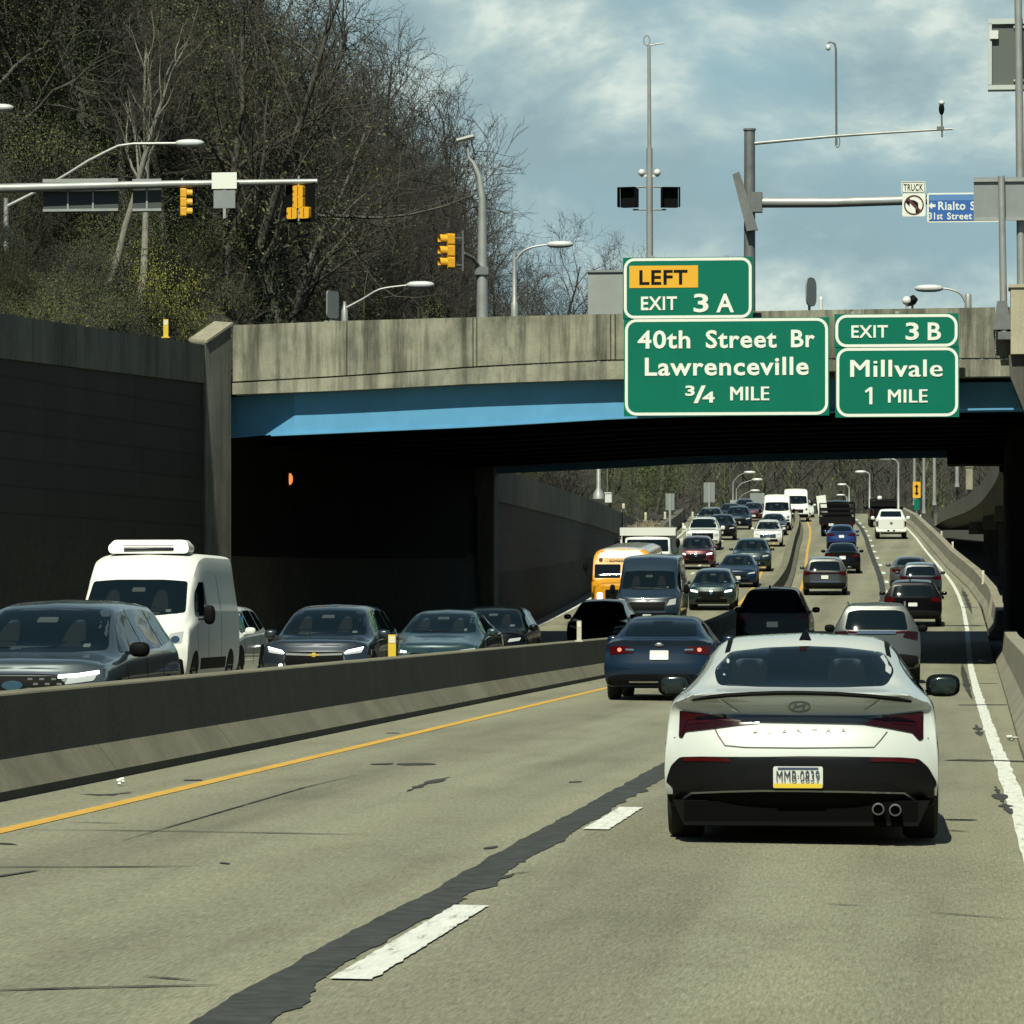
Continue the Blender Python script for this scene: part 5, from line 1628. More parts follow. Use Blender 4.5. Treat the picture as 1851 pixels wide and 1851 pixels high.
for q, rr in ((tl_l, (EP((172, 600), (330, 622), (345, 640), (205, 648), (192, 700), (175, 735)), EP((215, 655), (345, 648), (350, 662), (215, 672)), EP((360, 628), (540, 652), (520, 664), (365, 648)))),
              (tl_r, (EP((1604, 640), (1440, 652), (1425, 668), (1570, 686), (1580, 740), (1598, 775)), EP((1560, 692), (1430, 676), (1426, 690), (1556, 708)), EP((1410, 655), (1240, 660), (1255, 674), (1406, 676))))):
    t_ = car.panel('taillight', rpoly(q, .008, 2), 'rear', TAILD, .012, .05, .05)
    car.panel('lamp_segment', [rpoly(x, .006, 2) for x in rr], 'rear', mat('deep_red_lens', (.030, .0025, .004), .15, spec=.3), .018, .05, .01, parent=t_)
car.panel('light_bar', EP((330, 613), (560, 621), (900, 633), (1250, 641), (1430, 641), (1250, 690), (1130, 684), (900, 674), (640, 664), (540, 664)), 'rear', mat('smoked_lamp', (.010, .012, .011), .08, coat=1.0), .016, .05)
b = MB(); lp = []
for q in ((246, 526), (350, 510), (450, 501), (600, 495), (760, 493), (900, 496), (1100, 506), (1300, 525), (1460, 547), (1540, 564)):
    x, z = E(q); lp.append((x, -2.335 + .20 * abs(x / .92) ** 3.2, z))
b.tube(lp, [.008] + [.015] * 8 + [.008], 8); b.build('spoiler_lip', BLACK, car.root, 40)
car.panel('rear_bumper', rpoly(EP((168, 868), (300, 866), (470, 870), (700, 874), (888, 874), (1100, 880), (1300, 888), (1480, 896), (1585, 908), (1640, 960), (1690, 1050), (1698, 1190), (1668, 1228), (1600, 1250), (888, 1250), (200, 1232), (96, 1180), (80, 1100), (88, 1000), (115, 920)), .02, 2), 'rear', mat('gloss_black_bumper', (.004, .0045, .005), .35, spec=.25), .008, .05)
car.panel('bumper_recess', rpoly(EP((330, 1030), (520, 1005), (640, 935), (888, 930), (1115, 945), (1220, 1022), (1420, 1050), (1500, 1100), (888, 1086), (260, 1070)), .02, 2), 'rear', DARK, .014, .05)
car.panel('diffuser', EP((240, 1088), (650, 1084), (888, 1090), (1500, 1112), (1560, 1160), (1650, 1226), (1600, 1262), (888, 1262), (180, 1240), (110, 1182), (190, 1140)), 'rear', mat('matte_diffuser', (.003, .003, .003), .8, spec=.1), .014, .05)
car.strip('diffuser_trim', EP((95, 1178), (150, 1155), (195, 1118), (240, 1087), (430, 1080), (650, 1078), (888, 1084), (1200, 1096), (1500, 1112), (1560, 1160), (1600, 1192), (1664, 1224)), .012, 'rear', mat('satin_trim', (.30, .32, .30), .3, metal=.7), .024, step=.04)
car.strip('reflector', EP((190, 882), (330, 882), (470, 890)), .026, 'rear', TAIL, .014)
car.strip('reflector', EP((1300, 905), (1440, 908), (1565, 922)), .026, 'rear', TAIL, .014)
car.strip('trunk_seam', EP((372, 690), (400, 745), (440, 803), (560, 816), (880, 826), (1320, 832), (1360, 790), (1398, 742)), .008, 'rear', mat('panel_gap', (.05, .055, .05), .8), .004)
car.strip('crease', EP((398, 520), (455, 565), (515, 610)), .012, 'rear', P_WSED, .012); car.strip('crease', EP((1372, 545), (1320, 585), (1265, 615)), .012, 'rear', P_WSED, .012)
def on_rear(car, x, z, o): return car.hit('rear', x, z)[0].y - o
x, z = E((874, 1000))
lpl = car.panel('license_plate', rrect(x - .165, z - .075, x + .165, z + .073, .012, 2), 'rear', WHITEP, .030, .1, .03)
yp = on_rear(car, x, z, .034)
MB().box((x, yp, z - .057), (.322, .006, .030)).box((x, yp, z + .061), (.27, .006, .012), mi=1).build('plate_band', [YELP, mat('plate_blue', (.04, .07, .16), .5)], lpl)
tm = text_mesh('MMB\u00b70839', x - .143, z - .030, x + .143, z + .046, yp - .004, mat('plate_ink', (.02, .035, .06), .5), .003, -.004); join_meshes('plate_number', [tm], lpl)
EMB = mat('dull_chrome_badge', (.22, .26, .25), .3, metal=.7)
x, z = E((880, 585))
ov = oval(x, z, .070, .033, 32)
car.strip('emblem_ring', ov[:17], .008, 'rear', EMB, .010, step=.03, depth=.012); car.strip('emblem_ring', ov[16:] + ov[:1], .008, 'rear', EMB, .010, step=.03, depth=.012)
car.strip('emblem', [(x - .040, z - .020), (x - .022, z + .022)], .011, 'rear', EMB, .010, step=.02, depth=.012); car.strip('emblem', [(x + .022, z - .022), (x + .040, z + .020)], .011, 'rear', EMB, .010, step=.02, depth=.012)
car.strip('emblem', [(x - .030, z - .006), (x, z + .001), (x + .030, z + .008)], .009, 'rear', EMB, .010, step=.02, depth=.012)
lets = []
for k, ch in enumerate('ELANTRA'):
    x, z = E((618 + k * 87, 722))
    lets.append(text_mesh(ch, x - .019, z - .018, x + .019, z + .018, on_rear(car, x, z, .008), WHITE, .006, .01))
join_meshes('model_lettering', lets, car.root)
b = MB()
for (px, py) in ((1345, 1200), (1445, 1208)):
    x, z = E((px, py))
    y0 = -2.345
    b.tube([(x, y0 + .10, z), (x, y0 - .01, z), (x, y0 - .018, z)], [.040, .042, .040], 18, caps=False); b.tube([(x, y0 - .020, z), (x, y0 - .022, z)], [.041, .032], 18, caps=False); b.tube([(x, y0 - .020, z), (x, y0 + .05, z)], [.032, .032], 18, caps=False)
    b.ellipsoid((x, y0 + .03, z), (.032, .006, .032), 14, 6, mi=1)
b.build('exhaust_tips', [mat('satin_steel', (.13, .14, .135), .4, metal=.5), MATS['matte_diffuser']], car.root, 40)
for ax in ('left', 'right'):
    car.strip('bumper_seam', [(-1.80, .64), (-1.95, .66), (-2.12, .72), (-2.2, .80)], .010, ax, MATS['panel_gap'], .003)
    car.strip('quarter_seam', [(-1.80, .64), (-1.82, .40)], .010, ax, MATS['panel_gap'], .003)
for px0, px1 in ((442, 440), (1388, 1374)):
    x0_ = E((px0, 170))[0] * 1.02
    car.strip('roof_trim', [(x0_, -.1), (x0_ * 1.0, -.7), (x0_ * 1.0, -1.15), (x0_ * 1.02, -1.34)], .035, 'top', BLACK, .006)
x = E((905, 150))[0] - .01
zt_ = car.hit('top', x, -1.05)[0].z
b = MB(); b.prism([(-1.20, -.03), (-.90, -.03), (-1.02, .035), (-1.12, .050)], -.042, .042, lambda u, v, w2: (x + w2 * (1 - .9 * max(0, v + .03) / .08), u, zt_ + v)); b.build('antenna_fin', P_BLACK, car.root)
b = MB().box((x - .01, on_rear(car, x, 1.325, .02), 1.325), (.05, .03, .02)); b.build('brake_lamp', TAILD, car.root)
for s_ in (-1, 1):
    b = MB().ellipsoid((s_ * .985, .62, 1.03), (.125, .09, .085), 16, 10, .65); b.box((s_ * .885, .66, .975), (.14, .06, .04))
    mo = b.build('side_mirror', BLACK, car.root, 40)
    MB().ellipsoid((s_ * .985, .545, 1.03), (.10, .025, .065), 14, 8, .6).build('mirror_glass', mat('mirror_glass', (.035, .05, .05), .12, metal=.6), mo, 40)
for q in ([(.46, .60), (.80, .63), (.82, .70), (.55, .665)],):
    for qq in (q, mir(q)): car.panel('headlight', rpoly(qq, .02), 'front', LAMPW, .010, .05)
car.panel('grille', [(-.42, .38), (.42, .38), (.40, .62), (-.40, .62)], 'front', BLACK, .008)
for ax in ('left', 'right'):
    for ln in ([(.92, .95), (.9, .35)], [(-.48, .96), (-.5, .3)], [(-1.3, .95), (-1.0, .6)]): car.strip('door_seam', ln, .012, ax, BLACK, .003)
wheels(car, .80, 1.40, -1.43, .335, .245)
MB().box((0, -.36, .21), (1.56, 3.78, .17)).build('underbody', mat('underbody_black', (.003, .003, .003), .9, spec=.05), car.root)
MB().prism([(-.86, .30), (-.78, .13), (.78, .13), (.86, .30)], -2.31, -2.0, lambda u, v, w2: (u, w2 + .12 * abs(u) ** 3, v)).build('rear_valance', MATS['matte_diffuser'], car.root)
car.root.scale = (1, 1, .985)
put(car, 1446, 28.05, 4.70, True, .016)

# --- same direction, farther on
c = generic('sedan', 'blue_sedan', 'dark blue sedan with lit brake lamps, in the left lane beside the white sedan', 'car', P_NAVY, 4.9, 1.85, 1.42)
for s_ in (-1, 1):
    c.panel('brake_lamp', oval(s_ * .66, .845, .035, .032, 10), 'rear', BRAKE, .022)
    c.strip('lamp_trim', [(s_ * .42, .845), (s_ * .56, .85)], .025, 'rear', CHROME, .022)
c.panel('bumper_trim', rrect(-.5, .30, .5, .325, .01, 2), 'rear', CHROME, .02)
b = MB().ellipsoid((0, on_rear(c, 0, .93, .01), .93), (.075, .012, .028), 12, 6); b.build('emblem', CHROME, c.root)
put(c, 1191, 69.0, 4.9, True, .0)
SIL = c2 = generic('suv', 'silver_suv', 'silver sports utility vehicle with roof rails, just past the white sedan in the right lane', 'car', P_SILVER, 4.6, 1.86, 1.70, rack=True, mirror_m=BLACK, tail=TAILD)
c2.panel('tailgate_garnish', rpoly([(-.42, 1.03), (.42, 1.03), (.38, 1.10), (-.38, 1.10)], .02), 'rear', CHROME, .03)
c2.strip('lamp_trim', [(-.60, 1.075), (-.36, 1.06)], .03, 'rear', TAIL, .02); c2.strip('lamp_trim', [(.60, 1.075), (.36, 1.06)], .03, 'rear', TAIL, .02)
c2.panel('bumper_guard', rpoly([(-.34, .34), (.34, .34), (.42, .44), (-.42, .44)], .02), 'rear', mat('satin_trim', (.3, .32, .3), .3, metal=.7), .02)
put(c2, 1584, 88, 4.6, True, .02)
BS = generic('suv', 'black_suv', 'large boxy black sports utility vehicle in the left lane, in the bridge shadow', 'car', P_BLACK, 5.1, 2.0, 2.0)
BS.root.scale = (1.04, 1.04, 1.03); put(BS, 1396, 118.5, 5.1, True)
MB().ellipsoid((-.1, -1.6, 2.0), (.03, .10, .05), 8, 6).build('antenna_fin', BLACK, BS.root)
c = Copy(BS, 'black sports utility vehicle in the right lane just beyond the bridge shadow', 'car', sc_=(1.06, .92, .85)); put(c, 1650, 153.5, 4.7, True)
GS = generic('suv', 'grey_suv', 'grey sports utility vehicle alone in the left lane beyond the bridge', 'car', P_GREY, 4.9, 1.93, 1.66, trim=DARK)
GS.strip('chrome_strip', [(-.72, .60), (.72, .60)], .03, 'rear', CHROME, .02); put(GS, 1491, 183, 4.9, True)
GS.strip('light_bar', [(-.8, .98), (.8, .98)], .06, 'rear', TAILD, .02)
c = Copy(GS, 'dark sports utility vehicle in the right lane, ahead of the black one beyond the shadow', 'car', P_GREY, P_INK, 'dark_suv', (.94, .93, .93)); put(c, 1664, 179, 4.6, True)
SD = generic('sedan', 'silver_sedan', 'silver grey sedan in the right lane, half hidden by the dark vehicle behind it', 'car', P_SILVER, 4.7, 1.8, 1.45); put(SD, 1645, 190, 4.7, True)
c = Copy(SD, 'black sedan in the left lane ahead of the grey sports utility vehicle', 'car', P_SILVER, P_BLACK, 'black_sedan', (1, 1, 1.05)); put(c, 1523, 210, 4.7, True)
c = Copy(SD, 'bright blue sedan in the left lane, behind the dark stake truck', 'car', P_SILVER, P_BLUE, 'blue_sedan'); put(c, 1521, 252, 4.7, True)

# --- pickups and trucks
PST = [(2.9, .40, .86, .95, .75, .94, 1.02, .76, 1.08, 1.11), (2.6, .38, .95, 1.0, .78, .98, 1.10, .80, 1.18, 1.21), (1.5, .38, .97, 1.01, .80, .985, 1.18, .84, 1.26, 1.29),
       (.95, .38, .97, 1.01, .80, .985, 1.22, .74, 1.62, 1.69), (.45, .38, .97, 1.01, .80, .985, 1.25, .69, 1.83, 1.90), (-.6, .38, .97, 1.01, .80, .985, 1.27, .69, 1.87, 1.94),
       (-.95, .38, .97, 1.01, .80, .985, 1.27, .70, 1.82, 1.88), (-1.08, .40, .97, 1.01, .80, .985, 1.27, .84, 1.32, 1.33), (-2.9, .45, .96, 1.0, .80, .97, 1.27, .84, 1.31, 1.32)]
def pickup(name, label, paint_m, **k):
    car = Car(name, label, 'pickup truck')
    car.body(loft(PST, [(.3, .1), (.5, 0), (1.0, .03), (1.15, .1)], [(.4, .06), (.55, 0), (.6, .05), (1.4, .06)], (.22, 3), (.06, 6)), paint_m)
    car.panel('windshield', rpoly([(-.80, 1.32), (.80, 1.32), (.68, 1.84), (-.68, 1.84)], .05), 'front', GLASS)
    car.panel('rear_window', rpoly([(-.70, 1.42), (.70, 1.42), (.64, 1.79), (-.64, 1.79)], .05), 'rear', GLASS)
    side_glass(car, [rpoly([(1.15, 1.30), (.1, 1.30), (.1, 1.82), (.5, 1.80)], .04), rpoly([(.02, 1.30), (-.85, 1.32), (-.80, 1.78), (.02, 1.83)], .04)])
    for s_ in (1, -1):
        q = [(.70, .84), (.92, .86), (.93, 1.02), (.70, 1.0)]; q = q if s_ > 0 else mir(q)
        car.panel('headlight', rpoly(q, .02), 'front', LAMPW, .01, .05)
        q = [(.86, .82), (.98, .82), (.98, 1.18), (.86, 1.18)]; q = q if s_ > 0 else mir(q)
        car.panel('taillight', rpoly(q, .02), 'rear', TAIL, .012, .05)
    car.panel('grille', rrect(-.64, .68, .64, 1.04, .05), 'front', BLACK, .01)
    car.panel('front_bumper', rrect(-.9, .44, .9, .62, .05), 'front', CHROME, .03)
    car.panel('rear_bumper', rrect(-.93, .50, .93, .68, .04), 'rear', CHROME if paint_m is not P_WHITE else P_WHITE, .10, .1, .1)
    car.panel('tailgate_gap', [rrect(-.84, .72, -.82, 1.26, .005, 1), rrect(.82, .72, .84, 1.26, .005, 1), rrect(-.84, .715, .84, .735, .005, 1)], 'rear', BLACK, .004)
    car.panel('tailgate_badge', oval(0, 1.05, .10, .09, 12), 'rear', STEEL_D, .015)
    car.panel('bumper_step', [rrect(-.26, .53, -.12, .62, .02), rrect(.10, .53, .24, .62, .02)], 'rear', BLACK, .115)
    wheels(car, .87, 1.85, -1.75, .40, .27)
    mirrors(car, 1.16, .9, 1.30, paint_m if paint_m is P_WHITE else BLACK, (.13, .08, .13))
    MB().box((0, -.2, .40), (1.3, 4.6, .14)).build('underbody', BLACK, car.root)
    return car
WP = pickup('white_pickup', 'white pickup truck seen from behind in the right lane beyond the bridge', P_WHITE); put(WP, 1611, 274, 5.8, True)
c = Copy(WP, 'white pickup truck coming towards the camera behind the maroon vehicle', 'pickup truck'); put(c, 1270, 250, 5.8, False)
c = Copy(WP, 'black pickup truck with a rack, ahead of the white pickup in the right lane', 'pickup truck', P_WHITE, P_BLACK, 'black_pickup', (1.12, 1, 1.05)); put(c, 1600, 306, 5.8, True)
b = MB()
for s_ in (-1, 1):
    for y in (-.9, -2.7): b.box((s_ * .93, y, 1.6), (.06, .06, .6))
    b.box((s_ * .93, -1.8, 1.9), (.07, 2.0, .07))
b.box((0, -2.7, 1.9), (1.9, .07, .07)); b.box((0, -.9, 1.9), (1.9, .07, .07)); b.box((0, -1.8, 1.62), (1.7, 1.7, .36))
b.build('cargo_rack', DARK, c.root); MB().ellipsoid((-.35, -2.6, 2.02), (.17, .17, .17), 10, 8).build('rack_lamp', mat('sensor_white', (.7, .72, .7), .4), c.root)
def stake_truck():
    car = Car('stake_truck', 'dark stake truck with open side racks, carrying a white board, in the left lane', 'truck')
    car.body(loft(scaled(VAN, 2.6 * 2.1, 2.1, 2.35, 5.5, 2.06, 2.5)[:7] + [(-.9, .4, .9, .95, .85, .95, 1.4, .8, 2.2, 2.28)], VAN_GF, [(0, 0), (3, 0)], (.25, 3), (.02, 6)), P_BLACK, 'cab')
    MB().box((0, -2.4, .98), (2.4, 4.3, .16)).box((0, -2.2, .70), (1.0, 4.6, .35)).box((0, -4.54, 1.05), (2.36, .06, .5)).build('flatbed', DARK, car.root)
    b = MB()
    for s_ in (-1, 1):
        for k in range(5): b.box((s_ * 1.17, -.4 - 1.0 * k, 1.6), (.06, .09, 1.2))
        for z in (1.25, 1.55, 1.85, 2.15): b.box((s_ * 1.14, -2.4, z), (.03, 4.2, .14))
    for z in (1.25, 1.55, 1.85): b.box((0, -4.45, z), (2.3, .03, .16))
    b.box((0, -.35, 2.2), (2.36, .08, .12)).box((0, -4.45, 2.2), (2.36, .08, .08))
    b.build('stake_rack', DARK, car.root)
    for s_ in (-1, 1): MB().box((s_ * 1.0, -4.6, .80), (.22, .05, .14)).build('taillight', TAIL, car.root)
    MB().box((-.4, -4.6, .80), (.32, .04, .16)).build('license_plate', WHITEP, car.root)
    car.panel('windshield', rpoly([(-.86, 1.35), (.86, 1.35), (.80, 1.90), (-.80, 1.90)], .05), 'front', GLASS)
    wheels(car, .92, 1.9, -3.2, .42, .3, arches=False)
    return car
c = stake_truck(); c.root.location = (0, 0, 0)
c.place(1509, 285.5, True, 0.0, at(1509, 1098, 281).x)
q = c.root.location
b = MB().box((0, 0, .62), (.62, .05, 1.32), M=Matrix.Rotation(R(-7), 3, 'Y'))
o = tag(b.build('white_board', WHITE), 'tall white board standing upright in the dark stake truck', 'board'); o.location = (q.x - .86, q.y - 4.2, q.z + 1.28)

# --- oncoming traffic
SLA = generic('suv', 'slate_suv', 'slate grey sports utility vehicle at the left edge with a lit strip headlight, nearest oncoming', 'car', P_SLATE, 4.6, 1.88, 1.60, mirror_m=BLACK)
for s_ in (1, -1):
    q = [(s_ * .46, .805), (s_ * .66, .82), (s_ * .85, .85)]
    SLA.strip('running_light', q if s_ > 0 else q[::-1], .038, 'front', DRL, .022, step=.05)
SLA.strip('hood_trim', [(-.46, .835), (-.2, .845), (.2, .845), (.46, .835)], .022, 'front', CHROME, .02)
SLA.panel('grille_mesh', rpoly([(-.66, .60), (.66, .60), (.46, .81), (-.46, .81)], .04), 'front', BLACK, .014)
SLA.panel('emblem', oval(0, .715, .11, .048, 18), 'front', mat('blue_badge', (.05, .12, .16), .2, metal=.6, coat=1), .03)
b = MB()
for r_ in range(4):
    for k in range(-4, 5):
        if abs(k) < 1: continue
        x = k * .12 + (.06 if r_ % 2 else 0)
        h, _ = SLA.hit('front', x, .63 + r_ * .05)
        if h is not None and abs(x) > .15: b.box((x, h.y + .018, .63 + r_ * .05), (.05, .012, .022))
b.build('grille_studs', mat('satin_trim', (.3, .32, .3), .3, metal=.7), SLA.root)
put(SLA, 22, 42, 4.6, False)
WV = generic('van', 'white_van', 'white delivery van with a refrigeration unit on its roof, beside the dark wall', 'van', P_WVAN)
b = MB(); b.prism(rpoly([(-.66, 0), (.66, 0), (.70, .10), (.62, .24), (-.62, .24), (-.70, .10)], .06, 3), .05, .62, lambda u, v, w2: (u, w2 + .10 * (v > .15) * (1 if w2 < .3 else -1), 2.47 + v))
ru = b.build('refrigeration_unit', mat('unit_white', (.74, .76, .70), .4), WV.root, 30)
b = MB()
for k in range(3): b.box((0, .63, 2.535 + k * .035), (.86, .02, .016))
b.build('vent_slats', DARK, ru)
for s_ in (-1, 1): WV.panel('lamp_reflector', oval(s_ * .80, .96, .07, .06, 12), 'front', CHROME, .022)
WV.root.scale = (1.05, 1, 1.0); put(WV, 226, 71.5, 5.5, False)
c = Copy(WV, 'white panel van in the oncoming inner lane far beyond the bridge, nearer of two', 'van'); 
for ch in list(c.root.children):
    if ch.name.startswith('refrigeration'):
        for cc in list(ch.children): bpy.data.objects.remove(cc)
        bpy.data.objects.remove(ch)
put(c, 1404, 297, 5.5, False)
c4 = Copy(c, 'white panel van in the oncoming lanes far beyond the bridge, farther of two', 'van'); put(c4, 1439, 324, 5.5, False)
WC = generic('suv', 'white_compact', 'white compact car mostly hidden behind the white delivery van', 'car', P_WHITE, 4.3, 1.78, 1.56, plates=False); put(WC, 0, 80, 4.3, False, X=-14.85)
TX = generic('suv', 'black_suv', 'black sports utility vehicle with lit headlights and a gold cross badge, behind the yellow post', 'car', P_INK, 4.5, 1.83, 1.57)
for s_ in (1, -1):
    q = rpoly([(.50, .735), (.80, .80), (.82, .85), (.56, .79)], .01, 2)
    TX.panel('running_light', q if s_ > 0 else mir(q), 'front', DRL, .02, .05)
    TX.panel('fog_light', rpoly([(s_ * .54, .47), (s_ * .62, .47), (s_ * .60, .56), (s_ * .54, .56)] if s_ > 0 else [(-.62, .47), (-.54, .47), (-.54, .56), (-.60, .56)], .02), 'front', DRL, .02, .04)
    TX.strip('fog_trim', [(s_ * .48, .50), (s_ * .52, .62), (s_ * .50, .70)], .02, 'front', CHROME, .018)
TX.strip('grille_bar', [(-.48, .725), (0, .71), (.48, .725)], .035, 'front', STEEL_D, .018)
TX.panel('emblem', [(-.10, .695), (-.035, .695), (-.03, .675), (.03, .675), (.035, .695), (.10, .695), (.09, .725), (.03, .725), (.025, .745), (-.03, .745), (-.035, .725), (-.09, .725)], 'front', mat('gold_badge', (.65, .45, .10), .3, metal=.8), .03, .03)
TX.panel('grille_mesh', rpoly([(-.47, .42), (.47, .42), (.46, .70), (-.46, .70)], .05), 'front', BLACK, .015)
put(TX, 567, 70, 4.5, False)
TS = generic('sedan', 'teal_sedan', 'dark teal sedan with one lit headlamp, right of the yellow post', 'car', P_TEAL, 4.9, 1.86, 1.48, plates=False)
TS.strip('running_light', [(.48, .655), (.66, .67), (.70, .69), (.72, .73)], .035, 'front', DRL, .022, step=.04)
TS.panel('emblem', rrect(-.045, .64, .045, .74, .03), 'front', CHROME, .03)
TS.panel('wide_grille', rpoly([(-.52, .36), (.52, .36), (.48, .60), (-.48, .60)], .12), 'front', BLACK, .014)
put(TS, 778, 80, 4.9, False)
c = generic('suv', 'black_hatchback', 'black hatchback with one bright headlamp, behind the teal sedan under the bridge edge', 'car', P_BLACK, 4.3, 1.8, 1.55, plates=False)
c.panel('running_light', rpoly([(.50, .72), (.68, .74), (.66, .83), (.52, .82)], .03), 'front', DRL, .02, .05)
BH = c; put(c, 878, 97, 4.3, False)
c = Copy(BH, 'unlit black sports utility vehicle in the bridge shadow, in front of the navy van', 'car', None, None, 'black_suv', (1.05, 1.05, 1.02)); put(c, 1078, 127, 4.5, False)
for ch in list(c.root.children):
    if ch.name.startswith('running_light'): bpy.data.objects.remove(ch)
c = generic('van', 'navy_van', 'tall navy blue van in the oncoming lanes, in front of the school bus', 'van', P_VAN, 5.6, 2.3, 2.66); put(c, 1169, 149.6, 5.6, False)
PN = generic('suv', 'black_crossover', 'black crossover with bright headlights right of the navy van', 'car', P_GREEN, 4.6, 1.88, 1.62, drl=True, plates=False)
PN.panel('emblem', rpoly([(-.05, .66), (.05, .66), (.06, .88), (-.06, .88)], .02), 'front', CHROME, .03)
PN.panel('center_grille', rpoly([(-.42, .42), (.42, .42), (.36, .58), (-.36, .58)], .04), 'front', DARK, .016)
put(PN, 1285, 168, 4.6, False)
c = Copy(SD, 'dark blue sedan between the black crossover and the black luxury vehicle', 'car', P_SILVER, P_NAVY, 'navy_sedan', (1.02, 1, 1.02)); put(c, 1332, 192, 4.7, False)
MBZ = generic('suv', 'black_luxury_suv', 'black luxury vehicle with a shining bar grille, in the oncoming inner lane', 'car', P_GREEN, 4.8, 1.96, 1.66, plates=True)
for z in (.66, .73, .80): MBZ.strip('grille_bar', [(-.46, z), (.46, z)], .03, 'front', CHROME, .02)
MBZ.panel('emblem', oval(-.02, .73, .10, .10, 14), 'front', CHROME, .035)
put(MBZ, 1358, 213, 4.8, False)
c = Copy(PN, 'maroon sports utility vehicle in the oncoming outer lane, right of the white truck', 'car', P_GREEN, P_RED, 'maroon_suv', (1, 1, 1.05)); put(c, 1258, 216, 4.6, False)
WSV = Copy(MBZ, 'white sports utility vehicle behind the black luxury vehicle in the inner lane', 'car', P_GREEN, P_WHITE, 'white_suv', (.92, .96, .98)); put(WSV, 1388, 257, 4.6, False)
G2 = 'distant oncoming cars'
for px, Y, pm, nm, lab, proto in ((1398, 284, P_GREEN, 'green_sedan', 'dark green car between the white sports utility vehicle and the white van', SD), (1303, 272, P_BLACK, 'black_suv', 'black sports utility vehicle in the outer oncoming lane, behind the white pickup', GS),
                          (1334, 300, P_NAVY, 'navy_suv', 'dark navy vehicle far up the outer oncoming lane, left of the white van', GS), (1362, 326, P_RED, 'red_car', 'red car far up the oncoming lanes beside the white van', SD),
                          (1283, 296, P_DGREY, 'grey_suv', 'dark grey vehicle far up the oncoming side, near the tall sign back', GS), (1452, 340, P_WHITE, 'white_car', 'white car farthest up the inner oncoming lane', SD), (1320, 322, P_BLACK, 'black_car', 'small black car behind the dark navy vehicle', SD), (1347, 345, P_SLATE, 'slate_car', 'slate car near the far gantry in the oncoming lanes', SD)):
    c = Copy(proto, lab, 'car', P_GREY if proto is GS else P_SILVER, pm, nm, group=G2); put(c, px, Y, 4.7, False)
# school bus
bus = Car('school_bus', 'yellow school bus with a white roof, left of the navy van by the far wall', 'bus')
BST = [(4.6, .45, .85, .95, .8, .92, 1.2, .7, 1.42, 1.46), (4.3, .45, .95, 1.02, .8, 1.0, 1.3, .8, 1.50, 1.55), (3.5, .45, 1.02, 1.08, .85, 1.06, 1.4, .9, 1.58, 1.64), (3.35, .45, 1.1, 1.18, .9, 1.2, 1.5, 1.14, 1.75, 1.82),
       (3.1, .45, 1.15, 1.22, .9, 1.22, 1.55, 1.14, 2.35, 2.45), (2.95, .45, 1.15, 1.22, .9, 1.22, 1.6, 1.10, 2.62, 2.80), (2.6, .45, 1.15, 1.22, .9, 1.22, 1.6, 1.06, 2.72, 2.92), (-4.5, .45, 1.15, 1.22, .9, 1.22, 1.6, 1.06, 2.72, 2.92), (-4.6, .5, 1.1, 1.2, .9, 1.2, 1.6, 1.0, 2.6, 2.8)]
bus.body(loft(BST, [(.4, .05), (3, 0)], [(.4, 0), (3, 0)], (.2, 3), (.05, 6)), P_YEL)
bus.panel('windshield', [rpoly([(-1.08, 1.72), (-.04, 1.72), (-.04, 2.26), (-1.08, 2.26)], .05), rpoly([(.04, 1.72), (1.08, 1.72), (1.08, 2.26), (.04, 2.26)], .05)], 'front', GLASS, .012)
bus.panel('roof', [(-1.04, 2.86), (1.04, 2.86), (1.04, -4.4), (-1.04, -4.4)], 'top', P_WHITE, .015, .25)
bus.panel('roof_brow', rpoly([(-.95, 2.50), (.95, 2.50), (.7, 2.82), (-.7, 2.82)], .08), 'front', P_WHITE, .012)
bus.panel('grille', rrect(-.55, .75, .55, 1.30, .06), 'front', BLACK, .02)
for s_ in (-1, 1):
    q = rrect(.66, .88, .88, 1.18, .05); bus.panel('headlight', q if s_ > 0 else mir(q), 'front', DRL, .02, .05)
    for k in range(2): 
        q = oval(s_ * (.62 + .22 * k), 2.44, .08, .08, 12); bus.panel('warning_lamp', q, 'front', TAIL if k else mat('amber_lamp', (.7, .3, .02), .2), .025)
MB().box((0, 4.62, .58), (2.2, .16, .26)).build('bumper', BLACK, bus.root)
h = bus.hit('front', 0, 2.40)[0]
me = text_mesh('SCHOOL BUS', -.5, 2.35, .5, 2.47, 0, SIGB, .01, .02)
o = join_meshes('lettering', [me], bus.root); o.rotation_euler = (0, 0, math.pi); o.location = (0, h.y + .03, 0)
for ax in ('left', 'right'):
    bus.panel('side_window', [rrect(-4.2 + .8 * k, 1.75, -3.5 + .8 * k, 2.3, .05) for k in range(8)], ax, GLASS, .01, .2)
    bus.strip('rub_rail', [(2.9, 1.3), (-4.4, 1.3)], .08, ax, BLACK, .012, step=.3)
wheels(bus, 1.02, 3.7, -2.6, .48, .3)
for s_ in (-1, 1):
    MB().tube([(s_ * 1.1, 3.6, 1.6), (s_ * 1.35, 4.2, 1.9), (s_ * 1.35, 4.25, 2.4)], .02, 6).ellipsoid((s_ * 1.35, 4.25, 2.2), (.11, .05, .2), 10, 7).build('side_mirror', BLACK, bus.root)
bus.root.scale = (.95, 1, .95); put(bus, 1119, 158, 9.2, False)
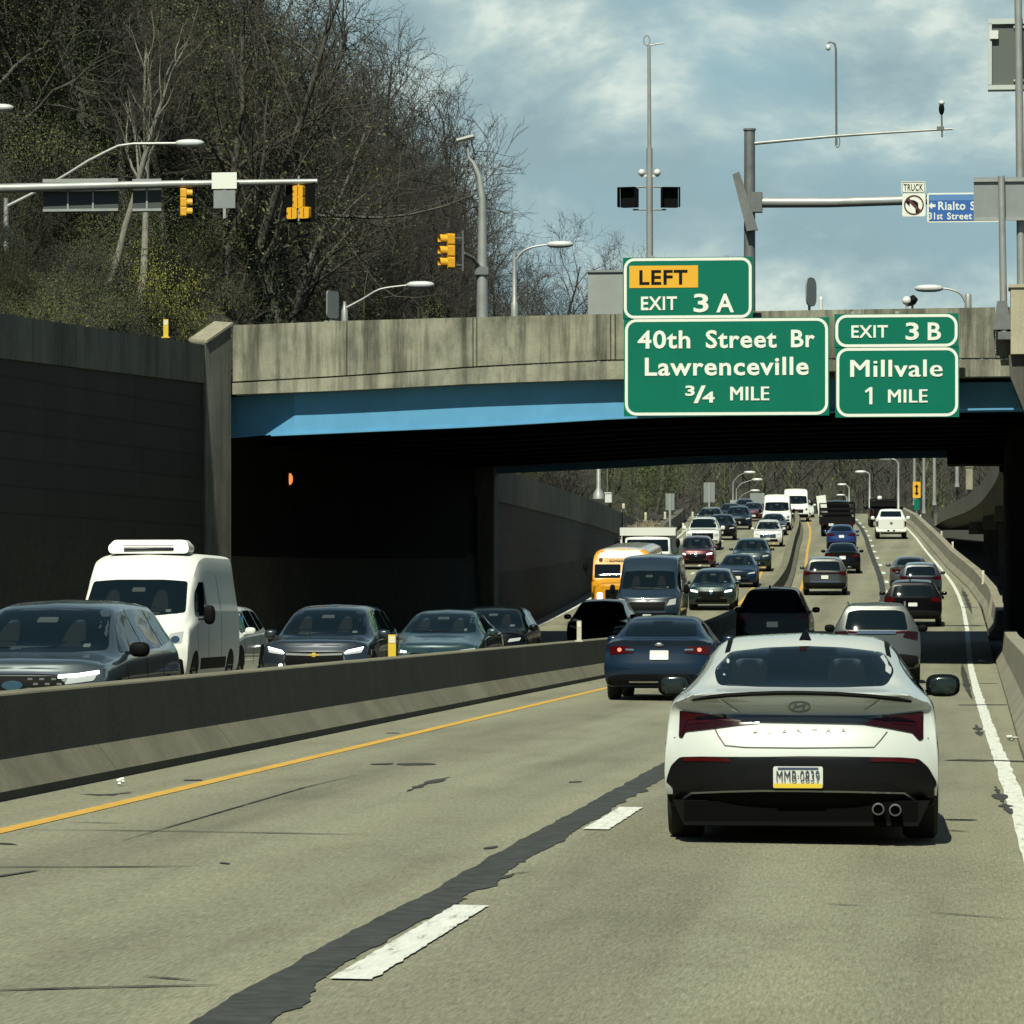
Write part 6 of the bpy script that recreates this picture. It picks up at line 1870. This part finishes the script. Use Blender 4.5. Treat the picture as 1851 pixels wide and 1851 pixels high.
# white dump truck with a load of brush
tr = Car('dump_truck', 'white dump truck with a high cab guard, behind the school bus', 'truck')
tr.body(loft([(3.3, .5, .9, 1.0, .9, .95, 1.25, .75, 1.45, 1.50)] + [(2.9, .5, 1.0, 1.06, .9, 1.02, 1.35, .85, 1.55, 1.6), (2.1, .5, 1.05, 1.1, .9, 1.06, 1.5, .92, 1.68, 1.72), (1.75, .5, 1.05, 1.1, .9, 1.06, 1.55, .95, 2.1, 2.16), (1.5, .5, 1.05, 1.1, .9, 1.06, 1.6, .95, 2.28, 2.36), (.6, .5, 1.05, 1.1, .9, 1.06, 1.6, .95, 2.32, 2.40), (.5, .5, 1.0, 1.05, .9, 1.0, 1.6, .9, 2.25, 2.3)], [(.5, .05), (3, 0)], [(0, 0), (3, 0)], (.2, 3), (.02, 6)), P_WHITE, 'cab')
tr.panel('windshield', rpoly([(-.92, 1.75), (.92, 1.75), (.88, 2.24), (-.88, 2.24)], .05), 'front', GLASS, .012)
tr.panel('grille', rrect(-.6, .85, .6, 1.35, .06), 'front', CHROME, .02)
for s_ in (-1, 1): tr.panel('headlight', oval(s_ * .80, 1.1, .11, .11, 12), 'front', DRL, .02)
side_glass(tr, [rpoly([(1.6, 1.7), (.8, 1.7), (.8, 2.25), (1.35, 2.25)], .04)])
b = MB(); b.box((0, .32, 1.75), (2.4, .10, 1.7)).box((0, -4.2, 1.55), (2.4, .10, 1.3)).box((-1.18, -1.95, 1.55), (.10, 4.4, 1.3)).box((1.18, -1.95, 1.55), (.10, 4.4, 1.3)).box((0, -1.95, .92), (2.4, 4.5, .12))
b.box((0, .85, 2.68), (2.4, 1.3, .10)).box((0, 1.5, 2.56), (2.4, .06, .32))
for k in range(5):
    for s_ in (-1, 1): b.box((s_ * 1.25, -.2 - .9 * k, 1.55), (.06, .14, 1.3))
b.build('dump_body', P_WHITE, tr.root)
MB().box((0, -1.4, .7), (.9, 5.0, .3)).build('chassis', BLACK, tr.root); MB().box((0, 3.35, .62), (2.2, .14, .26)).build('bumper', CHROME, tr.root)
wheels(tr, 1.0, 2.3, -2.6, .5, .3, arches=False)
MB().tube([(1.12, .35, 1.2), (1.12, .35, 3.35), (1.10, .30, 3.5)], .06, 8).build('exhaust_stack', CHROME, tr.root)
for s_ in (-1, 1): MB().tube([(s_ * 1.05, 1.6, 1.6), (s_ * 1.32, 1.9, 1.7), (s_ * 1.32, 1.9, 2.3)], .02, 6).ellipsoid((s_ * 1.32, 1.9, 2.1), (.1, .05, .2), 10, 7).build('side_mirror', BLACK, tr.root)
tr.root.scale = (1.03, 1, 1.06); put(tr, 1166, 184, 7.6, False)
q = tr.root.location
b = MB()
r2 = random.Random(5)
b.ellipsoid((0, 0, -.15), (1.1, 2.0, .55), 18, 10)
for k in range(700):
    th = r2.uniform(0, 6.28); rr = math.sqrt(r2.random())
    p = Vector((1.12 * rr * math.cos(th), 2.0 * rr * math.sin(th), -.3 + .75 * (1 - rr * rr) + r2.uniform(-.1, .1)))
    d = Vector((r2.uniform(-1, 1), r2.uniform(-1, 1), r2.uniform(-.3, .9))).normalized() * r2.uniform(.2, .55)
    b.tube([tuple(p), tuple(p + d)], [.016, .006], 3, caps=False)
o = tag(b.build('brush_pile', mat('dry_brush', (.26, .23, .15), .9, var=.4, vscale=4), merge=False), 'heap of dry brush piled in the white dump truck', 'brush pile')
o.location = (q.x - .2, q.y + 2.2, q.z + 2.60)

# ------------------------------------------------------------------ trees and undergrowth on the hillside
def branch_pts(p, d, L, n, bend, rg, up=0.0):
    pts = [p.copy()]
    d = d.normalized()
    for k in range(n):
        d = (d + Vector((rg.gauss(0, bend), rg.gauss(0, bend), rg.gauss(0, bend) + up))).normalized()
        p = p + d * (L / n)
        pts.append(p.copy())
    return pts, d
def make_tree(seed, H, spread=0.5, lean=0.05, dens=1.0, tilt=0.9, lowest=.28, r0=None):
    """Bare tree: returns trunk collector (trunk and limbs) and crown collector (branches and twigs)."""
    rg = random.Random(seed)
    tk, cr = MB(), MB()
    r0 = r0 or H * .0135
    pts, _ = branch_pts(Vector((0, 0, -.6)), Vector((rg.gauss(0, lean), rg.gauss(0, lean), 1)), H * .82, 9, .07, rg, .04)
    tk.tube(pts, [r0 * (1.25 if k == 0 else 1) * (1 - .80 * k / 9) for k in range(10)], 7, caps=False)
    nl = int(13 * dens)
    for i in range(nl):
        f_ = lowest + (1 - lowest) * (i + rg.random()) / nl
        k = min(8, int(f_ * 9)); t = f_ * 9 - k
        p = pts[k].lerp(pts[k + 1], min(1, t))
        az = i * 2.4 + rg.uniform(-.5, .5)
        el = tilt * rg.uniform(.55, 1.15) + .5 * f_
        d = Vector((math.cos(az) * math.cos(el), math.sin(az) * math.cos(el), math.sin(el)))
        L = H * spread * (1.05 - .65 * f_) * rg.uniform(.7, 1.15)
        rl = r0 * (1 - .78 * f_) * .55
        lp, ld = branch_pts(p, d, L, 6, .16, rg, .05)
        tk.tube(lp, [rl * (1 - .8 * j / 6) for j in range(7)], 5, caps=False)
        nb = max(4, int(7 * dens * (L / (H * spread) + .3)))
        for j in range(nb):
            g_ = .22 + .78 * (j + rg.random()) / nb
            k2 = min(5, int(g_ * 6)); q = lp[k2].lerp(lp[k2 + 1], g_ * 6 - k2)
            td = (lp[k2 + 1] - lp[k2]).normalized()
            sd_ = td.orthogonal().normalized(); sd_.rotate(Matrix.Rotation(rg.uniform(0, 6.28), 3, td))
            bd = (td * .75 + sd_ * .8 + Vector((0, 0, .12)))
            bl = L * (.62 - .35 * g_) * rg.uniform(.6, 1.2) + .3
            bp, _ = branch_pts(q, bd, bl, 4, .18, rg, .05)
            rb = max(.014, rl * (1 - .8 * g_) * .55)
            cr.tube(bp, [rb * (1 - .7 * m / 4) for m in range(5)], 4, caps=False)
            nt_ = max(3, int(6 * dens))
            for m in range(nt_):
                h_ = .15 + .85 * (m + rg.random()) / nt_
                k3 = min(3, int(h_ * 4)); q2 = bp[k3].lerp(bp[k3 + 1], h_ * 4 - k3)
                t2 = (bp[k3 + 1] - bp[k3]).normalized()
                s2 = t2.orthogonal().normalized(); s2.rotate(Matrix.Rotation(rg.uniform(0, 6.28), 3, t2))
                tl_ = bl * rg.uniform(.3, .6) + .15
                tp, _ = branch_pts(q2, t2 * .7 + s2 * .8, tl_, 3, .22, rg, .06)
                cr.tube(tp, [.012, .010, .008, .005], 3, caps=False)
                for u in range(max(2, int(3 * dens))):
                    a_ = rg.uniform(.2, 1.0) * 3; k4 = min(2, int(a_)); q3 = tp[k4].lerp(tp[k4 + 1], a_ - k4)
                    t3 = (tp[k4 + 1] - tp[k4]).normalized()
                    s3 = t3.orthogonal().normalized(); s3.rotate(Matrix.Rotation(rg.uniform(0, 6.28), 3, t3))
                    e_ = q3 + (t3 * .7 + s3 * .7 + Vector((0, 0, .1))).normalized() * tl_ * rg.uniform(.35, .7)
                    mid_ = q3.lerp(e_, .5) + Vector((rg.gauss(0, .04), rg.gauss(0, .04), rg.gauss(0, .04)))
                    cr.tube([q3, mid_, e_], [.007, .006, .004], 3, caps=False)
    return tk, cr, pts
def leaf_cloud(b, c, rad, n, size, rg, mi=0, shell=.35):
    for _ in range(n):
        while True:
            v = Vector((rg.uniform(-1, 1), rg.uniform(-1, 1), rg.uniform(-1, 1)))
            if shell < v.length < 1: break
        p = Vector(c) + Vector((v.x * rad[0], v.y * rad[1], v.z * rad[2]))
        s_ = size * rg.uniform(.5, 1.3)
        a = Vector((rg.gauss(0, 1), rg.gauss(0, 1), rg.gauss(0, 1))).normalized(); q = a.orthogonal().normalized()
        b.poly([p - a * s_, p + q * s_ * .5, p + a * s_, p - q * s_ * .5], mi)
TREES = []
for i, (H, spread, lean, dens, tilt, low, dark) in enumerate(((17, .42, .05, 1.0, .85, .30, 0), (19, .38, .08, 1.0, 1.0, .35, 0), (15, .50, .10, 1.05, .6, .22, 1), (18, .46, .06, .95, .75, .30, 1), (13, .52, .14, 1.0, .6, .18, 0), (20, .34, .04, .9, 1.1, .42, 0))):
    tk, cr, pts = make_tree(100 + i, H, spread, lean, dens, tilt, low)
    m_t = tk.mesh('tree_trunk', BARK_D if dark else BARK, 60, merge=False)
    m_c = cr.mesh('tree_crown', TWIG_D if dark else TWIG, None, merge=False)
    ivy = None
    if i in (1, 3, 5):
        rg = random.Random(i); b = MB()
        for k in range(1, 7): leaf_cloud(b, pts[k], (.75, .75, 1.4), 700, .065, rg, 0, 0)
        ivy = b.mesh('tree_ivy', LEAF_D if i != 3 else LEAF_O, None, merge=False)
    bud = None
    if i in (1, 3, 4):
        rg = random.Random(50 + i); b = MB()
        for k in range(34):
            az = rg.uniform(0, 6.28); rr = rg.uniform(.04, .30) * H
            leaf_cloud(b, (rr * math.cos(az), rr * math.sin(az), H * rg.uniform(.2, .85)), (1.7, 1.7, 1.3), 130, .05, rg, 0, 0)
        bud = b.mesh('tree_foliage', LEAF_O if i != 1 else LEAF_D, None, merge=False)
    TREES.append((H, m_t, m_c, ivy, bud))
def add_tree(kind, X, Y, h, rz, label, group, z=None, sx_=1.0, ivy=True):
    H, mt, mc, iv, bd = TREES[kind]
    s_ = h / H
    t = thing('tree', label, 'tree', (X, Y, terrain(X, Y) if z is None else z), rz, group)
    t.scale = (s_ * sx_, s_ * sx_, s_)
    link_mesh('trunk', mt, t); link_mesh('crown', mc, t)
    if iv is not None and ivy: link_mesh('ivy', iv, t)
    if bd is not None and X < at(620, 600, Y).x: link_mesh('foliage', bd, t)
    return t
GT = 'bare trees of the hillside wood'
KL = ['bare grey-brown tree with upright limbs in the hillside wood', 'bare grey tree with ivy on its trunk in the hillside wood', 'dark spreading bare tree in the hillside wood', 'dark bare tree with olive ivy in the hillside wood', 'low leaning bare tree in the hillside wood', 'tall slender ivied tree in the hillside wood']
rg = random.Random(77)
def z_at(py, X, Y): return CAM_H - (py - 1098) / 7600 * (Y * CY - X * SY)
# (photo column, top row, distance, kind)
SIL = [(590, -60, 190, 0), (690, -40, 215, 3), (755, -10, 200, 2), (790, 70, 240, 0), (640, 40, 170, 2), (700, 150, 178, 3), (800, 150, 205, 2), (835, 205, 230, 2), (875, 280, 250, 2), (820, 300, 190, 4), (925, 335, 270, 4), (965, 372, 300, 2), (1010, 410, 320, 4), (1075, 440, 340, 4), (1110, 455, 360, 0), (1040, 470, 300, 3), (960, 430, 240, 4), (900, 390, 205, 3), (860, 430, 185, 4), (770, 330, 170, 3), (740, 230, 185, 1), (680, 330, 165, 3), (1000, 480, 250, 3), (940, 480, 215, 1)]
for px, py, Y, k in SIL:
    X = at(px, 600, Y).x; z0 = terrain(X, Y)
    h = max(5, z_at(py, X, Y) - z0)
    add_tree(k, X, Y, h, rg.uniform(0, 6.28), KL[k], GT, sx_=min(1.5, max(.9, 12 / h)))
n = 0
while n < 230:
    px = rg.uniform(-120, 940); Y = rg.uniform(124, 300)
    X = at(px, 600, Y).x
    d = wall_x(Y) - X
    if d < 4 or (Y < 130 and px > -20): continue
    if Y < 142 and d < 14 and px > 330: continue
    z0 = terrain(X, Y)
    h = rg.uniform(11, 19)
    yt = 1098 - (z0 + h - CAM_H) * ppm(Y, X)
    lim = 0 if px < 700 else (px - 700) * 2.0
    if px > 560 and yt < lim + (40 if px > 650 else 0): continue
    if px > 520 and rg.random() < .25: n += 1; continue
    k = rg.choice([0, 0, 1, 1, 2, 3, 4, 5, 3])
    add_tree(k, X, Y, h, rg.uniform(0, 6.28), KL[k], GT)
    n += 1
# pale leaning trunks that stand out on the left
for px, py0, py1, Y, k, lab in ((185, 250, -80, 121, 5, 'pale tall trunk leaning right, in front of the wood at the upper left'), (245, 230, -90, 122.5, 5, 'second pale trunk, right of the leaning one at the upper left')):
    X = at(px, 500, Y).x; z0 = terrain(X, Y)
    t = add_tree(k, X, Y, z_at(py1, X, Y) - z0, .4 if px < 200 else 2.1, lab, None, ivy=False)
    t.rotation_euler = (0, R(7 if px < 200 else 4), t.rotation_euler[2])
    for ch in t.children:
        if ch.name.startswith('trunk'):
            ch.material_slots[0].link = 'OBJECT'; ch.material_slots[0].material = mat('pale_bark', (.20, .195, .16), .9, var=.3, vscale=2)
# shrubs: domes of thin stems and small leaves
def make_shrub(seed, leaf, n_leaf, n_stem, leaf_size):
    rg = random.Random(seed)
    st, lf = MB(), MB()
    for _ in range(n_stem):
        az = rg.uniform(0, 6.28); el = rg.uniform(.5, 1.4)
        d = Vector((math.cos(az) * math.cos(el), math.sin(az) * math.cos(el), math.sin(el)))
        p, _ = branch_pts(Vector((rg.gauss(0, .12), rg.gauss(0, .12), -.1)), d, rg.uniform(.6, 1.1), 4, .15, rg, 0)
        st.tube(p, [.012, .010, .008, .006, .003], 3, caps=False)
        for q in p[2:]:
            d2 = Vector((rg.gauss(0, 1), rg.gauss(0, 1), rg.uniform(0, 1))).normalized() * .22
            st.tube([q, q + d2], [.005, .003], 3, caps=False)
            if n_leaf: leaf_cloud(lf, q + d2 * .5, (.17, .17, .15), n_leaf, leaf_size, rg, 0, 0)
    return st.mesh('shrub_stems', TWIG_D, None, merge=False), (lf.mesh('shrub_leaves', leaf, None, merge=False) if n_leaf else None)
SHR = [make_shrub(1, LEAF_O, 30, 80, .0115), make_shrub(2, LEAF_D, 34, 70, .012), make_shrub(3, LEAF_Y, 34, 90, .011), make_shrub(4, LEAF_O, 8, 110, .011), make_shrub(5, LEAF_O, 0, 150, .02)]
SL = ['olive leafed shrub on the wooded slope behind the retaining wall', 'dark green shrub on the wooded slope behind the retaining wall', 'yellow-green shrub on the wooded slope', 'thin brown shrub with few leaves on the wooded slope', 'leafless twiggy shrub on the wooded slope']
def add_shrub(k, X, Y, r_, h, label, group):
    t = thing('shrub', label, 'shrub', (X, Y, terrain(X, Y) - .1), rg.uniform(0, 6.28), group)
    t.scale = (r_, r_, h)
    link_mesh('stems', SHR[k][0], t)
    if SHR[k][1]: link_mesh('foliage', SHR[k][1], t)
    return t
GSb = 'undergrowth shrubs of the hillside'
X = at(300, 560, 121).x
add_shrub(2, X, 121, 2.2, 2.3, 'bright yellow-green bush behind the wall corner at the left end of the bridge', None)
X = at(262, 540, 123).x
add_shrub(2, X, 123, 1.8, 2.6, 'smaller yellow-green bush left of the bright one', None)
n = 0
while n < 285:
    if n < 70: px = rg.uniform(-80, 330); Y = rg.uniform(98, 135)
    elif n < 190: px = rg.uniform(-60, 1060); Y = rg.uniform(112, 220)
    else: px = rg.uniform(-60, 700); Y = rg.uniform(150, 300)
    X = at(px, 600, Y).x
    d = wall_x(Y) - X
    if d < 1.5: continue
    if Y < 143 and px > 320 and d < 4.5: continue
    k = rg.choice([0, 1, 1, 3, 3, 4, 0, 4])
    s_ = rg.uniform(1.3, 3.2) if Y > 125 else rg.uniform(.9, 1.8)
    add_shrub(k, X, Y, s_, s_ * rg.uniform(.8, 1.3), SL[k], GSb)
    n += 1
# greener trees beyond the bridge, seen under the deck
for px, Y, h, k, g_ in ((1100, 262, 9, 3, 1), (1135, 285, 11, 1, 0), (1165, 300, 12, 3, 2), (1200, 320, 13, 5, 2), (1235, 345, 12, 1, 1), (1270, 365, 13, 3, 1), (1310, 390, 13, 0, 1), (1115, 330, 12, 2, 1), (1215, 390, 14, 3, 0), (1340, 430, 14, 0, 1), (1180, 350, 13, 1, 2)):
    X = at(px, 900, Y).x; X = min(X, wall_x(Y) - 2.0)
    t = add_tree(k, X, Y, h, rg.uniform(0, 6.28), 'half-green tree behind the far left wall, seen under the bridge', 'half-green trees seen under the bridge')
    key = 'half_%d' % (k * 3 + g_)
    if key not in globals():
        b = MB(); r4 = random.Random(k * 7 + g_)
        Hk = TREES[k][0]
        for q in range(26):
            az = r4.uniform(0, 6.28); rr = r4.uniform(.05, .26) * Hk
            leaf_cloud(b, (rr * math.cos(az), rr * math.sin(az), Hk * r4.uniform(.15, .85)), (1.6, 1.6, 1.3), 170, .085, r4, 0, 0)
        globals()[key] = b.mesh('tree_foliage', (LEAF_D, LEAF_O, LEAF_Y)[g_] if g_ < 2 else LEAF_D, None, merge=False)
    link_mesh('foliage', globals()[key], t)
# the far wood on the ridge: one mass
b = MB(); r5 = random.Random(9)
for _ in range(5200):
    Y = r5.uniform(500, 840); X = r5.uniform(-190, 170) * (.55 + Y / 1400)
    z = terrain(X, Y)
    h = r5.uniform(7, 13)
    mi = 0 if r5.random() < .72 else (1 if r5.random() < .7 else 2)
    b.tube([(X, Y, z - .5), (X + r5.gauss(0, .5), Y, z + h * .7)], [.16, .06], 3, mi, caps=False)
    for k in range(20):
        az = r5.uniform(0, 6.28); q = Vector((X, Y, z + h * r5.uniform(.15, .8)))
        L = h * r5.uniform(.12, .30)
        e_ = q + Vector((math.cos(az) * L * .7, math.sin(az) * L * .5, L * r5.uniform(.3, 1)))
        wv = Vector((r5.gauss(0, 1), r5.gauss(0, .4), r5.gauss(0, .6))).normalized() * r5.uniform(.02, .07)
        b.poly([q - wv, q + wv, e_ + wv, e_ - wv], mi if r5.random() < .8 else r5.choice((0, 1)))
o = b.build('far_wood', [mat('far_twigs', (.046, .045, .036), .9, var=.25, vscale=.05), mat('far_dark_twigs', (.028, .028, .022), .9), LEAF_O], None, None, merge=False)
tag(o, 'distant bare wood covering the hill at the end of the road', 'wood', kind='stuff')

# ------------------------------------------------------------------ common albedo trim: one factor on every base colour, to go with the exposure above
ALB = 0.74
for m in bpy.data.materials:
    if not m.use_nodes: continue
    p = m.node_tree.nodes.get('Principled BSDF')
    if p is None: continue
    s_ = p.inputs['Base Color']
    if s_.is_linked:
        mx = m.node_tree.nodes.new('ShaderNodeMix'); mx.data_type = 'RGBA'; mx.blend_type = 'MULTIPLY'
        mx.inputs[0].default_value = 1.0
        mx.inputs[7].default_value = (ALB, ALB, ALB, 1)
        src = s_.links[0].from_socket
        m.node_tree.links.new(src, mx.inputs[6]); m.node_tree.links.new(mx.outputs[2], s_)
    else:
        c_ = s_.default_value
        s_.default_value = (c_[0] * ALB, c_[1] * ALB, c_[2] * ALB, 1)
